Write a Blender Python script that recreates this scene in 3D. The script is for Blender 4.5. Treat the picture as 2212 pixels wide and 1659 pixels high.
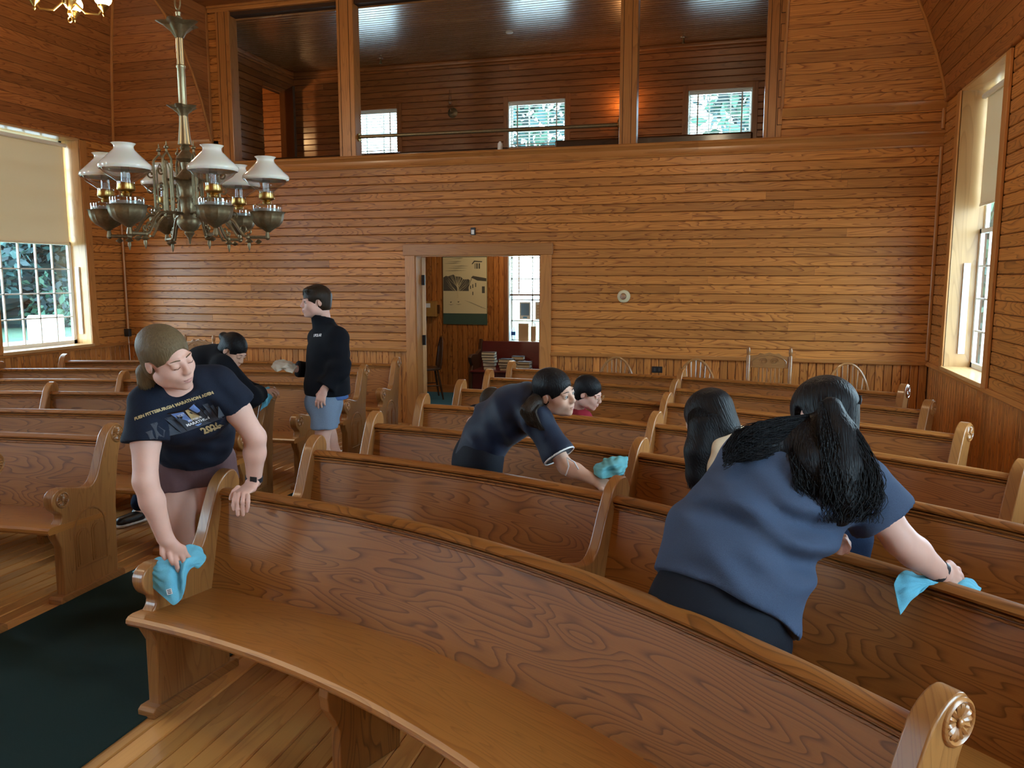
import bpy, bmesh, math, random
import numpy as np
from mathutils import Vector, Matrix
from mathutils.bvhtree import BVHTree

random.seed(7)
rng = np.random.default_rng(11)
PI = math.pi
for o in list(bpy.data.objects):
    bpy.data.objects.remove(o)
SC = bpy.context.scene
COL = SC.collection

# ------------------------------------------------------------------ camera
cd = bpy.data.cameras.new('camera')
cd.sensor_fit = 'HORIZONTAL'
cd.sensor_width = 36.0
cd.lens = 36.0 * 1735.0 / 2212.0
cd.clip_start = 0.05
cam = bpy.data.objects.new('camera', cd)
COL.objects.link(cam)
cam.location = (0, 0, 1.75)
cam.rotation_euler = (math.radians(90 - 7.55), 0, math.radians(15.6))
SC.camera = cam

# ------------------------------------------------------------------ world: bright hazy sky
wd = bpy.data.worlds.new('World')
SC.world = wd
wd.use_nodes = True
wn = wd.node_tree.nodes
wl = wd.node_tree.links
bg = wn['Background']
bg.inputs['Color'].default_value = (0.68, 0.86, 1.0, 1)
bg.inputs['Strength'].default_value = 20.0

# ------------------------------------------------------------------ exposure
SC.view_settings.view_transform = 'Standard'
SC.view_settings.look = 'None'
SC.view_settings.exposure = 0.0
SC.view_settings.gamma = 1.0
SC.view_settings.use_curve_mapping = False
try:
    SC.cycles.use_denoising = True
    SC.cycles.max_bounces = 10
    SC.cycles.diffuse_bounces = 5
    SC.cycles.glossy_bounces = 4
    SC.cycles.transparent_max_bounces = 16
    SC.cycles.sample_clamp_indirect = 6.0
    SC.cycles.caustics_reflective = False
    SC.cycles.caustics_refractive = False
except Exception:
    pass

# ------------------------------------------------------------------ materials
MATS = {}
def newmat(name):
    m = bpy.data.materials.new(name)
    m.use_nodes = True
    MATS[name] = m
    return m, m.node_tree.nodes, m.node_tree.links, m.node_tree.nodes['Principled BSDF']

def plain(name, col, rough=0.6, metal=0.0, spec=0.5, noise=0.0, nscale=40.0, bump=0.0, coat=0.0, sheen=0.0):
    m, n, l, b = newmat(name)
    b.inputs['Base Color'].default_value = (*col, 1)
    b.inputs['Roughness'].default_value = rough
    b.inputs['Metallic'].default_value = metal
    b.inputs['Specular IOR Level'].default_value = spec
    b.inputs['Coat Weight'].default_value = coat
    b.inputs['Sheen Weight'].default_value = sheen
    if noise or bump:
        tc = n.new('ShaderNodeTexCoord')
        nt = n.new('ShaderNodeTexNoise')
        nt.inputs['Scale'].default_value = nscale
        nt.inputs['Detail'].default_value = 4
        l.new(tc.outputs['Object'], nt.inputs['Vector'])
        if noise:
            mx = n.new('ShaderNodeMix'); mx.data_type = 'RGBA'
            mx.inputs['A'].default_value = (*[c * (1 - noise) for c in col], 1)
            mx.inputs['B'].default_value = (*[min(1, c * (1 + noise)) for c in col], 1)
            l.new(nt.outputs['Fac'], mx.inputs['Factor'])
            l.new(mx.outputs['Result'], b.inputs['Base Color'])
        if bump:
            bp = n.new('ShaderNodeBump')
            bp.inputs['Strength'].default_value = bump
            bp.inputs['Distance'].default_value = 0.004
            l.new(nt.outputs['Fac'], bp.inputs['Height'])
            l.new(bp.outputs['Normal'], b.inputs['Normal'])
    return m

def wood(name, light, dark, rough=0.35, su=0.9, sv=9.0, rings=9.0, line=0.55, vary=0.18, coat=0.25, coatr=0.12, spec=0.4):
    """long-grain timber: contour lines of a stretched noise field, driven by the mesh UV (metres, u along the grain)"""
    m, n, l, b = newmat(name)
    uv = n.new('ShaderNodeUVMap')
    oi = n.new('ShaderNodeObjectInfo')
    off = n.new('ShaderNodeVectorMath'); off.operation = 'SCALE'
    off.inputs[0].default_value = (37.3, 91.7, 13.1)
    l.new(oi.outputs['Random'], off.inputs['Scale'])
    ad = n.new('ShaderNodeVectorMath'); ad.operation = 'ADD'
    l.new(uv.outputs['UV'], ad.inputs[0]); l.new(off.outputs['Vector'], ad.inputs[1])
    mp = n.new('ShaderNodeMapping')
    mp.inputs['Scale'].default_value = (su, sv, 1)
    l.new(ad.outputs['Vector'], mp.inputs['Vector'])
    nt = n.new('ShaderNodeTexNoise'); nt.noise_dimensions = '2D'
    nt.inputs['Scale'].default_value = 1.0
    nt.inputs['Detail'].default_value = 1.3
    nt.inputs['Roughness'].default_value = 0.42
    nt.inputs['Distortion'].default_value = 0.25
    l.new(mp.outputs['Vector'], nt.inputs['Vector'])
    ml = n.new('ShaderNodeMath'); ml.operation = 'MULTIPLY'; ml.inputs[1].default_value = rings
    l.new(nt.outputs['Fac'], ml.inputs[0])
    fr = n.new('ShaderNodeMath'); fr.operation = 'FRACT'
    l.new(ml.outputs[0], fr.inputs[0])
    rp = n.new('ShaderNodeValToRGB')
    e = rp.color_ramp.elements
    e[0].position = 0.0; e[0].color = (0, 0, 0, 1)
    e[1].position = 1.0; e[1].color = (1, 1, 1, 1)
    a = e.new(0.55); a.color = (0.10, 0.10, 0.10, 1)
    a = e.new(0.80); a.color = (0.55, 0.55, 0.55, 1)
    a = e.new(0.93); a.color = (1, 1, 1, 1)
    e[-1].color = (0.05, 0.05, 0.05, 1)
    l.new(fr.outputs[0], rp.inputs['Fac'])
    # fine fibre
    mp2 = n.new('ShaderNodeMapping'); mp2.inputs['Scale'].default_value = (5, 190, 1)
    l.new(ad.outputs['Vector'], mp2.inputs['Vector'])
    n2 = n.new('ShaderNodeTexNoise'); n2.noise_dimensions = '2D'
    n2.inputs['Scale'].default_value = 1.0; n2.inputs['Detail'].default_value = 3
    l.new(mp2.outputs['Vector'], n2.inputs['Vector'])
    # broad tone
    mp3 = n.new('ShaderNodeMapping'); mp3.inputs['Scale'].default_value = (0.7, 2.2, 1)
    l.new(ad.outputs['Vector'], mp3.inputs['Vector'])
    n3 = n.new('ShaderNodeTexNoise'); n3.noise_dimensions = '2D'
    n3.inputs['Scale'].default_value = 1.0; n3.inputs['Detail'].default_value = 2
    l.new(mp3.outputs['Vector'], n3.inputs['Vector'])
    m1 = n.new('ShaderNodeMath'); m1.operation = 'MULTIPLY'; m1.inputs[1].default_value = line
    l.new(rp.outputs['Color'], m1.inputs[0])
    m2 = n.new('ShaderNodeMath'); m2.operation = 'MULTIPLY_ADD'
    m2.inputs[1].default_value = 0.30; l.new(n2.outputs['Fac'], m2.inputs[0]); l.new(m1.outputs[0], m2.inputs[2])
    m3 = n.new('ShaderNodeMath'); m3.operation = 'ADD'; m3.inputs[1].default_value = -0.12; m3.use_clamp = True
    l.new(m2.outputs[0], m3.inputs[0])
    mx = n.new('ShaderNodeMix'); mx.data_type = 'RGBA'
    mx.inputs['A'].default_value = (*light, 1); mx.inputs['B'].default_value = (*dark, 1)
    l.new(m3.outputs[0], mx.inputs['Factor'])
    hs = n.new('ShaderNodeHueSaturation')
    l.new(mx.outputs['Result'], hs.inputs['Color'])
    va = n.new('ShaderNodeMapRange')
    va.inputs['To Min'].default_value = 1 - vary; va.inputs['To Max'].default_value = 1 + vary
    l.new(oi.outputs['Random'], va.inputs['Value'])
    vb = n.new('ShaderNodeMapRange')
    vb.inputs['To Min'].default_value = 0.82; vb.inputs['To Max'].default_value = 1.18
    l.new(n3.outputs['Fac'], vb.inputs['Value'])
    vm = n.new('ShaderNodeMath'); vm.operation = 'MULTIPLY'
    l.new(va.outputs[0], vm.inputs[0]); l.new(vb.outputs[0], vm.inputs[1])
    l.new(vm.outputs[0], hs.inputs['Value'])
    l.new(hs.outputs['Color'], b.inputs['Base Color'])
    b.inputs['Roughness'].default_value = rough
    b.inputs['Specular IOR Level'].default_value = spec
    b.inputs['Coat Weight'].default_value = coat
    b.inputs['Coat Roughness'].default_value = coatr
    bp = n.new('ShaderNodeBump'); bp.inputs['Strength'].default_value = 0.10; bp.inputs['Distance'].default_value = 0.002
    l.new(m3.outputs[0], bp.inputs['Height'])
    l.new(bp.outputs['Normal'], b.inputs['Normal'])
    return m

wood('wall_pine', (0.52, 0.205, 0.047), (0.180, 0.050, 0.010), rough=0.45, su=1.0, sv=10, rings=13, line=0.85, coat=0.22, coatr=0.25, spec=0.3)
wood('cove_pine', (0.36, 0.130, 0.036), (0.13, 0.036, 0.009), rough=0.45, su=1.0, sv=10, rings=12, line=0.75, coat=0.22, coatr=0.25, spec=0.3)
wood('trim_pine', (0.46, 0.190, 0.050), (0.21, 0.068, 0.016), rough=0.38, su=0.8, sv=8, rings=7, line=0.4, coat=0.3, coatr=0.2)
wood('jamb_pine', (0.58, 0.330, 0.135), (0.33, 0.150, 0.050), rough=0.40, su=0.8, sv=7, rings=6, line=0.4, coat=0.3, coatr=0.2)
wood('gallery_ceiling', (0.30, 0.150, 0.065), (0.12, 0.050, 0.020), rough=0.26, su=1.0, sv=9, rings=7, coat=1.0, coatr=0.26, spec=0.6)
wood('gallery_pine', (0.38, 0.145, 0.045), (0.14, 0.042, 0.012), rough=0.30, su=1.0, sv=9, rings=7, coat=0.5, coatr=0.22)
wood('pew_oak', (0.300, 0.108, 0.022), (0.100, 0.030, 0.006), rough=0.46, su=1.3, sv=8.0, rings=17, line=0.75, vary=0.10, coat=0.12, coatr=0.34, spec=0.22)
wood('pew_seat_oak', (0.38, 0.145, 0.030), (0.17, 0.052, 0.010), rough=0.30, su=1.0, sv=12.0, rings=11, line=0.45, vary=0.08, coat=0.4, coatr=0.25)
wood('pew_end_oak', (0.330, 0.138, 0.038), (0.160, 0.056, 0.014), rough=0.34, su=1.2, sv=11, rings=10, line=0.5, vary=0.10, coat=0.45, coatr=0.16)
wood('floor_maple', (0.56, 0.270, 0.075), (0.34, 0.130, 0.030), rough=0.34, su=0.8, sv=8, rings=6, line=0.45, vary=0.22, coat=0.35, coatr=0.2)
wood('chair_oak', (0.30, 0.140, 0.048), (0.13, 0.050, 0.016), rough=0.32, su=2, sv=16, rings=7, line=0.4, coat=0.4)
wood('dark_oak', (0.085, 0.036, 0.014), (0.03, 0.012, 0.005), rough=0.35, coat=0.3)
wood('bench_red', (0.115, 0.012, 0.014), (0.05, 0.006, 0.008), rough=0.38, line=0.3, coat=0.3)
plain('groove_dark', (0.045, 0.017, 0.007), 0.8)
plain('gap_brown', (0.10, 0.040, 0.014), 0.7)
plain('cream_shade', (0.80, 0.70, 0.50), 0.9)
plain('white_paint', (0.78, 0.78, 0.74), 0.5)
plain('carpet_green', (0.017, 0.033, 0.030), 0.95, noise=0.5, nscale=700, bump=0.8, spec=0.1)
plain('carpet_blue', (0.06, 0.19, 0.30), 0.95, noise=0.3, nscale=500, spec=0.1)
plain('black_plastic', (0.012, 0.012, 0.013), 0.4)
plain('brass', (0.50, 0.33, 0.11), 0.28, metal=1.0)
plain('old_bronze', (0.215, 0.165, 0.090), 0.42, metal=0.7, noise=0.4, nscale=60)
plain('pale_brass', (0.42, 0.36, 0.22), 0.35, metal=0.8)
plain('nickel', (0.6, 0.6, 0.6), 0.25, metal=1.0)

def glassy(name, tint=(1, 1, 1), refl=0.08, rough=0.02):
    m = bpy.data.materials.new(name); m.use_nodes = True
    n = m.node_tree.nodes; l = m.node_tree.links
    n.remove(n['Principled BSDF'])
    t = n.new('ShaderNodeBsdfTransparent'); t.inputs['Color'].default_value = (*tint, 1)
    g = n.new('ShaderNodeBsdfGlossy'); g.inputs['Roughness'].default_value = rough
    lw = n.new('ShaderNodeLayerWeight'); lw.inputs['Blend'].default_value = 0.35
    mr = n.new('ShaderNodeMapRange'); mr.inputs['To Min'].default_value = refl; mr.inputs['To Max'].default_value = min(1, refl + 0.55)
    l.new(lw.outputs['Facing'], mr.inputs['Value'])
    mx = n.new('ShaderNodeMixShader')
    l.new(mr.outputs[0], mx.inputs['Fac']); l.new(t.outputs[0], mx.inputs[1]); l.new(g.outputs[0], mx.inputs[2])
    l.new(mx.outputs[0], n['Material Output'].inputs['Surface'])
    MATS[name] = m
    return m
glassy('window_glass', (0.84, 0.97, 1.0), 0.04)
glassy('lamp_glass', (0.93, 0.95, 0.95), 0.10)

def translucent(name, col, trans=0.5):
    m = bpy.data.materials.new(name); m.use_nodes = True
    n = m.node_tree.nodes; l = m.node_tree.links
    n.remove(n['Principled BSDF'])
    d = n.new('ShaderNodeBsdfDiffuse'); d.inputs['Color'].default_value = (*col, 1)
    t = n.new('ShaderNodeBsdfTranslucent'); t.inputs['Color'].default_value = (*col, 1)
    mx = n.new('ShaderNodeMixShader'); mx.inputs['Fac'].default_value = trans
    l.new(d.outputs[0], mx.inputs[1]); l.new(t.outputs[0], mx.inputs[2])
    l.new(mx.outputs[0], n['Material Output'].inputs['Surface'])
    MATS[name] = m
    return m
translucent('roller_cloth', (0.72, 0.55, 0.33), 0.03)
translucent('blind_slat', (0.75, 0.72, 0.66), 0.15)

def emit(name, col, st):
    m = bpy.data.materials.new(name); m.use_nodes = True
    n = m.node_tree.nodes; l = m.node_tree.links
    n.remove(n['Principled BSDF'])
    e = n.new('ShaderNodeEmission'); e.inputs['Color'].default_value = (*col, 1); e.inputs['Strength'].default_value = st
    l.new(e.outputs[0], n['Material Output'].inputs['Surface'])
    MATS[name] = m
    return m
emit('lit_globe', (1.0, 0.72, 0.33), 9.0)
# opal lamp shade
_m, _n, _l, _b = newmat('opal_glass')
_b.inputs['Base Color'].default_value = (0.86, 0.84, 0.76, 1); _b.inputs['Roughness'].default_value = 0.12
_b.inputs['Subsurface Weight'].default_value = 0.15; _b.inputs['Coat Weight'].default_value = 0.6

# ------------------------------------------------------------------ mesh helpers
def M(x):
    return MATS[x] if isinstance(x, str) else x

class MB:
    """collects faces; every face corner carries a UV in metres with u along the grain"""
    def __init__(s, g=0, uvo=None):
        s.v = []; s.f = []; s.uv = []; s.g = g
        s.mi = []
        s.cur = 0
    def add(s, verts, faces, g=None, uvf=None, mat=None):
        b = len(s.v); g = s.g if g is None else g
        verts = [tuple(p) for p in verts]
        s.v += verts
        if mat is not None: s.cur = mat
        for f in faces:
            s.f.append([b + i for i in f]); s.mi.append(s.cur)
            for i in f:
                if uvf is not None: s.uv.append(uvf(i, verts[i]))
                else:
                    p = verts[i]
                    o = [k for k in range(3) if k != g]
                    s.uv.append((p[g], p[o[0]] + p[o[1]]))
        return s
    def box(s, c, d, R=None, g=None, mat=None):
        hx, hy, hz = d[0] / 2, d[1] / 2, d[2] / 2
        P = [(-hx, -hy, -hz), (hx, -hy, -hz), (hx, hy, -hz), (-hx, hy, -hz), (-hx, -hy, hz), (hx, -hy, hz), (hx, hy, hz), (-hx, hy, hz)]
        g = s.g if g is None else g
        o = [k for k in range(3) if k != g]
        uvs = [(p[g], p[o[0]] + p[o[1]]) for p in P]
        V = []
        for p in P:
            q = Vector(p)
            if R is not None: q = R @ q
            V.append((q.x + c[0], q.y + c[1], q.z + c[2]))
        return s.add(V, [(0, 3, 2, 1), (4, 5, 6, 7), (0, 1, 5, 4), (1, 2, 6, 5), (2, 3, 7, 6), (3, 0, 4, 7)], uvf=lambda i, p: uvs[i], mat=mat)
    def bx(s, x0, x1, y0, y1, z0, z1, g=None, mat=None):
        return s.box(((x0 + x1) / 2, (y0 + y1) / 2, (z0 + z1) / 2), (abs(x1 - x0), abs(y1 - y0), abs(z1 - z0)), g=g, mat=mat)
    def prism(s, poly, d0, d1, fr, g=None, mat=None):
        """poly: 2D points (ccw), extruded from d0 to d1; fr(a, b, d) -> 3D"""
        n = len(poly)
        V = [fr(a, b, d0) for a, b in poly] + [fr(a, b, d1) for a, b in poly]
        uvl = [(b, a) for a, b in poly] + [(b, a + .01) for a, b in poly] if g == 'b' else None
        F = [list(range(n))[::-1], [n + i for i in range(n)]]
        F += [(i, (i + 1) % n, n + (i + 1) % n, n + i) for i in range(n)]
        if g == 'b':
            uvl = [(b, a) for a, b in poly] + [(b, a + (d1 - d0)) for a, b in poly]
            return s.add(V, F, uvf=lambda i, p: uvl[i], mat=mat)
        return s.add(V, F, g=g, mat=mat)
    def lathe(s, prof, c=(0, 0, 0), n=24, axis=2, cap=True, mat=None, flute=None):
        """prof: list (r, h)"""
        V = []; m = len(prof)
        for k in range(n):
            a = 2 * PI * k / n
            for j, (r, h) in enumerate(prof):
                rr = r
                if flute: rr = r * flute(a, j / (m - 1))
                x, y = rr * math.cos(a), rr * math.sin(a)
                p = (x, y, h) if axis == 2 else ((h, x, y) if axis == 0 else (y, h, x))
                V.append((p[0] + c[0], p[1] + c[1], p[2] + c[2]))
        F = []
        for k in range(n):
            k2 = (k + 1) % n
            for j in range(m - 1):
                F.append((k * m + j, k2 * m + j, k2 * m + j + 1, k * m + j + 1))
        if cap:
            if prof[0][0] > 1e-6: F.append([k * m for k in range(n)][::-1])
            if prof[-1][0] > 1e-6: F.append([k * m + m - 1 for k in range(n)])
        return s.add(V, F, mat=mat)
    def tube(s, path, r, n=8, cap=True, mat=None, sq=None):
        """path: list of 3D points; r: radius or list"""
        P = [Vector(p) for p in path]; m = len(P)
        R = r if isinstance(r, (list, tuple)) else [r] * m
        T = []
        for i in range(m):
            t = (P[min(i + 1, m - 1)] - P[max(i - 1, 0)])
            T.append(t.normalized() if t.length > 1e-9 else Vector((0, 0, 1)))
        ref = Vector((0, 0, 1)) if abs(T[0].z) < 0.9 else Vector((1, 0, 0))
        u = T[0].cross(ref).normalized(); V = []
        L = 0; Ls = []
        for i in range(m):
            if i: L += (P[i] - P[i - 1]).length
            Ls.append(L)
            u = (u - T[i] * u.dot(T[i]))
            u = u.normalized() if u.length > 1e-6 else T[i].orthogonal().normalized()
            w = T[i].cross(u)
            for k in range(n):
                a = 2 * PI * k / n + (PI / 4 if n == 4 else 0)
                q = P[i] + (u * math.cos(a) + w * math.sin(a) * (sq or 1)) * R[i]
                V.append(tuple(q))
        F = []
        for i in range(m - 1):
            for k in range(n):
                k2 = (k + 1) % n
                F.append((i * n + k, i * n + k2, (i + 1) * n + k2, (i + 1) * n + k))
        if cap:
            F.append(list(range(n))[::-1]); F.append([(m - 1) * n + k for k in range(n)])
        uvl = [(Ls[i // n], 0.02 * (i % n)) for i in range(m * n)]
        return s.add(V, F, uvf=lambda i, p: uvl[i], mat=mat)
    def ball(s, c, r, n=12, sc=(1, 1, 1), mat=None):
        prof = [(max(1e-5, r * math.sin(PI * j / (n // 2 + 2))), -r * math.cos(PI * j / (n // 2 + 2))) for j in range(n // 2 + 3)]
        b = len(s.v)
        s.lathe(prof, (0, 0, 0), n, mat=mat, cap=False)
        for i in range(b, len(s.v)):
            p = s.v[i]; s.v[i] = (p[0] * sc[0] + c[0], p[1] * sc[1] + c[1], p[2] * sc[2] + c[2])
        return s
    def surf(s, f, nu, nv, closed_u=False, mat=None, uvs=(1, 1)):
        V = [f(i / (nu if closed_u else nu - 1), j / (nv - 1)) for i in range(nu) for j in range(nv)]
        F = []
        for i in range(nu if closed_u else nu - 1):
            for j in range(nv - 1):
                i2 = (i + 1) % nu
                F.append((i * nv + j, i2 * nv + j, i2 * nv + j + 1, i * nv + j + 1))
        return s.add(V, F, uvf=lambda i, p: ((i // nv) / nu * uvs[0], (i % nv) / nv * uvs[1]), mat=mat)
    def mesh(s, name):
        me = bpy.data.meshes.new(name)
        me.from_pydata(s.v, [], s.f)
        ul = me.uv_layers.new(name='UVMap')
        ul.data.foreach_set('uv', [c for t in s.uv for c in t])
        return me
    def build(s, name, mat, parent=None, smooth=False, bevel=0, loc=None, rot=None, seg=2, angle=40, mats=None):
        me = s.mesh(name)
        for m in (mats or [mat]): me.materials.append(M(m))
        if mats: me.polygons.foreach_set('material_index', s.mi)
        if smooth:
            me.polygons.foreach_set('use_smooth', [True] * len(me.polygons))
            if smooth != 'all':
                me.set_sharp_from_angle(angle=math.radians(angle))
        o = link(name, me, parent)
        if loc: o.location = loc
        if rot: o.rotation_euler = rot
        if bevel:
            b = o.modifiers.new('bevel', 'BEVEL'); b.width = bevel; b.segments = seg; b.limit_method = 'ANGLE'; b.angle_limit = math.radians(35)
        return o

def link(name, me, parent=None):
    o = bpy.data.objects.new(name, me)
    COL.objects.link(o)
    if parent is not None: o.parent = parent
    return o
def tag(o, label=None, cat=None, group=None, kind=None):
    if label: o['label'] = label
    if cat: o['category'] = cat
    if group: o['group'] = group
    if kind: o['kind'] = kind
    return o
def thing(name, label, cat, loc=(0, 0, 0), rz=0, group=None, kind=None):
    o = link(name, None); o.empty_display_size = 0.1
    o.location = loc; o.rotation_euler = (0, 0, rz)
    return tag(o, label, cat, group, kind)
def struct(name, label=None, cat=None):
    o = link(name, None); o.empty_display_size = 0.1
    return tag(o, label, cat, None, 'structure')
def copy_tree(o, parent=None):
    c = o.copy(); COL.objects.link(c)
    if parent is not None: c.parent = parent
    for ch in list(o.children):
        copy_tree(ch, c)
    return c
def arc(c, r, a0, a1, n):
    return [(c[0] + r * math.cos(a0 + (a1 - a0) * i / n), c[1] + r * math.sin(a0 + (a1 - a0) * i / n)) for i in range(n + 1)]

# ------------------------------------------------------------------ room shell
XL, XR, YB, YF = -7.78, 1.88, 8.90, -3.6       # side walls, rear wall (in view), wall behind the camera
ZC = 5.0                                        # flat ceiling
SIDE_WINS = [(6.98, 8.26), (3.75, 5.03), (0.52, 1.80), (-2.71, -1.43)]
WZ0, WZ1 = 0.93, 3.40                           # window opening
CAP = 0.885                                     # wainscot cap

def plank(parent, O, U, V, N, u0, u1, v0, v1, t, mat, c=0.0065, name='plank', e0=0.0, e1=0.0):
    """one board: U along the grain, V across, N out of the wall; e0/e1 skew the ends (mitres)"""
    w = v1 - v0; L = u1 - u0
    c = min(c, w * 0.3)
    sec = [(0, 0), (0, t - c), (c, t), (w - c, t), (w, t - c), (w, 0)]
    O, U, V, N = Vector(O), Vector(U), Vector(V), Vector(N)
    ctr = O + U * (u0 + L / 2) + V * (v0 + w / 2)
    pts = []; uvl = []
    for k, uu in ((0, -L / 2), (1, L / 2)):
        for a, b in sec:
            sk = (e0 if k == 0 else e1) * (a / w)
            pts.append(tuple(U * (uu + sk) + V * (a - w / 2) + N * b)); uvl.append((uu, a + b))
    n = 6
    F = [list(range(n))[::-1], [n + i for i in range(n)]] + [(i, (i + 1) % n, n + (i + 1) % n, n + i) for i in range(n)]
    if U.cross(V).dot(N) < 0: F = [list(f)[::-1] for f in F]
    mb = MB(); mb.add(pts, F, uvf=lambda i, p: uvl[i])
    return mb.build(name, mat, parent, loc=ctr)

def plank_field(parent, O, U, V, N, ulen, v0, v1, pitch, t, mat, holes=(), butts=(1.6, 4.2), gap=0.0045, name='plank', u0=0.0):
    """lay boards along U from v0 to v1, cut around holes (ua, ub, va, vb)"""
    nrow = max(1, round((v1 - v0) / pitch)); p = (v1 - v0) / nrow
    for r in range(nrow):
        a, b = v0 + r * p, v0 + (r + 1) * p - gap
        segs = [(u0, u0 + ulen, a, b)]
        for (ua, ub, va, vb) in holes:
            out = []
            for (s0, s1, sa, sb) in segs:
                if ub <= s0 or ua >= s1 or vb <= sa or va >= sb: out.append((s0, s1, sa, sb)); continue
                if ua > s0: out.append((s0, ua, sa, sb))
                if ub < s1: out.append((ub, s1, sa, sb))
                m0, m1 = max(s0, ua), min(s1, ub)
                if va - sa > 0.015: out.append((m0, m1, sa, va))
                if sb - vb > 0.015: out.append((m0, m1, vb, sb))
            segs = out
        for (s0, s1, sa, sb) in segs:
            u = s0
            first = True
            while s1 - u > 1e-3:
                if butts:
                    L = random.uniform(*butts) * (random.uniform(0.25, 1) if first else 1)
                    e = u + L
                    if s1 - e < 0.5: e = s1
                else: e = s1
                first = False
                plank(parent, O, U, V, N, u, e - 0.0012, sa, sb, t, mat, name=name)
                u = e

X_, Y_, Z_ = (1, 0, 0), (0, 1, 0), (0, 0, 1)
# ---- floor
floor = struct('floor', 'narrow varnished maple floorboards running toward the back wall', 'floor')
MB(1).bx(XL - .3, XR + .3, YF - .2, 9.05, -0.12, -0.02).build('subfloor', 'gap_brown', floor)
plank_field(floor, (XL, 0, -0.02), Y_, X_, Z_, 9.0 - YF, 0, XR - XL, 0.0985, 0.02, 'floor_maple', butts=(3.2, 6.5), gap=0.0016, name='floorboard', u0=YF)

# ---- back wall (door opening, gallery opening)
DX0, DX1, DZ = -3.665, -2.15, 2.005
GX0, GX1, GZ0, GZ1 = -6.22, 0.37, 3.165, 4.93
wb = struct('wall_back', 'pine board wall with varnished horizontal planks above a vertical board wainscot', 'wall')
mb = MB()
for (a, b, z0, z1) in [(XL - .3, DX0, 0, 3.0), (DX1, XR + .3, 0, 3.0), (DX0, DX1, DZ, 3.0), (XL - .3, GX0, 3.0, ZC + .1), (GX1, XR + .3, 3.0, ZC + .1), (GX0, GX1, 3.0, GZ0 - .01), (GX0, GX1, GZ1 + .02, ZC + .1)]:
    mb.bx(a, b, YB + 0.018, YB + 0.15, z0, z1)
mb.build('wall_core', 'groove_dark', wb)
PITCH = 0.0955
plank_field(wb, (0, YB + .02, 0), X_, Z_, (0, -1, 0), XR - XL, CAP + .015, 3.03, PITCH, 0.02, 'wall_pine', holes=[(DX0 - .12, DX1 + .12, 0, DZ + .125)], u0=XL)
plank_field(wb, (0, YB + .02, 0), X_, Z_, (0, -1, 0), XR - GX1, GZ0, 3.44, PITCH, 0.02, 'wall_pine', u0=GX1, butts=None)
plank_field(wb, (0, YB + .02, 0), X_, Z_, (0, -1, 0), -6.26 - XL, 3.03, 3.44, PITCH, 0.02, 'wall_pine', u0=XL, butts=None)
plank_field(wb, (0, YB + .02, 0), X_, Z_, (0, -1, 0), .12, 3.17, 4.93, PITCH, 0.02, 'wall_pine', u0=-6.33, butts=None)
# wainscot: vertical boards
plank_field(wb, (0, YB + .02, 0), Z_, X_, (0, -1, 0), CAP - .01, XL, DX0 - .12, 0.082, 0.02, 'wall_pine', butts=None, name='wainscot_board')
plank_field(wb, (0, YB + .02, 0), Z_, X_, (0, -1, 0), CAP - .01, DX1 + .12, XR, 0.082, 0.02, 'wall_pine', butts=None, name='wainscot_board')
capsec = [(0, -.018), (.030, -.018), (.036, -.008), (.030, .004), (.016, .012), (.012, .022), (0, .022)]
for a, b in ((XL, DX0 - .12), (DX1 + .12, XR)):
    MB(0).prism([(p[0], p[1]) for p in capsec], a, b, lambda q, z, d: (d, YB - q, CAP + z), g=0).build('wainscot_cap', 'trim_pine', wb, smooth=True)
# gallery ledge cornice
led = [(0, -.145), (.020, -.145), (.026, -.130), (.018, -.118), (.018, -.060), (.030, -.050), (.038, -.036), (.060, -.026), (.066, -.010), (.060, 0), (-.16, 0), (-.16, -.03), (0, -.03)]
MB(0).prism(led, -6.26, XR, lambda q, z, d: (d, YB - q, GZ0 + z), g=0).build('ledge_cornice', 'trim_pine', wb, smooth=True)
# door casing
dc = struct('door_1', 'open doorway with plain pine casing in the back wall', 'door')
MB(2).bx(DX0 - .125, DX0, YB - .024, YB + .02, 0, DZ).build('casing', 'trim_pine', dc, bevel=.004)
MB(2).bx(DX1, DX1 + .125, YB - .024, YB + .02, 0, DZ).build('casing', 'trim_pine', dc, bevel=.004)
MB(0).bx(DX0 - .145, DX1 + .145, YB - .030, YB + .02, DZ, DZ + .13).build('head_casing', 'trim_pine', dc, bevel=.005)
MB(2).bx(DX0 - .01, DX0 + .012, YB - .01, YB + .17, 0, DZ).build('jamb', 'trim_pine', dc)
MB(2).bx(DX1 - .012, DX1 + .01, YB - .01, YB + .17, 0, DZ).build('jamb', 'trim_pine', dc)
MB(0).bx(DX0, DX1, YB - .01, YB + .17, DZ - .012, DZ + .01).build('jamb', 'trim_pine', dc)
leaf = MB(2)
dq = Vector((-.44, .90, 0)).normalized()
leaf.box((DX0 + .03 + dq.x * .44, YB + .18 + dq.y * .44, DZ / 2), (.044, .88, DZ - .03), R=Matrix(((dq.y, dq.x, 0), (-dq.x, dq.y, 0), (0, 0, 1))), g=2)
lf = leaf.build('door_leaf', 'jamb_pine', dc, bevel=.003)
for z in (.25, 1.0, 1.72):
    MB(2).bx(DX0 + .012, DX0 + .050, YB + .150, YB + .178, z - .06, z + .06).build('hinge', 'black_plastic', lf)
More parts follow.
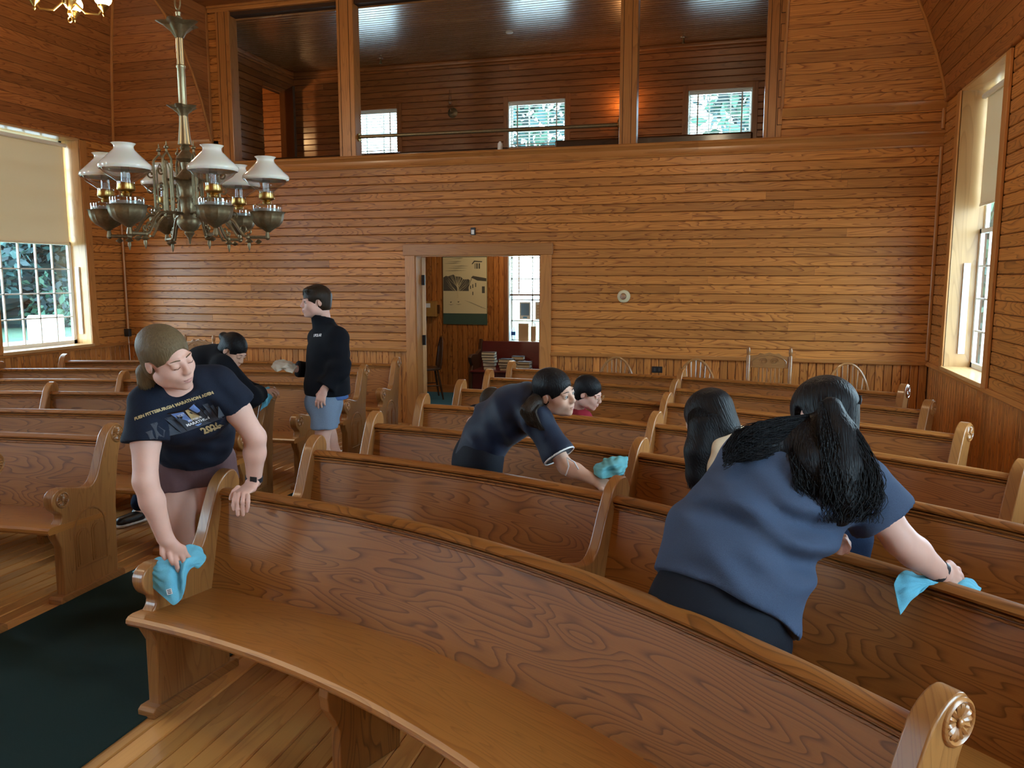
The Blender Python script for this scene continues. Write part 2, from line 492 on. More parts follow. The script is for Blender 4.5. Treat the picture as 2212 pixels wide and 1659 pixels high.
# gallery posts
for i, (a, b) in enumerate([(-6.22, -6.03), (-4.60, -4.39), (-1.29, -1.105), (0.195, 0.37)]):
    p = struct('trim_%d' % (i + 1), ['leftmost pine gallery post beside the dark arch reveal', 'second gallery post from the left, at the end of the brass rail', 'third gallery post with the lamp glow behind it', 'rightmost gallery post with notched right edge'][i], 'post')
    MB(2).bx(a, b, YB - .015, YB + .15, GZ0, GZ1 + .02).build('post_shaft', 'trim_pine', p, bevel=.006)
    MB(2).bx(a + .035, a + .04, YB - .018, YB - .014, GZ0 + .01, GZ1).build('groove', 'groove_dark', p)
    MB(2).bx(b - .06, b - .055, YB - .018, YB - .014, GZ0 + .01, GZ1).build('groove', 'groove_dark', p)
    if i == 3:
        for k in range(6):
            z = 3.29 + k * .272
            f = MB(2)
            f.bx(b - .045, b + .0, YB - .0175, YB - .012, z, z + .17)
            f.build('notch_edge', 'groove_dark', p)
            MB(2).bx(b - .040, b + .002, YB - .022, YB - .012, z + .006, z + .164).build('notch_block', 'trim_pine', p, bevel=.002)
MB(0).bx(GX0 - .1, GX1, YB - .03, YB + .15, GZ1, GZ1 + .045).build('opening_head', 'trim_pine', wb, bevel=.006)
MB(0).bx(GX0 - .1, GX1, YB - .045, YB + .0, GZ1 + .045, GZ1 + .075).build('opening_head', 'trim_pine', wb, bevel=.006)
MB(2).bx(-6.37, -6.325, YB - .05, YB, 3.19, 4.95).build('corner_bead', 'trim_pine', wb, bevel=.012, seg=3)
MB(2).bx(XR - .035, XR, YB - .03, YB + .0, CAP + .03, 3.02).build('corner_bead', 'trim_pine', wb, bevel=.012, seg=3)
MB(2).bx(XR - .035, XR, YB - .03, YB + .0, 3.18, 3.43).build('corner_bead', 'trim_pine', wb, bevel=.012, seg=3)

# ---- side walls
def side_wall(name, X, s, label):
    """s = +1: interior on the +X side (left wall); s = -1: right wall"""
    w = struct(name, label, 'wall')
    N = (s, 0, 0)
    core = MB()
    x0, x1 = (X - .28, X - .018) if s > 0 else (X + .018, X + .28)
    ys = [YF] + [y for a in sorted(SIDE_WINS) for y in (a[0] - .02, a[1] + .02)] + [YB + .2]
    for i in range(0, len(ys), 2): core.bx(x0, x1, ys[i], ys[i + 1], -.3, ZC + .1)
    for a, b in SIDE_WINS:
        core.bx(x0, x1, a - .02, b + .02, -.3, WZ0 - .035); core.bx(x0, x1, a - .02, b + .02, WZ1 + .02, ZC + .1)
    core.build('wall_core', 'groove_dark', w)
    O = (X - s * .02, 0, 0)
    holes = [(a - .11, b + .11, WZ0 - .05, WZ1 + .03) for a, b in SIDE_WINS]
    # boards: only the bay the photograph looks into is laid board by board, the rest as well but coarser
    plank_field(w, O, Y_, Z_, N, YB - YF, CAP + .015, 3.43, PITCH, 0.02, 'wall_pine', holes=holes, butts=(2.5, 5), u0=YF)
    plank_field(w, O, Z_, Y_, N, CAP - .01, 1.0, YB, 0.082, 0.02, 'wall_pine', butts=None, name='wainscot_board')
    MB(2).bx(X - s * .02, X, YF, 1.0, 0, CAP - .01).build('wainscot_rest', 'trim_pine', w)
    sec = [(p[0], p[1]) for p in capsec]
    if s < 0: sec = sec[::-1]
    ys = [YF] + [y for a in sorted(SIDE_WINS) for y in (a[0] - .02, a[1] + .02)] + [YB]
    MB(1).prism(sec, YF, YB, lambda q, z, d: (X + s * q, d, CAP + z), g=1).build('wainscot_cap', 'trim_pine', w, smooth=True)
    return w
wlft = side_wall('wall_left', XL, 1, 'left pine board wall with a tall shaded window')
wrgt = side_wall('wall_right', XR, -1, 'right pine board wall with a tall window seen edge-on')
wf = struct('wall_front', 'plain pine wall behind the viewpoint', 'wall')
MB(0).bx(XL - .3, XR + .3, YF - .2, YF, 0, ZC + .1).build('wall_panel', 'wall_pine', wf)

# ---- coves and ceiling
PROF = [(.055, 3.44), (.115, 3.64), (.205, 3.87), (.33, 4.12), (.47, 4.36), (.64, 4.56), (.84, 4.73), (1.08, 4.87), (1.40, 4.96), (1.80, ZC)]
def prof_at(zq, sub=0.0):
    zs = [p[1] for p in PROF]; os_ = [p[0] for p in PROF]
    return float(np.interp(zq, zs, os_)) - sub
def arclen():
    L = [0]
    for i in range(1, len(PROF)): L.append(L[-1] + math.hypot(PROF[i][0] - PROF[i - 1][0], PROF[i][1] - PROF[i - 1][1]))
    return L
AL = arclen()
def at_len(s):
    return float(np.interp(s, AL, [p[0] for p in PROF])), float(np.interp(s, AL, [p[1] for p in PROF]))
ceil = struct('ceiling', 'dark pine ceiling with coved boarded sides', 'ceiling')
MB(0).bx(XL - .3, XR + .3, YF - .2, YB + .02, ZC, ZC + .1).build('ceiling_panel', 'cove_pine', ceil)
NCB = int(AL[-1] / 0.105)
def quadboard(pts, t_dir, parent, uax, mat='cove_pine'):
    """thin board from 4 corner points (a0, a1, b1, b0), thickened by 16 mm against t_dir"""
    c = sum((Vector(p) for p in pts), Vector()) / 4
    T = Vector(t_dir) * 0.016
    V = [Vector(p) - c for p in pts] + [Vector(p) - c + T for p in pts]
    V = [tuple(v) for v in V]
    w = (Vector(pts[3]) - Vector(pts[0])).length
    uvl = [(V[i][uax], (0 if i % 4 in (0, 1) else w)) for i in range(8)]
    mb = MB(); mb.add(V, [(0, 1, 2, 3), (7, 6, 5, 4), (0, 4, 5, 1), (1, 5, 6, 2), (2, 6, 7, 3), (3, 7, 4, 0)], uvf=lambda i, p: uvl[i])
    return mb.build('cove_board', mat, parent, loc=c)
for i in range(NCB):
    s0, s1 = AL[-1] * i / NCB, AL[-1] * (i + 1) / NCB - 0.004
    (o0, z0), (o1, z1) = at_len(s0), at_len(s1)
    nrm = Vector((0, (z1 - z0), (o1 - o0))).normalized()     # pointing back/up (behind the board)
    so0, so1 = max(0.0, o0 - .05), max(0.0, o1 - .05)
    y0, y1 = YB - o0, YB - o1
    # rear cove, right and left pieces (the gallery opening parts them)
    quadboard([(GX1, y0, z0), (XR - so0, y0, z0), (XR - so1, y1, z1), (GX1, y1, z1)], nrm, ceil, 0, 'wall_pine')
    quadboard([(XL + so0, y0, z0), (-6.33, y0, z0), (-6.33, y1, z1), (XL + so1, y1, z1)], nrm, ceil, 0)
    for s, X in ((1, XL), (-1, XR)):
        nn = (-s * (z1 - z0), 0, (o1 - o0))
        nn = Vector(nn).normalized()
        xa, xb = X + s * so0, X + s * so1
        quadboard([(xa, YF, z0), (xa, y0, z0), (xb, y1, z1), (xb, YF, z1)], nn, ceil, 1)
# dark backing behind the boards, and the boarded reveals cut through the cove
for (xa, xb) in ((GX1, XR), (XL, -6.33)):
    mb = MB(0)
    prm = [(o - .03, z + .03) for o, z in PROF]
    V = [(xa + (0.002 if xa == GX1 else 0), YB - o, z) for o, z in prm] + [(xb - (0.002 if xb == -6.33 else 0), YB - o, z) for o, z in prm]
    n = len(prm)
    mb.add(V, [(j, j + 1, n + j + 1, n + j) for j in range(n - 1)])
    mb.build('cove_backing', 'groove_dark', ceil)
for s, X in ((1, XL), (-1, XR)):
    mb = MB(1)
    prm = [(max(0, o - .05) - .03, z + .03) for o, z in PROF]
    V = [(X + s * o, YF, z) for o, z in prm] + [(X + s * o, YB, z) for o, z in prm]
    n = len(prm)
    mb.add(V, [(j, j + 1, n + j + 1, n + j) for j in range(n - 1)])
    mb.build('cove_backing', 'groove_dark', ceil)
for X, s in ((-6.33, 1), (GX1, -1)):
    rows = 16
    for k in range(rows):
        za, zb = 3.44 + (ZC - 3.44) * k / rows, 3.44 + (ZC - 3.44) * (k + 1) / rows - .003
        oa, ob = prof_at(za), prof_at(zb)
        P4 = [(X, YB, za), (X, YB - oa, za), (X, YB - ob, zb), (X, YB, zb)]
        quadboard(P4, (-s, 0, 0), ceil, 1, 'gallery_pine')
    # bead along the cut edge
    mb = MB(2)
    mb.tube([(X + s * .004, YB - o, z) for o, z in PROF], .016, n=8)
    mb.build('edge_bead', 'trim_pine', ceil, smooth=True)
for (xa, xb) in ((GX1, XR), (XL, -6.33)):
    MB(0).prism([(.0, -.075), (.02, -.075), (.05, -.04), (.075, -.025), (.085, 0), (.06, .012), (0, .012)], xa, xb, lambda q, z, d: (d, YB - q, 3.44 + z), g=0).build('cove_cornice', 'trim_pine', ceil, smooth=True)
for s, X in ((1, XL), (-1, XR)):
    sec = [(.0, -.02), (.02, -.02), (.035, -.01), (.04, .004), (.02, .012), (0, .012)]
    MB(1).prism(sec if s > 0 else sec[::-1], YF, YB, lambda q, z, d: (X + s * q, d, 3.44 + z), g=1).build('cove_cornice', 'cove_pine', ceil, smooth=True)
    # bead in the mitre between side cove and rear cove
    mb = MB(2)
    mb.tube([(X + s * (max(0, o - .05) + .004), YB - o - .004, z) for o, z in PROF], .018, n=8)
    mb.build('edge_bead', 'trim_pine', ceil, smooth=True)

# ---- windows in the side walls
def side_window(idx, X, s, ya, yb, shade_z, detail=True):
    """s = +1 for the left wall. Sash stands outside the wall face."""
    w = struct('window_%d' % idx, 'tall twenty-over-twenty sash window in the %s wall' % ('left' if s > 0 else 'right'), 'window')
    d = 0.23
    xs = X - s * d
    def bxx(mb, a, b, *r, **k):
        return mb.bx(min(a, b), max(a, b), *r, **k)
    # casing boards on the wall face
    cx0, cx1 = X + s * .002, X + s * .026
    for (p, q) in ((ya - .11, ya), (yb, yb + .11)):
        bxx(MB(2), cx0, cx1, p, q, WZ0 - .03, WZ1 + .01).build('casing', 'trim_pine', w, bevel=.004)
    # jambs, head, stool
    for (p, q) in ((ya - .02, ya), (yb, yb + .02)):
        bxx(MB(2), X + s * .012, xs - s * .02, p, q, WZ0 - .02, WZ1).build('jamb', 'jamb_pine', w)
    bxx(MB(1), X + s * .012, xs - s * .02, ya - .02, yb + .02, WZ1, WZ1 + .02).build('jamb', 'jamb_pine', w)
    bxx(MB(1), X + s * .035, xs - s * .02, ya - .02, yb + .02, WZ0 - .035, WZ0).build('window_sill', 'jamb_pine', w, bevel=.004)
    for p in (ya + .004, yb - .022):
        bxx(MB(2), X - s * .10, X - s * .155, p, p + .018, WZ0 + .12, WZ0 + .95).build('jamb_strip', 'white_paint', w, bevel=.002)
    zm = (WZ0 + WZ1) / 2
    for (za, zb, xo) in ((WZ0, zm + .02, 0.0), (zm - .02, WZ1, -.03 * s)):
        x = xs + xo
        sa = bxx(MB(2), x - .016, x + .016, ya, ya + .045, za, zb); bxx(sa, x - .016, x + .016, yb - .045, yb, za, zb)
        bxx(sa, x - .016, x + .016, ya, yb, za, za + .045); bxx(sa, x - .016, x + .016, ya, yb, zb - .04, zb)
        so = sa.build('sash', 'white_paint', w)
        nc, nr = 5, 4
        y0, y1, z0, z1 = ya + .045, yb - .045, za + .045, zb - .04
        if detail:
            for k in range(1, nc):
                y = y0 + (y1 - y0) * k / nc
                bxx(MB(2), x - .012, x + .012, y - .008, y + .008, z0, z1).build('muntin', 'white_paint', so)
            for k in range(1, nr):
                z = z0 + (z1 - z0) * k / nr
                bxx(MB(1), x - .012, x + .012, y0, y1, z - .008, z + .008).build('muntin', 'white_paint', so)
        for i in range(nc if detail else 1):
            for j in range(nr if detail else 1):
                NC, NR = (nc, nr) if detail else (1, 1)
                pa, pb = y0 + (y1 - y0) * i / NC, y0 + (y1 - y0) * (i + 1) / NC
                qa, qb = z0 + (z1 - z0) * j / NR, z0 + (z1 - z0) * (j + 1) / NR
                mb = MB(1); mb.add([(x, pa, qa), (x, pb, qa), (x, pb, qb), (x, pa, qb)], [(0, 1, 2, 3)])
                mb.build('pane', 'window_glass', so)
    if not detail: return w
    # roller shade
    xr = X - s * .165
    t = thing('roller_shade', 'cream roller shade pulled halfway down the %s window' % ('left' if s > 0 else 'right'), 'shade', (xr, (ya + yb) / 2, WZ1 - .06))
    h = (yb - ya) / 2 - .025
    MB(1).lathe([(.001, -h), (.024, -h), (.024, h), (.001, h)], n=16, axis=1).build('roller_tube', 'white_paint', t, smooth=True)
    z1 = shade_z - (WZ1 - .06)
    mb = MB(1)
    mb.add([(-s * .022, -h + .02, .0), (-s * .022, h - .02, .0), (-s * .022, h - .02, z1), (-s * .022, -h + .02, z1)], [(0, 1, 2, 3)])
    cl = mb.build('shade_cloth', 'roller_cloth', t)
    MB(1).bx(-s * .022 - .006, -s * .022 + .006, -h + .02, h - .02, z1 - .018, z1 + .004).build('hem_bar', 'cream_shade', cl)
    # daylight portal in the opening
    return w
n = 0
for i, (a, b) in enumerate(SIDE_WINS):
    n += 1; side_window(n, XL, 1, a, b, 2.165, detail=(i == 0))
    n += 1; side_window(n, XR, -1, a, b, 2.40, detail=(i == 0))

# ------------------------------------------------------------------ pews
END_PROF = [(-.42, .03), (-.415, .30), (-.43, .33), (-.455, .376), (-.457, .411), (-.433, .432), (-.41, .452), (-.403, .483), (-.425, .503), (-.45, .52), (-.468, .557), (-.464, .60), (-.423, .629), (-.356, .627),
            (-.237, .592), (-.183, .588), (-.15, .61), (-.122, .652), (-.087, .741), (-.052, .817), (-.03, .861), (.007, .894), (.048, .909), (.08, .901), (.104, .857), (.10, .817), (.073, .782), (.05, .711), (.03, .615), (.01, .495), (-.003, .27), (-.011, .03)]
def smooth_poly(P, it=1):
    for _ in range(it):
        Q = []
        n = len(P)
        for i in range(n):
            a, b = P[i], P[(i + 1) % n]
            if b[1] < .05 or a[1] < .05: Q += [a] if a[1] < .05 else [a]; continue
            Q += [(a[0] * .75 + b[0] * .25, a[1] * .75 + b[1] * .25), (a[0] * .25 + b[0] * .75, a[1] * .25 + b[1] * .75)]
        P = Q
    return P
END_POLY = smooth_poly(END_PROF)[::-1]
SEAT_SEC = [(-.500, .400), (-.508, .412), (-.506, .426), (-.494, .436), (-.470, .440), (-.38, .434), (-.28, .426), (-.085, .414), (-.085, .386), (-.30, .396), (-.47, .398)]
BACK_SEC = [(-.105, .36), (-.100, .42), (-.085, .49), (-.055, .62), (-.014, .79), (.012, .79), (-.030, .62), (-.060, .49), (-.076, .42), (-.080, .36)]
RAIL_SEC = [(-.008, .776), (-.020, .778), (-.023, .782), (-.020, .787), (-.006, .789), (-.006, .793), (-.022, .794), (-.025, .799), (-.022, .803), (-.006, .805), (-.006, .809), (-.027, .811), (-.030, .820), (-.022, .829), (-.008, .835), (.018, .835), (.032, .829), (.036, .818), (.036, .800), (.030, .790), (.012, .782)]

def rosette_mesh(r):
    mb = MB()
    mb.lathe([(.001, .002), (r * .80, .002), (r * .84, .006), (r * .90, .008), (r * .95, .006), (r * 1.0, .0045), (r * 1.03, 0)], n=28, cap=False)
    for k in range(14):
        a = 2 * PI * k / 14
        ca, sa = math.cos(a), math.sin(a)
        V = []
        for (rr, ww, h) in ((.22, .05, .004), (.42, .085, .0075), (.62, .12, .0095), (.74, .10, .007), (.80, .03, .003)):
            for w in (-1, 0, 1):
                x, y = rr * r, w * ww * r
                V.append((x * ca - y * sa, x * sa + y * ca, h * (1.0 if w == 0 else 0.45)))
        F = []
        for j in range(4):
            for i in range(2):
                F.append((j * 3 + i, (j + 1) * 3 + i, (j + 1) * 3 + i + 1, j * 3 + i + 1))
        mb.add(V, F)
    mb.ball((0, 0, .006), r * .2, n=12, sc=(1, 1, .55))
    me = mb.mesh('rosette'); me.materials.append(M('pew_end_oak'))
    me.polygons.foreach_set('use_smooth', [True] * len(me.polygons)); me.set_sharp_from_angle(angle=math.radians(50))
    return me
ROS_S, ROS_L = rosette_mesh(.044), rosette_mesh(.052)
def arch_outline(x0, x1, zb, zs, n=10):
    """rectangle with a round head: from bottom left, clockwise"""
    c, r = (x0 + x1) / 2, (x1 - x0) / 2
    return [(x0, zb), (x0, zs)] + [(c - r * math.cos(PI * k / n), zs + r * math.sin(PI * k / n)) for k in range(1, n)] + [(x1, zs), (x1, zb)]
def carved_mesh():
    mb = MB(1)
    out = arch_outline(-.33, -.095, .15, .355)
    mb.tube([(a, b, .001) for a, b in out] + [(out[0][0], out[0][1], .001)], .006, n=6, cap=False)
    for (a, b) in ((-.318, -.220), (-.205, -.107)):
        P = arch_outline(a, b, .165, .325 if a < -.3 else .335, 8)
        mb.prism([(p[0], p[1]) for p in P][::-1], .0, .005, lambda x, y, d: (x, y, d), g='b')
        c = ((a + b) / 2, .27)
        I = [(c[0] + (p[0] - c[0]) * .8, c[1] + (p[1] - c[1]) * .9) for p in P]
        mb.prism(I[::-1], .005, .009, lambda x, y, d: (x, y, d), g='b')
    me = mb.mesh('carved_arch'); me.materials.append(M('pew_end_oak'))
    return me
CARVE = carved_mesh()

def make_pew(cx, cy, R, xs, labels, group, ends, outer=(True, True), carve=(True, True), skip_support=False):
    """xs: x positions of the end panels from left to right; pew curves about (cx, cy)"""
    th = [math.asin((x - cx) / R) for x in xs]
    tm = (th[0] + th[-1]) / 2
    ox, oy = cx + R * math.sin(tm), cy + R * math.cos(tm)
    t = thing('church_pew', labels, 'pew', (ox, oy, 0), 0, group)
    def P(a, s, z): return (cx + (R + s) * math.sin(a) - ox, cy + (R + s) * math.cos(a) - oy, z)
    def sweep(sec, a0, a1, name, mat, bev=0):
        n = max(6, int((a1 - a0) * R / .11)); m = len(sec)
        V = []; uvl = []
        pl = [0]
        for j in range(1, m): pl.append(pl[-1] + math.hypot(sec[j][0] - sec[j - 1][0], sec[j][1] - sec[j - 1][1]))
        for i in range(n + 1):
            a = a0 + (a1 - a0) * i / n
            for j, (s, z) in enumerate(sec):
                V.append(P(a, s, z)); uvl.append((a * R, pl[j]))
        F = []
        for i in range(n):
            for j in range(m):
                j2 = (j + 1) % m
                F.append((i * m + j, i * m + j2, (i + 1) * m + j2, (i + 1) * m + j))
        F.append(list(range(m))[::-1]); F.append([n * m + j for j in range(m)])
        mb = MB(); mb.add(V, F, uvf=lambda i, p: uvl[i])
        return mb.build(name, mat, t, smooth=True, angle=28)
    T = .058
    for k in range(len(th) - 1):
        da = T * .3 / R
        a0, a1 = th[k] + da, th[k + 1] - da
        sweep(BACK_SEC, a0, a1, 'backrest', 'pew_oak')
        sweep(RAIL_SEC, a0, a1, 'top_rail', 'pew_oak')
        e0 = T * .55 / R if k == 0 else -da
        e1 = T * .55 / R if k == len(th) - 2 else -da
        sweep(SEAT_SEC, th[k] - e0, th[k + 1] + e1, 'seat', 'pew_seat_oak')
        # bracket legs under the seat
        L = (a1 - a0) * R
        for q in ([.5] if L < 2.6 else [.36, .70]):
            a = a0 + (a1 - a0) * q
            ca, sa = math.cos(a), math.sin(a); b = P(a, 0, 0)
            poly = [(-.41, .0), (-.12, .0), (-.10, .40), (-.45, .40), (-.462, .34), (-.455, .29), (-.425, .24), (-.41, .20)]
            MB().prism(poly, -.024, .024, lambda s, z, d: (b[0] + s * sa + d * ca, b[1] + s * ca - d * sa, z), g='b').build('support_leg', 'pew_oak', t, bevel=.004)
    for k, a in enumerate(th):
        ca, sa = math.cos(a), math.sin(a); b = P(a, 0, 0)
        last = k == len(th) - 1
        mid = 0 < k < len(th) - 1
        tk = T if not mid else .05
        fr = lambda s, z, d: (b[0] + s * sa + d * ca, b[1] + s * ca - d * sa, z)
        mb = MB(); mb.prism(END_POLY, -tk / 2, tk / 2, fr, g='b')
        e = mb.build('divider_panel' if mid else 'end_panel', 'pew_end_oak', t, smooth=True, angle=50)
        bv = e.modifiers.new('bevel', 'BEVEL'); bv.width = .006; bv.segments = 3; bv.limit_method = 'ANGLE'; bv.angle_limit = math.radians(55)
        ft = MB(); ft.prism([(-.465, 0), (.03, 0), (.03, .03), (.015, .042), (-.45, .042), (-.465, .03)], -tk / 2 - .014, tk / 2 + .014, fr)
        ft.build('foot_block', 'pew_end_oak', e, bevel=.004)
        if not mid:
            so = 1 if last else -1          # outward along the tangent
            Mx = Matrix(((sa, 0, ca * so, b[0] + ca * so * tk / 2), (ca, 0, -sa * so, b[1] - sa * so * tk / 2), (0, 1, 0, 0), (0, 0, 0, 1)))
            for (s, z, me) in ((.051, .846, ROS_L), (-.395, .566, ROS_S)):
                o = link('rosette', me, e); o.matrix_local = Mx @ Matrix.Translation((s, z, 0))
            o = link('carved_arch', CARVE, e); o.matrix_local = Mx
    return t
ORD = ['front', 'second', 'third', 'fourth', 'fifth', 'sixth', 'rearmost']
RR = [4.297, 5.100, 5.905, 6.726, 7.566, 8.359, 9.131]
for i, R in enumerate(RR):
    xs = [-2.17, .41] if i == 0 else [-2.17 if i < 2 else -2.20, -.485, 1.29]
    lab = ['nearest curved oak pew, its long seat showing and a blue cloth on its arm',
           'second curved oak pew right of the aisle, its divider beside the woman in grey-blue',
           'third curved oak pew right of the aisle, behind the girl in navy',
           'fourth curved oak pew right of the aisle, in front of the girl in red',
           'fifth curved oak pew right of the aisle, counting from the front',
           'sixth curved oak pew right of the aisle, next to last',
           'rearmost curved oak pew right of the aisle, in front of the bow-back chairs'][i]
    make_pew(-2.65, -1.30, R, xs, lab, 'pews right of the aisle', 2)
RL = [7.985, 8.791, 9.597, 10.452, 11.248, 12.10, 12.89]
for i, R in enumerate(RL):
    xs = [-4.9, -3.50] if i == 0 else [-7.2, -5.36, -3.50]
    if i == 1: xs = [-5.36, -3.50]
    lab = ['oak pew at the very left edge, only its carved end showing',
           'curved oak pew left of the aisle with its carved arched end facing the green runner',
           'third oak pew left of the aisle, mostly hidden behind the woman in the navy t-shirt',
           'fourth oak pew left of the aisle with a turquoise cloth on its end',
           'fifth oak pew left of the aisle, its end behind the standing man',
           'sixth oak pew left of the aisle, next to last, right of the standing man',
           'rearmost oak pew left of the aisle, nearest the wainscot'][i]
    make_pew(-3.1, -5.0, R, xs, lab, 'pews left of the aisle', 2)
# green runner
t = tag(MB(1).bx(-3.445, -2.215, -.6, 8.86, 0.0005, 0.009).build('carpet_runner', 'carpet_green', None, bevel=.003), 'dark green carpet runner along the aisle between the pews', 'carpet')

# ------------------------------------------------------------------ gallery above the entry
YG = 11.5
wg = struct('wall_gallery', 'shadowed pine board wall behind the gallery', 'wall')
GW = [(-5.83, -4.99), (-3.27, -2.43), (-.74, .10)]
GWZ0, GWZ1 = 3.60, 4.25
mb = MB()
ys0, ys1 = YG + .018, YG + .16
xsb = [-7.9] + [x for w in GW for x in w] + [2.0]
for i in range(0, len(xsb), 2): mb.bx(xsb[i], xsb[i + 1], ys0, ys1, 2.5, 5.1)
for a, b in GW: mb.bx(a, b, ys0, ys1, 2.5, GWZ0); mb.bx(a, b, ys0, ys1, GWZ1, 5.1)
mb.build('wall_core', 'groove_dark', wg)
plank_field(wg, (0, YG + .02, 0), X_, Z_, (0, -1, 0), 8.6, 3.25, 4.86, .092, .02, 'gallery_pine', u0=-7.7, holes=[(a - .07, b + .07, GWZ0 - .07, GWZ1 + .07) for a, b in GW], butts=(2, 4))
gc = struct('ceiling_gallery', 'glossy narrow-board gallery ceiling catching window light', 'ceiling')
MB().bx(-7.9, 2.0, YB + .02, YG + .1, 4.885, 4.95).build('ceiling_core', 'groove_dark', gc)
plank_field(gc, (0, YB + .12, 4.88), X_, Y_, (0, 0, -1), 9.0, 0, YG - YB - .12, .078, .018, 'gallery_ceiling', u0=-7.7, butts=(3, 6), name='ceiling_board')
MB(0).bx(-7.7, 1.0, YG - .05, YG, 4.80, 4.865).build('ceiling_cove_mould', 'gallery_pine', gc, bevel=.02, seg=3)
gf = struct('floor_gallery', 'gallery floor deck', 'floor')
MB(0).bx(-7.9, 2.0, YB + .16, YG + .02, 2.50, 2.62).build('deck', 'dark_oak', gf)
# right end wall of the gallery
MB(1).bx(.90, 1.0, YB + .02, YG, 2.6, 4.9).build('end_wall', 'gallery_pine', wg)
# left partition with an open dark door, lamp-lit closet behind it
wp = struct('wall_partition', 'dark pine partition at the left end of the gallery', 'wall')
PX = -6.70
DY0, DY1, DPZ = 10.62, 11.28, 4.50
pm = MB(1)
pm.bx(PX - .10, PX - .02, YB + .15, DY0, 2.62, 4.9); pm.bx(PX - .10, PX - .02, DY1, YG, 2.62, 4.9); pm.bx(PX - .10, PX - .02, DY0, DY1, DPZ, 4.9)
pm.build('wall_core', 'groove_dark', wp)
plank_field(wp, (PX - .02, 0, 0), Y_, Z_, X_, YG - YB - .15, 3.1, 4.87, .098, .02, 'gallery_pine', u0=YB + .15, holes=[(DY0, DY1, 2, DPZ)], butts=None)
MB(1).bx(-7.75, -7.70, YB + .1, YG, 2.6, 4.9).build('closet_wall', 'trim_pine', wp)
MB(1).bx(PX - .03, PX + .03, YB + .15, YG, 4.80, 4.865).build('ceiling_mould', 'gallery_pine', wp, bevel=.02)
MB(2).bx(PX - .11, PX + .015, DY1, DY1 + .08, 2.62, DPZ + .06).build('door_casing', 'trim_pine', wp)
d2 = struct('door_2', 'small dark door standing ajar in the gallery', 'door')
dv = Vector((.50, -.42, 0)).normalized()
R_ = Matrix(((dv.x, -dv.y, 0), (dv.y, dv.x, 0), (0, 0, 1)))
MB(2).box((PX + dv.x * .30 + .02, DY1 - .22 + dv.y * .30, (2.64 + 4.47) / 2), (.58, .035, 4.47 - 2.64), R=R_, g=2).build('door_leaf', 'dark_oak', d2, bevel=.004)
lc = thing('closet_lamp', 'bare lamp glowing in the closet behind the gallery door', 'lamp', (-7.35, 10.15, 4.15))
MB().ball((0, 0, 0), .04, 12).build('bulb', 'lit_globe', lc, smooth='all')
MB().lathe([(.02, .03), (.02, .10), (.05, .11), (.05, .72)], n=10).build('lamp_cord', 'black_plastic', lc)
def point(name, loc, e, col, r=.05, parent=None):
    l = bpy.data.lights.new(name, 'POINT'); l.energy = e; l.color = col; l.shadow_soft_size = r
    o = bpy.data.objects.new(name, l); COL.objects.link(o); o.location = loc
    if parent: o.parent = parent
    return o
point('closet_lamp_light', (0.02, 0, -.08), 26, (1, .60, .25), .06, lc)

# gallery windows with venetian blinds
def gallery_window(idx, a, b, z0, z1, Y, label, blind_to, nslat, pitch, label_b, cas=True, cols=3, rows=2):
    w = struct('window_%d' % idx, label, 'window')
    for p, q in ((a - .07, a), (b, b + .07)):
        MB(2).bx(p, q, Y - .012, Y + .02, z0 - .07, z1 + .07).build('casing', 'gallery_pine', w, bevel=.003)
    MB(0).bx(a, b, Y - .012, Y + .02, z1, z1 + .07).build('casing', 'gallery_pine', w, bevel=.003)
    MB(0).bx(a - .03, b + .03, Y - .03, Y + .02, z0 - .07, z0).build('window_sill', 'gallery_pine', w, bevel=.003)
    for p, q in ((a, a + .012), (b - .012, b)): MB(2).bx(p, q, Y, Y + .16, z0, z1).build('jamb', 'white_paint', w)
    for p, q in ((z0, z0 + .012), (z1 - .012, z1)): MB(0).bx(a, b, Y, Y + .16, p, q).build('jamb', 'white_paint', w)
    s = MB(2); yy = Y + .12
    s.bx(a, a + .035, yy, yy + .03, z0, z1); s.bx(b - .035, b, yy, yy + .03, z0, z1); s.bx(a, b, yy, yy + .03, z0, z0 + .035); s.bx(a, b, yy, yy + .03, z1 - .035, z1)
    for k in range(1, cols): x = a + (b - a) * k / cols; s.bx(x - .009, x + .009, yy, yy + .025, z0, z1)
    for k in range(1, rows): z = z0 + (z1 - z0) * k / rows; s.bx(a, b, yy, yy + .025, z - .009, z + .009)
    so = s.build('sash', 'white_paint', w)
    for i in range(cols):
        for j in range(rows):
            p, q = a + (b - a) * i / cols, a + (b - a) * (i + 1) / cols; u, v = z0 + (z1 - z0) * j / rows, z0 + (z1 - z0) * (j + 1) / rows
            m = MB(); m.add([(p, yy + .012, u), (q, yy + .012, u), (q, yy + .012, v), (p, yy + .012, v)], [(0, 1, 2, 3)]); m.build('pane', 'window_glass', so)
    t = thing('venetian_blind', label_b, 'blind', ((a + b) / 2, Y + .055, z1))
    h = (b - a) / 2 - .02
    MB().bx(-h, h, -.025, .025, -.05, 0).build('head_rail', 'white_paint', t)
    sl = MB(); sl.box((0, 0, 0), (2 * h, .034, .0025), R=Matrix.Rotation(math.radians(-14), 3, 'X'))
    me = sl.mesh('slat'); me.materials.append(M('blind_slat'))
    k = 0
    z = -.075
    while z1 + z > blind_to and k < nslat:
        o = link('slat', me, t); o.location = (0, 0, z); z -= pitch; k += 1
    MB().bx(-h, h, -.022, .022, z - .012, z + .012).build('bottom_rail', 'dark_oak', t)
    for x in (-h * .72, h * .72): MB().bx(x - .009, x + .009, -.026, -.024, z, -.05).build('tape', 'white_paint', t)
    return w
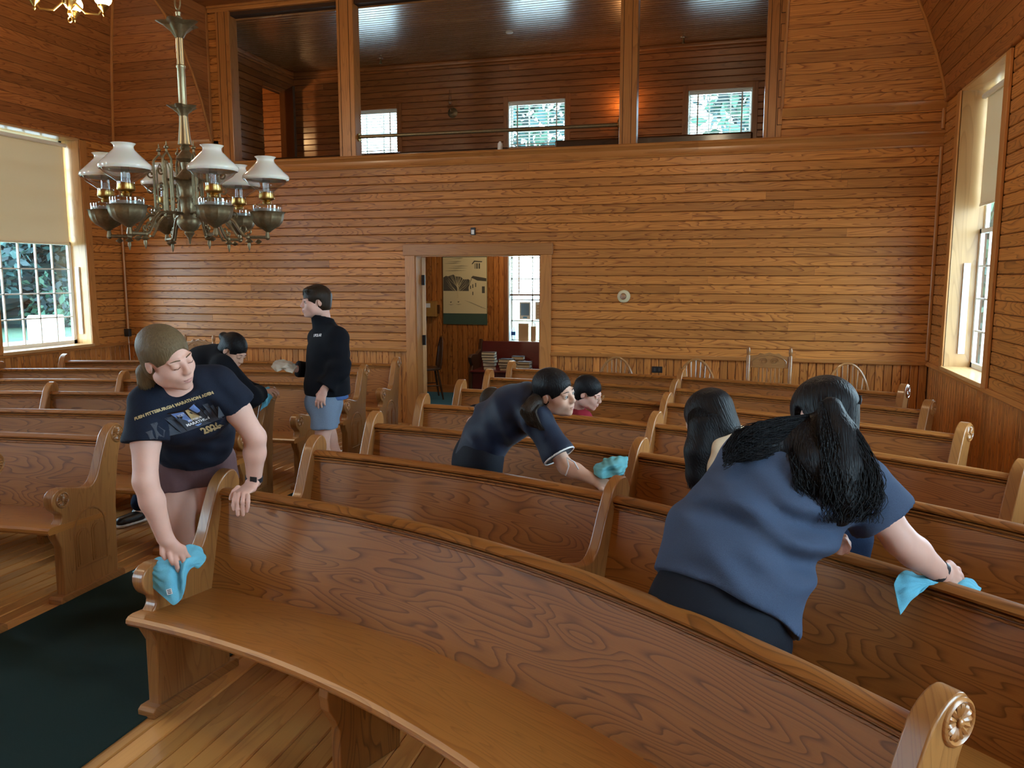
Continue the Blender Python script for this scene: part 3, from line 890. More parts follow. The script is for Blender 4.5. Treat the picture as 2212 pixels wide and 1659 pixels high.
for i, (a, b) in enumerate(GW):
    gallery_window(10 + i, a, b, GWZ0, GWZ1, YG, 'small gallery window with blinds, ' + ['left, beside the post', 'middle', 'right, beside the notched post'][i], GWZ0 + .03, 13, .043, 'white slatted blind on the ' + ['left small gallery window beside the second post', 'middle small gallery window under the rail', 'right small gallery window'][i])
# rail across the gallery front
t = thing('brass_rail', 'dark brass safety rail spanning between two gallery posts', 'rail', (-2.86, YB + .07, 3.395))
MB().tube([(-1.54, 0, .006), (1.56, 0, -.006)], .021, n=12).build('rail_tube', 'old_bronze', t, smooth=True)
for x in (-1.525, 1.555): MB().lathe([(.045, -.008), (.045, .008)], c=(x, 0, 0), n=16, axis=0).build('flange', 'brass', t)
# gallery benches seen just over the ledge
for (x0, x1, y, z, lab) in ((-6.1, -4.72, 9.75, 3.33, 'dark rounded bench back just above the ledge at left'), (-4.6, -2.7, 9.55, 3.30, 'long dark bench back behind the ledge, under the left part of the rail'), (-2.15, .1, 9.6, 3.36, 'dark bench back behind the ledge at right')):
    t = thing('gallery_bench', lab, 'bench', ((x0 + x1) / 2, y, 2.62), 0, 'gallery benches')
    h = (x1 - x0) / 2
    MB(0).box((0, 0, (z - 2.62) / 2), (2 * h, .05, z - 2.62)).build('backrest', 'dark_oak', t, bevel=.022, seg=3)
    MB(0).box((0, .22, .42), (2 * h, .42, .035)).build('seat', 'dark_oak', t, bevel=.01)
    for s in (-1, 1): MB(2).box((s * (h - .03), .22, .22), (.05, .42, .44)).build('leg', 'dark_oak', t, bevel=.005)
# little white fittings on the ledge
t = tag(MB().lathe([(.026, 0), (.03, .03), (.028, .09), (.012, .115), (.001, .118)], n=12).build('glass_vase', 'white_paint', None, smooth=True, loc=(-2.66, 9.02, GZ0)), 'small pale object standing on the gallery ledge left of the middle window', 'vase')
# sconces
def sconce(loc, lit, lab):
    t = thing('wall_sconce', lab, 'lamp', loc)
    MB().lathe([(.07, .0), (.075, -.01), (.05, -.022), (.02, -.03)], n=16, axis=1).build('backplate', 'old_bronze', t, smooth=True)
    MB().tube([(0, -.02, 0), (0, -.07, -.02), (0, -.11, 0), (0, -.11, .03)], .008).build('bracket', 'old_bronze', t, smooth=True)
    MB().lathe([(.02, .03), (.045, .05), (.05, .075), (.03, .10)], c=(0, -.11, 0), n=14).build('oil_font', 'lamp_glass' if not lit else 'old_bronze', t, smooth=True)
    MB().lathe([(.022, .10), (.034, .14), (.02, .22), (.017, .30)], c=(0, -.11, 0), n=14, cap=False).build('chimney', 'lamp_glass', t, smooth=True)
    if lit:
        MB().ball((0, -.11, .15), .024, 10).build('bulb', 'lit_globe', t, smooth='all')
        point('sconce_light', (0, -.13, .17), 10, (1, .46, .15), .03, t)
    return t
sconce((-4.11, YG, 4.14), False, 'unlit glass wall lamp between the left and middle gallery windows')
sconce((-1.60, YG, 3.92), True, 'lit wall lamp glowing orange behind the third gallery post')
for i, p in enumerate([(-5.05, 11.08, 4.862), (-.80, 11.22, 4.862), (-2.93, 10.37, 4.862)]):
    t = thing('sprinkler_head', ['ceiling sprinkler head above the left gallery window', 'ceiling sprinkler head above the right gallery window', 'pale ceiling sensor in the middle of the gallery'][i], 'sprinkler', p, 0, 'gallery ceiling fittings')
    MB().lathe([(.05, 0), (.045, -.012), (.02, -.018)], n=16).build('flange', 'nickel' if i < 2 else 'white_paint', t, smooth=True)
    if i < 2:
        MB().lathe([(.012, -.015), (.012, -.045), (.022, -.06), (.022, -.07), (.002, -.075)], n=12).build('nozzle', 'old_bronze', t, smooth=True)

# ------------------------------------------------------------------ entry room behind the doorway
we = struct('wall_entry', 'vertical board wall of the entry room seen through the door', 'wall')
EW = (-3.27, -2.25, .80, 2.35)
mb = MB()
mb.bx(-5.3, EW[0], YG + .018, YG + .15, 0, 2.5); mb.bx(EW[1], -1.2, YG + .018, YG + .15, 0, 2.5); mb.bx(EW[0], EW[1], YG + .018, YG + .15, 0, EW[2]); mb.bx(EW[0], EW[1], YG + .018, YG + .15, EW[3], 2.5)
mb.bx(-5.4, -5.3, YB + .15, YG + .15, 0, 2.5); mb.bx(-1.2, -1.1, YB + .15, YG + .15, 0, 2.5)
mb.build('wall_core', 'groove_dark', we)
plank_field(we, (0, YG + .02, 0), Z_, X_, (0, -1, 0), 2.5, -5.3, -1.2, .082, .02, 'wall_pine', holes=[(EW[2] - .0, EW[3] + .0, EW[0], EW[1])], butts=None, name='wall_board')
plank_field(we, (-5.3, 0, 0), Z_, Y_, X_, 2.5, YB + .15, YG, .082, .02, 'wall_pine', butts=None, name='wall_board')
MB(0).bx(-5.3, -1.2, YG - .015, YG, 0, .12).build('baseboard', 'trim_pine', we)
fe = struct('floor_entry', 'blue carpeted entry floor', 'floor')
MB(0).bx(-5.4, -1.1, YB + .09, YG + .02, -.06, .004).build('carpet_base', 'carpet_blue', fe)
ce = struct('ceiling_entry', 'entry room ceiling', 'ceiling')
MB(0).bx(-5.4, -1.1, YB + .15, YG + .02, 2.44, 2.50).build('ceiling_board', 'gallery_pine', ce)
gallery_window(13, EW[0], EW[1], EW[2], EW[3], YG, 'bright entry window seen through the doorway with a raised blind', 1.52, 16, .052, 'slatted blind half raised on the entry window behind the doorway', cols=3, rows=5)
lt = thing('added_entry_lamp', 'unseen ceiling lamp added to brighten the entry room', 'lamp', (-3.1, 10.3, 2.44))  # unseen lamp added to lift the dark entry room
MB().lathe([(.10, 0), (.11, -.02), (.09, -.07), (.001, -.09)], n=18).build('lamp_globe', 'lit_globe', lt, smooth=True)
point('entry_fill_light', (0, 0, -.16), 22, (1, .84, .6), .08, lt)
# hanging picture of a snowy church
t = thing('hanging_print', 'winter church print on a green hanging scroll in the entry room', 'picture', (-3.94, YG - .012, 1.05))
MB().bx(-.35, .35, -.004, .004, 0, 1.16).build('green_backing', plain('scroll_green', (.055, .105, .078), .9), t)
pap = plain('print_cream', (.72, .64, .38), .9); ink = plain('print_ink', (.09, .085, .065), .9); inkl = plain('print_grey', (.36, .32, .20), .9)
pr = MB().bx(-.345, .345, -.008, -.004, .165, 1.00).build('print_sheet', pap, t)
def flat(poly, m, y, name='ink_shape'):
    mb_ = MB(); mb_.add([(x, y, z) for x, z in poly], [list(range(len(poly)))]); return mb_.build(name, m, pr)
hill = [(-.34, .50)] + [(-.34 + .04 * k, .70 + .035 * math.sin(k * .45) + .012 * math.sin(k * 2.1)) for k in range(11)] + [(.08, .66), (.06, .56), (.09, .50)]
flat(hill, ink, -.0085)
for k in range(6):
    z = .80 + .035 * k + .01 * math.sin(k * 3); x0 = -.33 + .05 * (k % 3)
    flat([(x0, z), (x0 + .18, z + .012), (x0 + .36 - .03 * k, z + .004), (x0 + .15, z - .006)], inkl, -.0085)
flat([(.06, .56), (.12, .71), (.2, .66), (.34, .64), (.34, .42), (.07, .42)], pap, -.0095)
flat([(.10, .70), (.13, .725), (.34, .69), (.34, .645), (.2, .655)], ink, -.0105)
flat([(.11, .70), (.115, .69), (.062, .555), (.055, .56)], ink, -.0105)
for (a, b, c, d_) in ((.085, .10, .53, .58), (.12, .135, .545, .60), (.165, .18, .56, .62), (.12, .135, .44, .49), (.27, .315, .47, .57)): flat([(a, c), (b, c), (b, d_), (a, d_)], ink, -.0105)
flat([(.12, .725), (.15, .80), (.15, .88), (.26, .88), (.26, .80), (.29, .73)], pap, -.0095)
flat([(.11, .90), (.15, .95), (.28, .94), (.27, .925), (.16, .93), (.125, .895)], ink, -.0105)
for a in (.155, .185, .22): flat([(a, .83), (a + .022, .83), (a + .022, .91), (a, .91)], inkl if a < .16 else ink, -.0105)
br = MB()
random.seed(3)
for k in range(26):
    a = math.radians(20 + 140 * k / 25); L = .20 + .06 * random.random(); x0, z0 = -.11 + random.uniform(-.01, .01), .45 + random.random() * .12
    p0 = (x0, -.0095, z0); p1 = (x0 + math.cos(a) * L * .6, -.0098, z0 + math.sin(a) * L * .6 + .04); p2 = (x0 + math.cos(a) * L * .85, -.0100, z0 + math.sin(a) * L + .06)
    br.tube([p0, p1, p2], [.0022, .0016, .0006], n=4)
br.tube([(-.11, -.0095, .40), (-.11, -.0097, .50), (-.11, -.0099, .60)], [.009, .006, .003], n=4)
br.build('pale_tree', pap, pr)
for (x, z) in ((-.22, .30), (-.10, .305)):
    flat([(x - .05, z), (x, z - .012), (x + .05, z + .002), (x, z - .006)], ink, -.009); flat([(x - .02, z + .035), (x + .015, z + .042), (x, z + .02)], ink, -.009)
for k in range(9):
    x0 = .0 + .03 * k; z0 = .36 - .012 * k
    flat([(x0, z0), (x0 + .12, z0 - .035), (x0 + .12, z0 - .038), (x0, z0 - .003)], inkl, -.009)
for k in range(5):
    flat([(-.32 + .06 * k, .44), (-.30 + .06 * k, .47 + .012 * (k % 2)), (-.27 + .06 * k, .44), (-.27 + .06 * k, .40), (-.32 + .06 * k, .40)], pap, -.0093)
random.seed(21)
# small wooden box on the wall
t = thing('wall_box', 'small varnished wooden box with white label beside the church print', 'box', (-4.47, YG, 1.28))
MB(2).bx(-.10, .10, -.11, 0, -.115, .115).build('case', plain('box_yellow', (.42, .22, .05), .4, noise=.15, nscale=20), t, bevel=.006)
MB().bx(-.085, .01, -.112, -.110, .02, .085).build('label_card', 'white_paint', t)
MB().bx(.10, .13, -.06, -.02, -.07, .06).build('side_bracket', 'dark_oak', t)
# red bench (old pew) with books
t = thing('red_bench', 'dark red painted bench holding stacks of books in the entry room', 'bench', (-2.85, 11.18, 0))
MB(0).bx(-.80, .80, -.34, .10, .40, .435).build('seat', 'bench_red', t, bevel=.012, seg=3)
MB(0).bx(-.80, .80, -.30, -.275, .03, .40).build('front_board', 'bench_red', t, bevel=.004)
MB(0).box((0, .16, .60), (1.60, .028, .44), R=Matrix.Rotation(math.radians(-10), 3, 'X')).build('backrest', 'bench_red', t, bevel=.008)
for s in (-1, 1):
    poly = [(-.34, 0), (.20, 0), (.25, .82), (.17, .85), (.12, .70), (-.05, .645), (-.30, .66), (-.37, .62), (-.33, .55), (-.28, .50), (-.33, .42)]
    MB().prism(poly, s * .80 - .025, s * .80 + .025, lambda a, b, d: (d, a, b), g='b').build('end_panel', 'dark_oak', t, bevel=.008)
bk_cov = [plain('book_brown', (.06, .028, .018), .6), plain('book_black', (.012, .012, .016), .6), plain('book_maroon', (.09, .02, .022), .6), plain('book_blue', (.05, .12, .2), .6)]
bk_pg = plain('book_pages', (.74, .68, .52), .9)
def book(loc, w, h, d, rz, cov, lab):
    b = thing('book', lab, 'book', loc, rz, 'books stacked on the red bench')
    MB().box((0, 0, h / 2), (w - .008, d - .008, h - .008)).build('pages', bk_pg, b)
    m_ = MB(); m_.box((0, 0, .002), (w, d, .004)); m_.box((0, 0, h - .002), (w, d, .004)); m_.box((0, d / 2 - .002, h / 2), (w, .004, h))
    m_.build('cover', cov, b)
random.seed(5)
stacks = [(-.56, -.16, 6, 'leftmost'), (-.30, -.20, 4, 'second'), (-.18, -.02, 4, 'rear'), (-.03, -.20, 3, 'third'), (.36, -.16, 6, 'rightmost')]
for si, (x, y, n_, nm) in enumerate(stacks):
    z = .4352
    for k in range(n_):
        h = random.choice((.038, .045, .05)); w = random.uniform(.17, .20)
        pos = 'bottom' if k == 0 else ('top' if k == n_ - 1 else ['second', 'third', 'fourth', 'fifth'][k - 1] + ' from bottom')
        book((-2.85 + x + random.uniform(-.012, .012), 11.18 + y + random.uniform(-.01, .01), z), w, h, .15, random.uniform(-.12, .12) + (.25 if si == 0 and k == 0 else 0), bk_cov[random.choice((0, 0, 1, 1, 2, 0)) if not (si == 4 and k == n_ - 1) else 3], 'hymn book, %s of the %s stack on the red bench' % (pos, nm))
        z += h + .0004
# things on the entry window sill
t = thing('water_bottle', 'clear water bottle with blue label on the entry window sill', 'bottle', (-3.205, YG + .05, EW[2] + .012))
MB().lathe([(.03, 0), (.033, .01), (.033, .15), (.014, .19), (.014, .215), (.001, .217)], n=14).build('bottle_body', 'lamp_glass', t, smooth=True)
MB().lathe([(.0338, .085), (.0338, .135)], n=14, cap=False).build('label_band', plain('label_blue', (.02, .12, .5), .5), t, smooth=True)
kraft = plain('kraft_paper', (.52, .37, .22), .85)
t = tag(MB().box((0, 0, .13), (.15, .035, .26)).build('cardboard_folder', kraft, None, loc=(-3.05, YG + .07, EW[2] + .012)), 'tan cardboard folder standing on the entry window sill', 'folder')
t = thing('paper_bag', 'slim tan paper bag with loop handle on the entry window sill', 'bag', (-2.895, YG + .06, EW[2] + .012))
MB().box((0, 0, .11), (.075, .04, .22)).build('bag_body', kraft, t, bevel=.004)
MB().tube([(-.02, 0, .22), (-.02, 0, .26), (0, 0, .28), (.02, 0, .26), (.02, 0, .22)], .005).build('handle', 'white_paint', t)
t = thing('window_flyer', 'blue picture flyer taped inside the entry window', 'flyer', (-3.04, YG + .112, 1.26))
MB().box((0, 0, 0), (.17, .002, .26)).build('sheet', 'white_paint', t)
MB().box((0, -.002, .02), (.13, .002, .18)).build('picture', plain('flyer_blue', (.16, .28, .42), .8), t)
MB().box((0, -.002, -.10), (.06, .002, .025)).build('caption_bar', plain('flyer_bar', (.10, .3, .55), .8), t)
t = thing('window_notice', 'tan ruled notice taped inside the entry window', 'notice', (-2.80, YG + .112, 1.26))
MB().box((0, 0, 0), (.17, .002, .27)).build('sheet', 'white_paint', t)
MB().box((0, -.002, -.01), (.13, .002, .20)).build('print_block', kraft, t)
for k in range(4): MB().box((0, -.0035, -.08 + .045 * k), (.11, .001, .006)).build('text_line', 'cream_shade', t)

# ------------------------------------------------------------------ chairs along the walls
def bow_chair(loc, rz, lab, mat='chair_oak', group='bow-back chairs along the back wall'):
    t = thing('bow_back_chair', lab, 'chair', loc, rz, group)
    MB(0).prism([(.20 * math.cos(a) * (1 if math.sin(a) < 0 else .92), .20 * math.sin(a)) for a in [2 * PI * k / 20 for k in range(20)]], .42, .455, lambda x, y, d: (x * 1.05, y, d), g=0).build('seat', mat, t, bevel=.012, seg=3)
    bow = [(.215 * math.cos(a), .155 + .05 * max(0, math.sin(a)), .455 + (.44 * math.sin(a) if True else 0)) for a in [PI * k / 20 for k in range(21)]]
    MB().tube(bow, .013, n=8).build('bow', mat, t, smooth=True)
    for k in range(7):
        x = -.15 + .05 * k
        zt = .455 + .44 * math.sqrt(max(0, 1 - (x / .215) ** 2))
        MB().tube([(x * .8, .15, .45), (x, .155 + .05 * (zt - .455) / .44, zt)], [.006, .007], n=6).build('spindle', mat, t, smooth=True)
    for sx in (-1, 1):
        for sy in (-1, 1):
            MB().tube([(sx * .13, sy * .12, .43), (sx * .165, sy * .155, .22), (sx * .20, sy * .19, 0)], [.014, .018, .011], n=8).build('leg', mat, t, smooth=True)
        MB().tube([(sx * .17, -.16, .20), (sx * .17, .16, .20)], .009, n=6).build('stretcher', mat, t, smooth=True)
    return t
bow_chair((-1.235, 8.42, 0), 0, 'bow-back chair against the wainscot just right of the doorway, left of the outlet')
bow_chair((-.395, 8.42, 0), 0, 'bow-back chair against the wainscot just right of the black outlet')
bow_chair((1.09, 8.42, 0), 0, 'bow-back chair in the right corner beyond the dark-haired woman')
bow_chair((-4.30, 10.85, .004), math.radians(-60), 'dark bow-back chair on the blue carpet in the entry room', 'dark_oak', None)
def press_chair(loc, rz, lab):
    t = thing('press_back_chair', lab, 'chair', loc, rz, 'press-back chairs along the back wall')
    m = 'chair_oak'
    MB(0).box((0, 0, .445), (.44, .42, .035)).build('seat', m, t, bevel=.014, seg=3)
    for s in (-1, 1):
        prof = [(.018, 0), (.020, .10), (.014, .14), (.020, .18), (.021, .50), (.015, .53), (.022, .56), (.019, .60), (.021, .95), (.014, .965), (.021, .985), (.020, 1.02), (.012, 1.04), (.001, 1.045)]
        MB().lathe(prof, c=(s * .205, .185, 0), n=12).build('back_post', m, t, smooth=True)
        MB().lathe([(.014, 0), (.020, .12), (.014, .30), (.020, .34), (.018, .44)], c=(s * .19, -.17, 0), n=10).build('leg', m, t, smooth=True)
        MB().tube([(s * .195, -.17, .18), (s * .205, .185, .18)], .01).build('stretcher', m, t, smooth=True)
    crest = [(-.185, .835), (.185, .835), (.185, .955), (.12, .96), (.09, .985), (.05, .975), (0, .992), (-.05, .975), (-.09, .985), (-.12, .96), (-.185, .955)]
    cr = MB().prism(crest, .178, .196, lambda x, z, d: (x, d, z), g=0).build('crest_rail', m, t, bevel=.004)
    cv = MB()
    for s in (-1, 1):
        cv.tube([(s * (.05 + .04 * math.cos(a) * (1 - a / 14)), .176, .905 + .035 * math.sin(a) * (1 - a / 14)) for a in [k * .5 for k in range(22)]], .004, n=5)
        cv.tube([(s * .01, .176, .965), (s * .07, .176, .955), (s * .13, .176, .935), (s * .165, .176, .90), (s * .16, .176, .86)], .004, n=5)
    cv.build('carving', m, cr, smooth=True)
    for k in range(6): MB().tube([(-.10 + .04 * k, .185, .455), (-.10 + .04 * k, .187, .84)], .0065, n=6).build('spindle', m, t, smooth=True)
    return t
press_chair((.335, 8.38, 0), 0, 'carved press-back chair with turned posts between two bow-back chairs')
press_chair((-7.13, 8.38, 0), 0, 'press-back chair in the left corner, its left post beside the conduit box')
press_chair((-6.43, 8.38, 0), 0, 'press-back chair right of the corner chair, behind the blonde woman')

# ------------------------------------------------------------------ small wall fittings
t = thing('wall_sensor', 'small black and white sensor above the doorway', 'sensor', (-2.945, YB, 2.275))
MB().box((0, -.012, 0), (.055, .024, .085)).build('sensor_case', 'black_plastic', t, bevel=.004)
MB().box((0, -.0255, -.008), (.034, .003, .05)).build('sensor_face', 'white_paint', t, bevel=.001)
t = thing('heat_detector', 'round cream detector with silver centre on the back wall', 'detector', (-1.205, YB, 1.545))
MB().lathe([(.07, 0), (.072, -.012), (.062, -.030), (.040, -.036), (.036, -.042)], n=28, axis=1).build('detector_base', plain('detector_cream', (.62, .54, .34), .5), t, smooth=True)
MB().lathe([(.034, -.040), (.036, -.060), (.028, -.072), (.001, -.075)], n=20, axis=1).build('detector_cap', 'nickel', t, smooth=True)
t = thing('wall_outlet', 'black double outlet plate on the wainscot between two bow-back chairs', 'outlet', (-.825, YB, .745))
MB().box((0, -.004, 0), (.115, .008, .07)).build('outlet_plate', 'black_plastic', t, bevel=.002)
for x in (-.025, .025): MB().box((x, -.009, 0), (.022, .003, .035)).build('socket', plain('socket_grey%d' % (x > 0), (.05, .05, .055), .4), t)
t = thing('corner_conduit', 'wood-coloured conduit with a black box running down the left corner', 'conduit', (XL + .03, YB - .03, 0))
MB().tube([(0, 0, 1.07), (0, 0, 3.40)], .017, n=12).build('conduit_pipe', 'trim_pine', t, smooth=True)
MB().box((.012, -.02, 1.03), (.075, .05, .10)).build('junction_box', 'black_plastic', t, bevel=.004)
MB().tube([(.0, 0, .98), (.01, -.004, .6), (.004, 0, .02)], .004).build('cord', 'white_paint', t)

# ------------------------------------------------------------------ oil-lamp chandelier over the aisle
CH = (-3.205, 4.228, 0)
ch = thing('oil_lamp_chandelier', 'ornate bronze six-arm oil lamp chandelier with white glass shades', 'chandelier', (CH[0], CH[1], 1.97))
def zz(z): return z - 1.97
BZ = 'old_bronze'
# chain
cn = MB()
z = 3.30
k = 0
while z < 4.98:
    pts = [(.018 * math.cos(a), 0, z + .045 + .045 * math.sin(a)) if k % 2 == 0 else (0, .018 * math.cos(a), z + .045 + .045 * math.sin(a)) for a in [2 * PI * i / 12 for i in range(13)]]
    cn.tube([(p[0], p[1], zz(p[2])) for p in pts], .005, n=6, cap=False)
    z += .072; k += 1
cn.build('chain', 'pale_brass', ch, smooth=True)
MB().lathe([(.004, zz(3.30)), (.016, zz(3.285)), (.012, zz(3.265)), (.022, zz(3.255)), (.012, zz(3.24))], n=14).build('chain_loop', 'pale_brass', ch, smooth=True)
MB().lathe([(.020, zz(3.16)), (.021, zz(2.99)), (.026, zz(2.985)), (.026, zz(2.975)), (.022, zz(2.97)), (.023, zz(2.76))], n=18).build('stem_tube', 'pale_brass', ch, smooth=True)
MB().lathe([(.024, zz(2.72)), (.026, zz(2.66)), (.036, zz(2.56)), (.040, zz(2.535)), (.028, zz(2.53))], n=18).build('stem_vase', 'pale_brass', ch, smooth=True)
def leaf_collar(z0, R, H, n, name):
    f = lambda a, t: 1 + .28 * t * t * math.cos(n * a)
    m = MB(); m.lathe([(.022, zz(z0 - H)), (R * .40, zz(z0 - H * .55)), (R * .62, zz(z0 - H * .25)), (R * .80, zz(z0 + .005)), (R, zz(z0 + .012)), (R * .80, zz(z0 - .004)), (R * .5, zz(z0 - H * .15)), (.02, zz(z0 - H * .1))], n=48, flute=lambda a, t: 1 + .26 * (1 - abs(2 * t - 1)) * math.cos(n * a), cap=False)
    m.build(name, BZ, ch, smooth=True)
    return m
leaf_collar(3.215, .105, .075, 5, 'leaf_collar')
leaf_collar(2.745, .075, .055, 5, 'leaf_collar')
MB().lathe([(.02, zz(2.53)), (.030, zz(2.515)), (.022, zz(2.50)), (.052, zz(2.462)), (.056, zz(2.45)), (.030, zz(2.43)), (.024, zz(2.39)), (.060, zz(2.345)), (.070, zz(2.325)), (.050, zz(2.30)), (.044, zz(2.24)), (.052, zz(2.225)), (.044, zz(2.21)), (.040, zz(2.15)), (.066, zz(2.10)), (.070, zz(2.075)), (.050, zz(2.04)), (.026, zz(2.025)), (.030, zz(2.015)), (.010, zz(1.985)), (.003, zz(1.95))], n=24).build('hub_column', BZ, ch, smooth=True)
def spiral(c, r, a0, turns, sgn, n=16):
    return [(c[0] + r * (1 - .75 * i / n) * math.cos(a0 + sgn * 2 * PI * turns * i / n), c[1] + r * (1 - .75 * i / n) * math.sin(a0 + sgn * 2 * PI * turns * i / n)) for i in range(n + 1)]
def chandelier_arm(ang):
    arm = link('lamp_arm', None, ch); arm.rotation_euler = (0, 0, ang)
    # gothic bracket near the hub
    b = MB()
    for dx in (0.115, 0.185):
        b.tube([(dx, 0, zz(2.10)), (dx, 0, zz(2.40))], .0075, n=6)
    b.tube([(.115, 0, zz(2.40)), (.118, 0, zz(2.44)), (.150, 0, zz(2.475)), (.182, 0, zz(2.44)), (.185, 0, zz(2.40))], .0075, n=6)
    b.tube([(.132, 0, zz(2.14)), (.132, 0, zz(2.38)), (.150, 0, zz(2.42)), (.168, 0, zz(2.38)), (.168, 0, zz(2.14))], .005, n=6)
    b.tube([(.15, 0, zz(2.47)), (.15, 0, zz(2.535))], [.008, .002], n=6)
    b.ball((.15, 0, zz(2.50)), .014, 8, (1, 1, .8))
    b.tube([(.05, 0, zz(2.33)), (.115, 0, zz(2.33))], .009, n=6); b.tube([(.05, 0, zz(2.13)), (.185, 0, zz(2.13))], .009, n=6)
    b.build('gothic_bracket', BZ, arm, smooth=True)
    # sweeping double arm and horizontal bar
    s = MB()
    P1 = [(.17, 0, zz(2.13)), (.225, 0, zz(2.12)), (.265, 0, zz(2.085)), (.29, 0, zz(2.04)), (.315, 0, zz(2.005)), (.345, 0, zz(1.995)), (.455, 0, zz(1.995))]
    s.tube(P1, .010, n=7)
    s.tube([(p[0] - .025, 0, p[2] - .022) for p in P1[:5]] + [(.31, 0, zz(1.985))], .007, n=6)
    s.tube([(.455, 0, zz(1.99)), (.455, 0, zz(2.03))], [.016, .009], n=8)
    s.ball((.34, 0, zz(1.995)), .016, 8); s.ball((.455, 0, zz(1.993)), .015, 8)
    s.build('arm_bar', BZ, arm, smooth=True)
    for (cx_, cz_, r, a0, tn, sg) in ((.215, 2.155, .030, -1.6, 1.2, 1), (.262, 2.125, .024, -1.2, 1.2, 1), (.31, 2.045, .026, -2.0, 1.2, 1), (.205, 2.265, .030, 3.1, 1.1, -1), (.10, 2.20, .026, 0, 1.1, 1), (.345, 2.03, .018, -2.2, 1.0, 1), (.205, 2.36, .024, 3.1, 1.1, 1)):
        MB().tube([(x, 0, zz(z)) for x, z in spiral((cx_, cz_), r, a0, tn, sg)], .0052, n=5).build('scroll', BZ, arm, smooth=True)
    f = MB()
    f.lathe([(.008, zz(1.985)), (.018, zz(1.975)), (.024, zz(1.968)), (.008, zz(1.960)), (.010, zz(1.945)), (.003, zz(1.915)), (.001, zz(1.912))], c=(.345, 0, 0), n=10)
    f.lathe([(.006, zz(1.982)), (.022, zz(1.968)), (.006, zz(1.955))], c=(.40, 0, 0), n=8)
    f.build('drop_finial', BZ, arm, smooth=True)
    # lamp
    lp = link('oil_lamp', None, ch)
    lp.location = (.46 * math.cos(ang), .46 * math.sin(ang), 0)
    lp.scale = (1.10, 1.10, 1)
    MB().lathe([(.010, zz(2.025)), (.020, zz(2.035)), (.034, zz(2.046)), (.060, zz(2.062)), (.078, zz(2.085)), (.086, zz(2.112)), (.089, zz(2.138)), (.097, zz(2.146)), (.084, zz(2.142)), (.05, zz(2.09))], n=40, cap=False, flute=lambda a, t: 1 + .035 * math.cos(16 * a)).build('fluted_bowl', BZ, lp, smooth=True)
    MB().lathe([(.05, zz(2.10)), (.078, zz(2.135)), (.082, zz(2.15)), (.082, zz(2.182)), (.074, zz(2.19)), (.02, zz(2.193))], n=28, cap=False).build('glass_font', 'lamp_glass', lp, smooth=True)
    MB().lathe([(.076, zz(2.14)), (.076, zz(2.165)), (.001, zz(2.166))], n=24, cap=False).build('lamp_oil', plain_once('lamp_oil', (.30, .28, .24), .2), lp, smooth=True)
    MB().lathe([(.022, zz(2.19)), (.026, zz(2.205)), (.018, zz(2.21)), (.040, zz(2.222)), (.044, zz(2.23)), (.040, zz(2.262)), (.034, zz(2.266))], n=22).build('burner', 'brass', lp, smooth=True)
    MB().lathe([(.038, zz(2.235)), (.042, zz(2.27)), (.060, zz(2.285)), (.095, zz(2.31)), (.114, zz(2.335)), (.120, zz(2.352))], n=30, cap=False).build('clear_glass_bowl', 'lamp_glass', lp, smooth=True)
    MB().lathe([(.120, zz(2.335)), (.126, zz(2.345)), (.124, zz(2.360)), (.100, zz(2.385)), (.070, zz(2.418)), (.050, zz(2.440)), (.046, zz(2.452)), (.047, zz(2.462)), (.056, zz(2.472)), (.058, zz(2.474)), (.052, zz(2.474)), (.042, zz(2.460)), (.041, zz(2.452)), (.046, zz(2.436)), (.094, zz(2.382)), (.118, zz(2.355))], n=32, cap=False).build('opal_shade', 'opal_glass', lp, smooth=True, angle=60)
    MB().tube([(0, 0, zz(2.26)), (0, 0, zz(2.47))], [.022, .016], n=12, cap=False).build('chimney', 'lamp_glass', lp, smooth=True)
def plain_once(name, col, r):
    return MATS.get(name) or plain(name, col, r)
for k in range(6): chandelier_arm(math.radians(24.6 + 60 * k))

# ------------------------------------------------------------------ lit brass ceiling fixtures (one shows at the top edge)
def fixture(loc, lab, e, grp='added ceiling lights out of view'):
    t = thing('ceiling_light', lab, 'lamp', loc, 0, grp)
    H = ZC - loc[2]
    MB().lathe([(.012, .12), (.012, H - .03), (.07, H - .02), (.075, H)], n=14).build('drop_rod', 'brass', t, smooth=True)
    MB().lathe([(.003, -.10), (.02, -.08), (.012, -.05), (.05, 0), (.06, .04), (.03, .09), (.012, .13)], n=18).build('brass_hub', 'brass', t, smooth=True)
    tor = MB(); tor.tube([(.022 * math.cos(a), 0, -.125 + .022 * math.sin(a)) for a in [2 * PI * i / 14 for i in range(15)]], .004, n=6, cap=False)
    tor.build('pull_ring', 'brass', t, smooth=True)
    for k in range(4):
        a = math.radians(35 + 90 * k); c, s = math.cos(a), math.sin(a)
        MB().tube([(.04 * c, .04 * s, .02), (.12 * c, .12 * s, -.06), (.22 * c, .22 * s, -.06), (.26 * c, .26 * s, .0)], .009, n=8).build('fixture_arm', 'brass', t, smooth=True)
        MB().lathe([(.003, -.075), (.012, -.06), (.008, -.045), (.025, -.02), (.045, 0), (.045, .015)], c=(.26 * c, .26 * s, 0), n=14).build('lamp_cup', 'brass', t, smooth=True)
        MB().ball((.26 * c, .26 * s, .075), .072, 14, (1, 1, .95)).build('lit_glass_globe', 'lit_globe', t, smooth='all')
    point('ceiling_light_lamp', (0, 0, -.17), e, (1.0, .80, .54), .15, t)
    return t
fixture((-5.50, 5.85, 4.03), 'lit brass ceiling light glowing at the top left corner', 52, None)
fixture((-.40, 5.60, 4.10), 'unseen brass ceiling light added above the right-hand pews for warm light', 52)  # unseen fixture added to warm the centre and right of the back wall
fixture((-.40, 1.60, 4.10), 'unseen brass ceiling light added above the viewpoint at right', 52)  # added out of view to fill the room with warm light
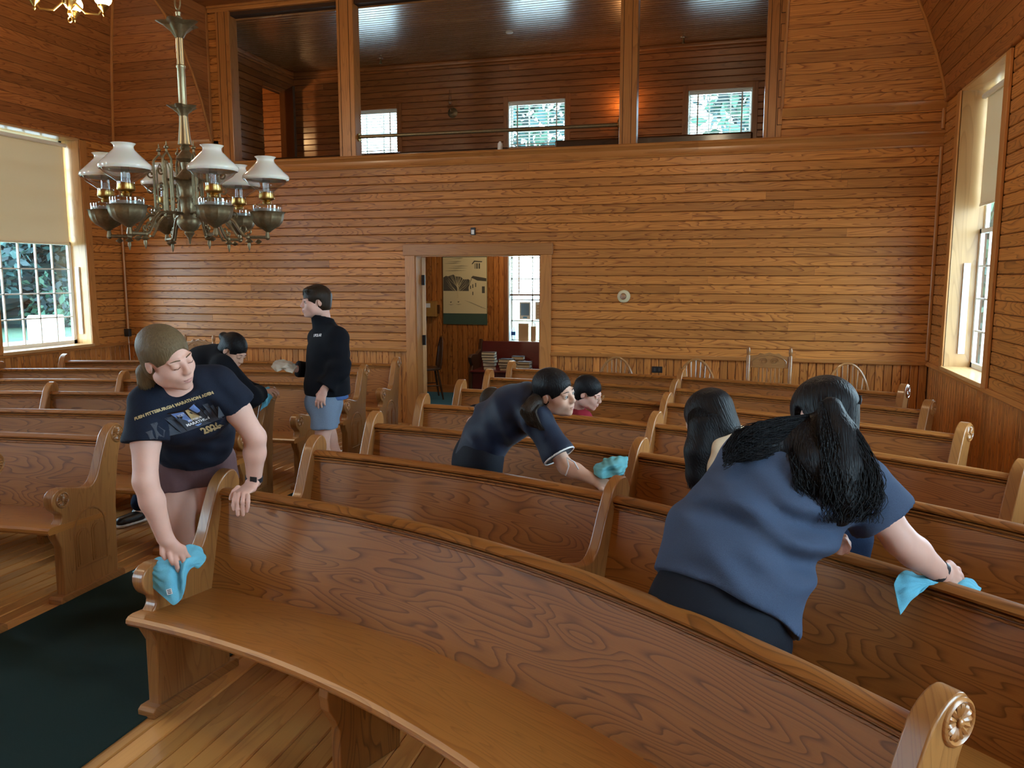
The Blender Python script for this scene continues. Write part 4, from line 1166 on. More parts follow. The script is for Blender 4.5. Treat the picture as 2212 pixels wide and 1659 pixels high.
fixture((-5.50, 1.60, 4.10), 'unseen brass ceiling light added above the viewpoint at left', 52)  # its unseen partner on the left, also added as warm fill

# ------------------------------------------------------------------ outside: lawn, trees, a parked white car
gr = struct('ground_outside', 'grass and road outside the windows', 'ground')
lawn = plain('lawn_green', (.035, .085, .05), .95, noise=.5, nscale=3)
mb = MB()
mb.bx(-70, -8.3, -30, 70, -2.4, -2.1); mb.bx(26, 60, -30, 70, -1.4, -1.0)
mb.build('grass_field', lawn, gr)
mb = MB(); mb.bx(2.3, 26, -30, 70, -1.4, -1.0); mb.build('bounce_yard', plain('bounce_gravel', (.40, .40, .38), .95, noise=.15, nscale=2), gr)  # ground made pale to bounce daylight up through the side windows
LEAF = [plain('leaf_teal', (.014, .060, .058), .7, noise=.6, nscale=.5), plain('leaf_green', (.034, .105, .066), .7, noise=.6, nscale=.5), plain('leaf_dark', (.007, .028, .032), .7, noise=.6, nscale=.5)]
def foliage(name, box, n, size, lab, seed, core=False):
    """a bank of trees: leaf blades scattered through rounded crowns"""
    r = np.random.default_rng(seed)
    (x0, x1), (y0, y1), (z0, z1) = box
    k = max(4, int(max(x1 - x0, y1 - y0) / 4))
    cr = np.c_[r.uniform(x0, x1, k * 3), r.uniform(y0, y1, k * 3), r.uniform(z0 + 1, z1 - 1, k * 3)]
    V = []; F = []; mi = []
    ids = r.integers(0, len(cr), n)
    d = r.normal(size=(n, 3)); d /= np.linalg.norm(d, axis=1)[:, None]
    c = cr[ids] + d * r.uniform(1.2, 2.6, (n, 1)) * np.array([1, 1, 1.0])
    a = r.normal(size=(n, 3)); a /= np.linalg.norm(a, axis=1)[:, None]
    b = np.cross(a, d); b /= (np.linalg.norm(b, axis=1)[:, None] + 1e-6)
    s = size * r.uniform(.5, 1.3, (n, 1))
    q = np.stack([c - a * s, c - b * s * .5, c + a * s, c + b * s * .5], 1).reshape(-1, 3)
    ex = 0
    if core:
        # leafy core surface so the crowns read as solid
        gu, gv = 60, 24
        long_y = (y1 - y0) > (x1 - x0)
        P_ = []
        for i in range(gu):
            for j in range(gv):
                a_, b_ = i / (gu - 1), j / (gv - 1)
                w_ = 1.3 * math.sin(i * 1.7 + j * .9) + .9 * math.sin(i * .6 - j * 1.3) + r.uniform(-.5, .5)
                if long_y: P_.append((x0 + (x1 - x0) * .2 + w_, y0 - 4 + (y1 - y0 + 8) * a_, z0 - 1 + (z1 - z0 + 1) * b_))
                else: P_.append((x0 - 4 + (x1 - x0 + 8) * a_, y1 + w_, z0 - 1 + (z1 - z0 + 1) * b_))
        core_f = [(4 * n + i * gv + j, 4 * n + i * gv + j + 1, 4 * n + (i + 1) * gv + j + 1, 4 * n + (i + 1) * gv + j) for i in range(gu - 1) for j in range(gv - 1)]
        q = np.concatenate([q, np.array(P_)]); ex = len(core_f)
    me = bpy.data.meshes.new(name)
    me.from_pydata(q.tolist(), [], [(4 * i, 4 * i + 1, 4 * i + 2, 4 * i + 3) for i in range(n)] + (core_f if ex else []))
    for m in LEAF: me.materials.append(m)
    me.polygons.foreach_set('material_index', [int(v) for v in (ids * 7 + r.integers(0, 2, n)) % 3] + [2 - (i % 2) * 2 for i in range(ex)])
    o = link(name, me)
    return tag(o, lab, 'trees', None, 'stuff')
foliage('tree_foliage', ((-56, -46), (28, 66), (-1.5, 13)), 16000, .38, 'dense trees seen through the left window behind the white car', 1, True)
foliage('tree_foliage', ((-14, 8), (34, 42), (2, 17)), 5200, .40, 'trees seen through the small gallery windows', 2)
foliage('tree_foliage', ((6, 15), (24, 52), (-1, 9)), 5000, .40, 'bright shrubs seen through the right window', 3, True)
MB().bx(-30, 30, 11.8, 34, -1.05, -1.0).build('bounce_lot', plain('bounce_concrete', (.66, .66, .64), .9, noise=.1, nscale=1), gr)  # pale ground added to bounce daylight onto the gallery ceiling
# parked car (white sport utility), side view toward the church
car = thing('parked_car', 'white sport utility car parked outside the left window', 'car', (-38.5, 37.6, -2.1), math.radians(-45))
carw = plain('car_white', (.80, .82, .84), .3, coat=.5); carg = plain('car_window', (.03, .06, .09), .1); tyre = plain('car_tyre', (.02, .025, .03), .8)
body = [(-2.35, .42), (-2.40, .75), (-2.32, 1.0), (-1.15, 1.10), (-.55, 1.62), (-.30, 1.70), (1.85, 1.68), (2.15, 1.55), (2.32, 1.05), (2.36, .55), (2.30, .40), (1.95, .36), (1.86, .62), (1.60, .78), (1.30, .78), (1.04, .62), (.95, .36), (-.95, .36), (-1.04, .62), (-1.30, .78), (-1.60, .78), (-1.86, .62), (-1.95, .36)]
MB().prism(body[::-1], -.90, .90, lambda x, z, d: (x, d, z)).build('car_body', carw, car, bevel=.05, seg=3)
for pl in ([(-.95, 1.10), (-.45, 1.55), (.10, 1.58), (.10, 1.08)], [(.18, 1.08), (.18, 1.58), (.62, 1.58), (.62, 1.10)], [(1.10, 1.10), (1.02, 1.56), (1.85, 1.54), (2.12, 1.12)]):
    for y in (-.905, .905):
        m_ = MB(); m_.add([(x, y, z) for x, z in pl], [list(range(4))]); m_.build('car_window_pane', carg, car)
for x in (-1.45, 1.45):
    for y in (-.82, .82):
        w_ = MB().lathe([(.16, -.10), (.34, -.11), (.37, -.06), (.37, .06), (.34, .11), (.16, .10)], c=(x, y, .37), n=24, axis=1).build('wheel', tyre, car, smooth=True)
        MB().lathe([(.20, -.112), (.19, .112)], c=(x, y, .37), n=16, axis=1).build('hub_cap', 'nickel', w_)
MB().bx(-1.0, 1.0, -.93, -.90, .40, .50).build('sill_trim', tyre, car)

# ------------------------------------------------------------------ implicit-surface modelling for people and cloth
def V3(p): return np.array(p, dtype=np.float64)
def nrm(v):
    v = V3(v); return v / (np.linalg.norm(v) + 1e-12)
class SDF:
    """smooth union of tapered capsules / ellipsoids, meshed with surface nets"""
    def __init__(s): s.ops = []; s.post = []
    def cap(s, a, b, ra, rb=None, k=.02, sub=False):
        a, b = V3(a), V3(b); rb = ra if rb is None else rb
        d = b - a; L2 = max(d @ d, 1e-12); R = max(ra, rb)
        def f(X, Y, Z):
            x, y, z = X - a[0], Y - a[1], Z - a[2]
            t = np.clip((x * d[0] + y * d[1] + z * d[2]) / L2, 0, 1)
            return np.sqrt((x - t * d[0]) ** 2 + (y - t * d[1]) ** 2 + (z - t * d[2]) ** 2) - (ra + (rb - ra) * t)
        s.ops.append((f, np.minimum(a, b) - R, np.maximum(a, b) + R, k, sub)); return s
    def chain(s, pts, rs, k=.02):
        for i in range(len(pts) - 1): s.cap(pts[i], pts[i + 1], rs[i], rs[i + 1], k)
        return s
    def ecap(s, a, b, side, ra, rb, k=.04):
        """elliptic capsule: ra = (half width along side, half depth) at a"""
        a, b = V3(a), V3(b); d = b - a; L = math.sqrt(max(d @ d, 1e-12)); ax = d / L
        sd = V3(side); sd = nrm(sd - ax * (sd @ ax)); fr = np.cross(ax, sd)
        R = max(*ra, *rb)
        def f(X, Y, Z):
            x, y, z = X - a[0], Y - a[1], Z - a[2]
            t0 = x * ax[0] + y * ax[1] + z * ax[2]
            t = np.clip(t0 / L, 0, 1)
            u = x * sd[0] + y * sd[1] + z * sd[2]; v = x * fr[0] + y * fr[1] + z * fr[2]; w = t0 - t * L
            r1 = ra[0] + (rb[0] - ra[0]) * t; r2 = ra[1] + (rb[1] - ra[1]) * t
            rm = np.minimum(r1, r2)
            k0 = np.sqrt((u / r1) ** 2 + (v / r2) ** 2 + (w / rm) ** 2)
            k1 = np.sqrt((u / r1 ** 2) ** 2 + (v / r2 ** 2) ** 2 + (w / rm ** 2) ** 2) + 1e-9
            return k0 * (k0 - 1) / k1
        s.ops.append((f, np.minimum(a, b) - R, np.maximum(a, b) + R, k, False)); return s
    def ell(s, c, r, R=None, k=.02, sub=False):
        c = V3(c); r = V3(r); R = np.eye(3) if R is None else np.array(R)   # columns = axes
        def f(X, Y, Z):
            x, y, z = X - c[0], Y - c[1], Z - c[2]
            q = [(x * R[0, i] + y * R[1, i] + z * R[2, i]) for i in range(3)]
            k0 = np.sqrt(sum((q[i] / r[i]) ** 2 for i in range(3)))
            k1 = np.sqrt(sum((q[i] / r[i] ** 2) ** 2 for i in range(3))) + 1e-9
            return k0 * (k0 - 1) / k1
        m = float(r.max())
        s.ops.append((f, c - m, c + m, k, sub)); return s
    def at(s, X, Y, Z):
        D = np.full(np.broadcast(X, Y, Z).shape, .15)
        for f, a, b, k, sub in s.ops:
            v = f(X, Y, Z)
            if sub: hh = np.maximum(k - np.abs(D + v), 0) / k; D = np.maximum(D, -v) + hh * hh * k * .25
            else: hh = np.maximum(k - np.abs(D - v), 0) / k; D = np.minimum(D, v) - hh * hh * k * .25
        for f in s.post: D = f(X, Y, Z, D)
        return D
    def add(s, sub, k=.03):
        lo, hi = sub.bounds(); s.ops.append((sub.at, lo, hi, k, False)); return s
    def sleeve(s, pts, rs, k=.04):
        """chain of capsules cut square at the last point"""
        q = SDF(); P = [V3(p) for p in pts]; d = P[-1] - P[-2]
        q.chain(P + [P[-1] + d * .3], list(rs) + [rs[-1] + (rs[-1] - rs[-2]) * .3], k); q.plane(P[-1], d)
        return s.add(q, k)
    def plane(s, o, n):
        """keep the side the normal points away from"""
        o = V3(o); n = nrm(n)
        s.post.append(lambda X, Y, Z, D: np.maximum(D, (X - o[0]) * n[0] + (Y - o[1]) * n[1] + (Z - o[2]) * n[2])); return s
    def cutball(s, c, r):
        c = V3(c)
        s.post.append(lambda X, Y, Z, D: np.maximum(D, r - np.sqrt((X - c[0]) ** 2 + (Y - c[1]) ** 2 + (Z - c[2]) ** 2))); return s
    def cutcap(s, a, b, r):
        a, b = V3(a), V3(b); d = b - a; L2 = d @ d
        def f(X, Y, Z, D):
            x, y, z = X - a[0], Y - a[1], Z - a[2]
            t = np.clip((x * d[0] + y * d[1] + z * d[2]) / L2, 0, 1)
            return np.maximum(D, r - np.sqrt((x - t * d[0]) ** 2 + (y - t * d[1]) ** 2 + (z - t * d[2]) ** 2))
        s.post.append(f); return s
    def cutell(s, c, r, R=None):
        c = V3(c); r = V3(r); R = np.eye(3) if R is None else np.array(R)
        def f(X, Y, Z, D):
            x, y, z = X - c[0], Y - c[1], Z - c[2]
            k0 = np.sqrt(sum(((x * R[0, i] + y * R[1, i] + z * R[2, i]) / r[i]) ** 2 for i in range(3)))
            return np.maximum(D, (1 - k0) * r.min())
        s.post.append(f); return s
    def fold(s, c, rad, d, freq, amp, warp=.6, ph=0.):
        """ripples along direction d around c"""
        c = V3(c); d = nrm(d); o = nrm(np.cross(d, [.3, .5, .8]))
        def f(X, Y, Z, D):
            x, y, z = X - c[0], Y - c[1], Z - c[2]
            w = np.exp(-(x * x + y * y + z * z) / (rad * rad))
            u = x * d[0] + y * d[1] + z * d[2]; v = x * o[0] + y * o[1] + z * o[2]
            return D - amp * w * np.sin(freq * u + warp * np.sin(v * 17 + ph) * 2 + ph)
        s.post.append(f); return s
    def bounds(s):
        lo = np.min([o[1] for o in s.ops if not o[4]], 0); hi = np.max([o[2] for o in s.ops if not o[4]], 0)
        return lo - .03, hi + .03
    def field(s, lo, hi, h):
        n = np.maximum(np.ceil((hi - lo) / h).astype(int) + 1, 3)
        ax = [lo[i] + h * np.arange(n[i]) for i in range(3)]
        D = np.full(n, .15, dtype=np.float64)
        for f, a, b, k, sub in s.ops:
            m = k + 2.5 * h + .02
            i0 = np.clip(np.floor((a - m - lo) / h).astype(int), 0, n); i1 = np.clip(np.ceil((b + m - lo) / h).astype(int) + 1, 0, n)
            if np.any(i1 - i0 < 1): continue
            X = ax[0][i0[0]:i1[0], None, None]; Y = ax[1][None, i0[1]:i1[1], None]; Z = ax[2][None, None, i0[2]:i1[2]]
            v = f(X, Y, Z)
            sl = (slice(i0[0], i1[0]), slice(i0[1], i1[1]), slice(i0[2], i1[2]))
            o = D[sl]
            if sub:
                hh = np.maximum(k - np.abs(o + v), 0) / k
                D[sl] = np.maximum(o, -v) + hh * hh * k * .25
            else:
                hh = np.maximum(k - np.abs(o - v), 0) / k
                D[sl] = np.minimum(o, v) - hh * hh * k * .25
        if s.post:
            X, Y, Z = ax[0][:, None, None], ax[1][None, :, None], ax[2][None, None, :]
            for f in s.post: D = f(X, Y, Z, D)
        return D
    def nets(s, lo, hi, h):
        lo, hi = V3(lo), V3(hi)
        D = s.field(lo, hi, h); n = np.array(D.shape)
        S = D < 0
        c = np.zeros(n - 1, dtype=np.int8)
        for i in (0, 1):
            for j in (0, 1):
                for k in (0, 1):
                    c += S[i:n[0] - 1 + i, j:n[1] - 1 + j, k:n[2] - 1 + k]
        act = (c > 0) & (c < 8)
        idx = np.argwhere(act)
        if len(idx) == 0: return np.zeros((0, 3)), np.zeros((0, 4), int)
        vid = -np.ones(n - 1, dtype=np.int64); vid[act] = np.arange(len(idx))
        acc = np.zeros((len(idx), 3)); cnt = np.zeros(len(idx))
        cor = [(i, j, k) for i in (0, 1) for j in (0, 1) for k in (0, 1)]
        val = {q: D[idx[:, 0] + q[0], idx[:, 1] + q[1], idx[:, 2] + q[2]] for q in cor}
        for q in cor:
            for a in range(3):
                if q[a]: continue
                p = list(q); p[a] = 1; p = tuple(p)
                v0, v1 = val[q], val[p]
                m = (v0 < 0) != (v1 < 0)
                t = np.where(m, v0 / np.where(np.abs(v0 - v1) < 1e-12, 1, v0 - v1), 0)
                pt = np.array(q, float)[None, :].repeat(len(idx), 0); pt[:, a] += t
                acc[m] += pt[m]; cnt[m] += 1
        vert = lo + (idx + acc / cnt[:, None]) * h
        quads = []
        for a in range(3):
            b, c_ = (a + 1) % 3, (a + 2) % 3
            sl0 = [slice(None)] * 3; sl1 = [slice(None)] * 3
            sl0[a] = slice(0, n[a] - 1); sl1[a] = slice(1, n[a])
            for q in (b, c_): sl0[q] = slice(1, n[q] - 1); sl1[q] = slice(1, n[q] - 1)
            A, B = S[tuple(sl0)], S[tuple(sl1)]
            e = np.argwhere(A != B)
            if len(e) == 0: continue
            ins = A[tuple(e.T)]
            e[:, b] += 1; e[:, c_] += 1
            def cell(db, dc):
                g = e.copy(); g[:, b] -= db; g[:, c_] -= dc; return vid[tuple(g.T)]
            q4 = np.stack([cell(1, 1), cell(0, 1), cell(0, 0), cell(1, 0)], 1)
            q4[~ins] = q4[~ins][:, ::-1]
            quads.append(q4)
        Q = np.concatenate(quads); Q = Q[(Q >= 0).all(1)]
        return vert, Q
    def build(s, name, mats, parent=None, h=.009, fine=(), matf=None, origin=(0, 0, 0), relax=1, lo=None, hi=None):
        """fine: list of (lo, hi, h) boxes meshed at a finer step"""
        l0, h0 = s.bounds()
        if lo is not None: l0 = np.maximum(l0, V3(lo))
        if hi is not None: h0 = np.minimum(h0, V3(hi))
        parts = []
        v, q = s.nets(l0, h0, h)
        for (a, b, hh) in fine:
            a, b = V3(a), V3(b); m = h * 1.0
            c = v[q].mean(1)
            q = q[~((c > a + m) & (c < b - m)).all(1)]
        parts.append((v, q))
        for (a, b, hh) in fine: parts.append(s.nets(a, b, hh))
        V = []; Q = []; nb = 0
        for v, q in parts:
            if len(q) == 0: continue
            for _ in range(relax):
                acc = np.zeros_like(v); cn = np.zeros(len(v))
                for i in range(4):
                    np.add.at(acc, q[:, i], v[q[:, (i + 1) % 4]]); np.add.at(cn, q[:, i], 1)
                    np.add.at(acc, q[:, i], v[q[:, (i - 1) % 4]]); np.add.at(cn, q[:, i], 1)
                g = cn > 5
                v = v.copy(); v[g] = .5 * v[g] + .5 * acc[g] / cn[g][:, None]
            V.append(v); Q.append(q + nb); nb += len(v)
        V = np.concatenate(V); Q = np.concatenate(Q)
        me = bpy.data.meshes.new(name)
        me.vertices.add(len(V)); me.vertices.foreach_set('co', (V - V3(origin)).astype(np.float32).ravel())
        me.loops.add(len(Q) * 4); me.loops.foreach_set('vertex_index', Q.astype(np.int32).ravel())
        me.polygons.add(len(Q)); me.polygons.foreach_set('loop_start', np.arange(0, len(Q) * 4, 4, dtype=np.int32))
        try: me.polygons.foreach_set('loop_total', np.full(len(Q), 4, dtype=np.int32))
        except Exception: pass
        me.polygons.foreach_set('use_smooth', np.ones(len(Q), dtype=bool))
        mats = mats if isinstance(mats, (list, tuple)) else [mats]
        for m in mats: me.materials.append(M(m))
        if matf is not None:
            me.polygons.foreach_set('material_index', matf(V[Q].mean(1)).astype(np.int32))
        me.update(); me.validate()
        return link(name, me, parent)

# ------------------------------------------------------------------ people
def skin(name, col, lip):
    m, n, l, b = newmat(name)
    tc = n.new('ShaderNodeTexCoord'); nt = n.new('ShaderNodeTexNoise'); nt.inputs['Scale'].default_value = 22; nt.inputs['Detail'].default_value = 4
    l.new(tc.outputs['Object'], nt.inputs['Vector'])
    mx = n.new('ShaderNodeMix'); mx.data_type = 'RGBA'
    mx.inputs['A'].default_value = (*[c * .90 for c in col], 1); mx.inputs['B'].default_value = (min(1, col[0] * 1.08), col[1] * 1.02, col[2] * 1.0, 1)
    l.new(nt.outputs['Fac'], mx.inputs['Factor']); l.new(mx.outputs['Result'], b.inputs['Base Color'])
    b.inputs['Roughness'].default_value = .5; b.inputs['Specular IOR Level'].default_value = .35
    b.inputs['Subsurface Weight'].default_value = .12; b.inputs['Subsurface Radius'].default_value = (.012, .005, .003)
    plain(name + '_lip', lip, .45)
    return m
skin('skin_fair', (.64, .38, .30), (.46, .20, .175))
skin('skin_warm', (.58, .35, .25), (.46, .19, .17))
skin('skin_tan', (.56, .33, .22), (.42, .17, .15))
def hairmat(name, c0, c1, rough=.38, sc=(60, 60, 5)):
    m, n, l, b = newmat(name)
    tc = n.new('ShaderNodeTexCoord'); mp = n.new('ShaderNodeMapping'); mp.inputs['Scale'].default_value = sc
    nt = n.new('ShaderNodeTexNoise'); nt.inputs['Scale'].default_value = 3; nt.inputs['Detail'].default_value = 3
    l.new(tc.outputs['Object'], mp.inputs['Vector']); l.new(mp.outputs['Vector'], nt.inputs['Vector'])
    mx = n.new('ShaderNodeMix'); mx.data_type = 'RGBA'
    mx.inputs['A'].default_value = (*c0, 1); mx.inputs['B'].default_value = (*c1, 1)
    l.new(nt.outputs['Fac'], mx.inputs['Factor']); l.new(mx.outputs['Result'], b.inputs['Base Color'])
    b.inputs['Roughness'].default_value = rough; b.inputs['Specular IOR Level'].default_value = .15
    bp = n.new('ShaderNodeBump'); bp.inputs['Strength'].default_value = .7; bp.inputs['Distance'].default_value = .006
    l.new(nt.outputs['Fac'], bp.inputs['Height']); l.new(bp.outputs['Normal'], b.inputs['Normal'])
    return m
hairmat('hair_blond', (.070, .046, .022), (.185, .130, .068), .5)
hairmat('hair_black', (.0022, .0022, .003), (.010, .0095, .011), .40)
hairmat('hair_brown', (.012, .008, .006), (.040, .024, .014), .42)
def cloth(name, col, rough=.85, noise=.12, nscale=260, sheen=.0, bump=.25):
    return plain(name, col, rough, noise=noise, nscale=nscale, bump=bump, spec=.2, sheen=sheen)
cloth('tee_navy', (.008, .011, .022), noise=.35)
cloth('shorts_mauve', (.115, .060, .062), .6, nscale=60)
cloth('fleece_black', (.0045, .005, .008), .95)
cloth('shirt_navy', (.0045, .009, .026), .6, sheen=.1)
cloth('pants_black', (.006, .007, .012), .8)
cloth('tee_heather', (.046, .064, .108), .9, noise=.30, nscale=420)
cloth('shirt_cream', (.72, .60, .42), .85, noise=.08)
cloth('shirt_red', (.26, .016, .030), .85)
cloth('denim', (.010, .022, .055), .9, noise=.4)
cloth('shorts_blue', (.16, .21, .29), .9, noise=.25)
cloth('tee_blue', (.06, .11, .26), .9)
cloth('cloth_blue', (.16, .50, .66), .95, noise=.18, nscale=500, bump=.6)
cloth('cloth_teal', (.14, .40, .44), .95, noise=.18, nscale=500, bump=.6)
cloth('cloth_white', (.66, .65, .56), .95, noise=.08, nscale=500, bump=.5)
plain('eye_white', (.50, .47, .45), .25); plain('eye_iris', (.02, .012, .008), .15)
plain('shirt_gold', (.42, .30, .14), .6); plain('logo_blue', (.16, .26, .55), .6); plain('logo_white', (.72, .72, .72), .6); plain('logo_grey', (.035, .038, .050), .8)
plain('watch_band', (.012, .014, .02), .5); plain('sole_white', (.7, .7, .68), .6)

def frame(f, u):
    f = nrm(f); u = V3(u); u = nrm(u - f * (u @ f)); x = np.cross(f, u)
    return np.stack([x, f, u], 1)          # columns: right, forward, up
def head_prims(S, c, R, s=1.0, lids=False):
    c = V3(c)
    W = lambda x, y, z: c + R @ (V3((x, y, z)) * s)
    E = lambda p, r, k=.012, sub=False: S.ell(W(*p), V3(r) * s, R, k * s, sub)
    E((0, -.014, .034), (.073, .094, .080), .02)
    E((0, .030, -.036), (.057, .064, .077), .03)
    E((0, .052, -.082), (.036, .034, .026), .024)
    E((0, .078, -.094), (.017, .014, .015), .016)
    for t in (-1, 1):
        E((t * .040, .052, -.030), (.022, .030, .026), .024)
        E((t * .050, .012, -.070), (.014, .034, .020), .03)
        E((t * .032, .098, .004), (.016, .016, .0115), .014, True)
        E((t * .031, .0790, .003), (.0150, .0135, .0125) if lids else (.0155, .0115, .0125), .004)
        if not lids: E((t * .031, .094, .0025), (.0125, .010, .0045), .003, True)
        E((t * .074, -.010, -.008), (.0075, .0165, .027), .006)
        E((t * .083, -.004, -.004), (.006, .010, .017), .004, True)
        E((t * .010, .099, -.029), (.0085, .010, .007), .006)
        S.cap(W(t * .012, .084, .021), W(t * .046, .073, .020), .008 * s, .006 * s, .012 * s)
    S.cap(W(0, .084, .012), W(0, .107, -.022), .0075 * s, .0105 * s, .014 * s)
    E((0, .083, -.056), (.026, .016, .018), .02)
    E((0, .0965, -.0555), (.020, .0070, .0050), .004); E((0, .0955, -.0665), (.0165, .0075, .0060), .004)
    S.cap(W(-.019, .0965, -.0608), W(.019, .0965, -.0608), .0022 * s, None, .004 * s, True)
    return W
def face_parts(root, L, c, R, s=1.0, lids=False, brow='hair_brown', iris='eye_iris', gaze=(0, 0), lipm='skin_fair_lip'):
    Mx = Matrix([[*(R[i] * s), c[i] - L[i]] for i in range(3)] + [[0, 0, 0, 1]])
    for t in (-1, 1):
        if not lids:
            e = MB().ball((t * .031, .0785, .0025), .0128, 16).build('eye', 'eye_white', root, smooth='all'); e.matrix_local = Mx
            ir = MB().ball((t * .031 + gaze[0], .0785 + .0072, .0025 + gaze[1]), .0072, 12).build('iris', iris, e, smooth='all')
        ls = MB().tube([(t * .017, .0905, .003 - (.005 if lids else -.004)), (t * .031, .0945, -.004 if lids else .0085), (t * .042, .0865, -.003 if lids else .006)], .0010, n=5).build('lashes', 'eye_iris', root, smooth='all'); ls.matrix_local = Mx
        if t > 0:
            for nm, q, rr in (('upper_lip', [(-.020, .0945, -.0605), (-.011, .0990, -.0572), (-.004, .1012, -.0558), (0, .1008, -.0566), (.004, .1012, -.0558), (.011, .0990, -.0572), (.020, .0945, -.0605)], [.0008, .0030, .0036, .0034, .0036, .0030, .0008]), ('lower_lip', [(-.018, .0945, -.0620), (-.009, .0985, -.0655), (0, .1000, -.0668), (.009, .0985, -.0655), (.018, .0945, -.0620)], [.0008, .0040, .0048, .0040, .0008])):
                lp_ = MB().tube(q, rr, n=8, sq=.8).build(nm, lipm, root, smooth='all'); lp_.matrix_local = Mx
        b = MB().tube([(t * .013, .0915, .0235), (t * .030, .0905, .0285), (t * .047, .0785, .0245)], [.0018, .0021, .0008], n=6).build('eyebrow', brow, root, smooth='all'); b.matrix_local = Mx
    return Mx
def lipmat(c, R, s):
    a = V3(c) + R @ (V3((0, .098, -.061)) * s)
    def f(C):
        q = (C - a) @ R
        return ((np.abs(q[:, 0]) < .021 * s) & (np.abs(q[:, 1]) < .014 * s) & (np.abs(q[:, 2]) < .0115 * s * (1 - (q[:, 0] / (.026 * s)) ** 2)))
    return f
def hair_cap(S, c, R, s=1.0, thick=.012, face=(0, .105, -.040), fr=(.070, .080, .092), low=-.07, ear=True, k=.02, nape=True):
    """scalp-hugging cap with the face cut away"""
    c = V3(c); W = lambda x, y, z: c + R @ (V3((x, y, z)) * s)
    Q = SDF()
    Q.ell(W(0, -.019, .036), V3((.074 + thick, .095 + thick * .8, .079 + thick)) * s, R, k)
    Q.ell(W(0, -.050, -.03), V3((.058 + thick, .048 + thick, .065)) * s, R, .03)
    if nape: Q.ell(W(0, -.062, -.075), V3((.040 + thick, .030 + thick, .040)) * s, R, .03)
    Q.cutell(W(*face), V3(fr) * s, R)
    if ear:
        for t in (-1, 1): Q.cutell(W(t * .088, .006, -.018), V3((.034, .022, .040)) * s, R)
    Q.plane(W(0, 0, low), -R[:, 2])
    S.add(Q, k)
    return W
def head_obj(root, L, c, R): return Matrix([[*R[i], c[i] - L[i]] for i in range(3)] + [[0, 0, 0, 1]])
def localise(o, L, c, R):
    """give a mesh (built relative to L) the head's axes as object axes, so strand textures follow the head"""
    Mx = head_obj(None, L, c, R); o.data.transform(Mx.inverted()); o.matrix_local = Mx
def finger(S, pts, r0=.0088, r1=.0068, k=.004):
    n = len(pts); rs = [r0 + (r1 - r0) * i / (n - 1) for i in range(n)]
    S.chain([V3(p) for p in pts], rs, k)
def auto_hand(S, w, d, back, thumb, curl=(.35, .5, .35), s=1.0, spread=.06, thumb_in=.2):
    """w wrist, d direction of the fingers, back = normal of the back of the hand, thumb = +1/-1 side; returns fine box"""
    w = V3(w); d = nrm(d); b = V3(back); b = nrm(b - d * (b @ d)); x = np.cross(d, b) * thumb
    Wp = lambda a, l, h: w + (x * a + d * l + b * h) * s
    S.ecap(Wp(0, .0, 0), Wp(.002, .030, 0), x, (.026 * s, .018 * s), (.034 * s, .016 * s), .015)
    S.ecap(Wp(.002, .030, 0), Wp(.0, .078, 0), x, (.034 * s, .015 * s), (.037 * s, .0125 * s), .012)
    S.ell(Wp(.022, .035, -.008), V3((.016, .028, .014)) * s, np.stack([x, d, b], 1), .012)
    P = [w]
    for i, (a, l0, L) in enumerate(((.029, .084, .070), (.010, .089, .078), (-.010, .085, .072), (-.028, .076, .056))):
        ang = 0; p = Wp(a, l0 - .012, 0); pts = [p]
        dx = spread * (1.5 - i)
        for j, f in enumerate((.45, .32, .23)):
            ang += curl[j] * (1 + .08 * i)
            v = d * math.cos(ang) - b * math.sin(ang) + x * dx * math.cos(ang)
            p = p + v * L * f * s; pts.append(p)
        finger(S, pts, .0088 * s, .0066 * s); P += pts
    t0 = Wp(.026, .022, -.006); t1 = Wp(.050 - thumb_in * .03, .048, -.014); t2 = Wp(.058 - thumb_in * .12, .076, -.022); t3 = Wp(.060 - thumb_in * .19, .094, -.028)
    finger(S, [t0, t1, t2, t3], .0125 * s, .0078 * s, .006); P += [t1, t2, t3]
    P = np.array(P)
    return (P.min(0) - .025, P.max(0) + .025, .0036)
def limb_arm(S, sh, el, wr, b=1.0, k=.02):
    sh, el, wr = V3(sh), V3(el), V3(wr)
    S.chain([sh, sh * .5 + el * .5, el], [.050 * b, .045 * b, .038 * b], k)
    S.chain([el, el * .65 + wr * .35, wr], [.038 * b, .039 * b, .0265 * b], k)
def limb_leg(S, hp, kn, an, b=1.0, toe=None, k=.03):
    hp, kn, an = V3(hp), V3(kn), V3(an)
    S.chain([hp, hp * .5 + kn * .5, kn], [.088 * b, .074 * b, .054 * b], k)
    S.chain([kn, kn * .65 + an * .35, an], [.053 * b, .056 * b, .034 * b], k)
    if toe is not None:
        toe = V3(toe); S.cap(an - (0, 0, .035), toe, .036, .030, .03)
def torso(S, hip, waist, chest, top, side_h, side_s, b=1.0, infl=0.0, k=.06, fem=True):
    i = infl
    S.ecap(hip, waist, side_h, (.150 * b + i, .112 * b + i), (.128 * b + i, .095 * b + i), k)
    S.ecap(waist, chest, side_h, (.128 * b + i, .095 * b + i), (.150 * b + i, .105 * b + i), k)
    S.ecap(chest, top, side_s, (.150 * b + i, .105 * b + i), (.130 * b + i, .072 * b + i), k)
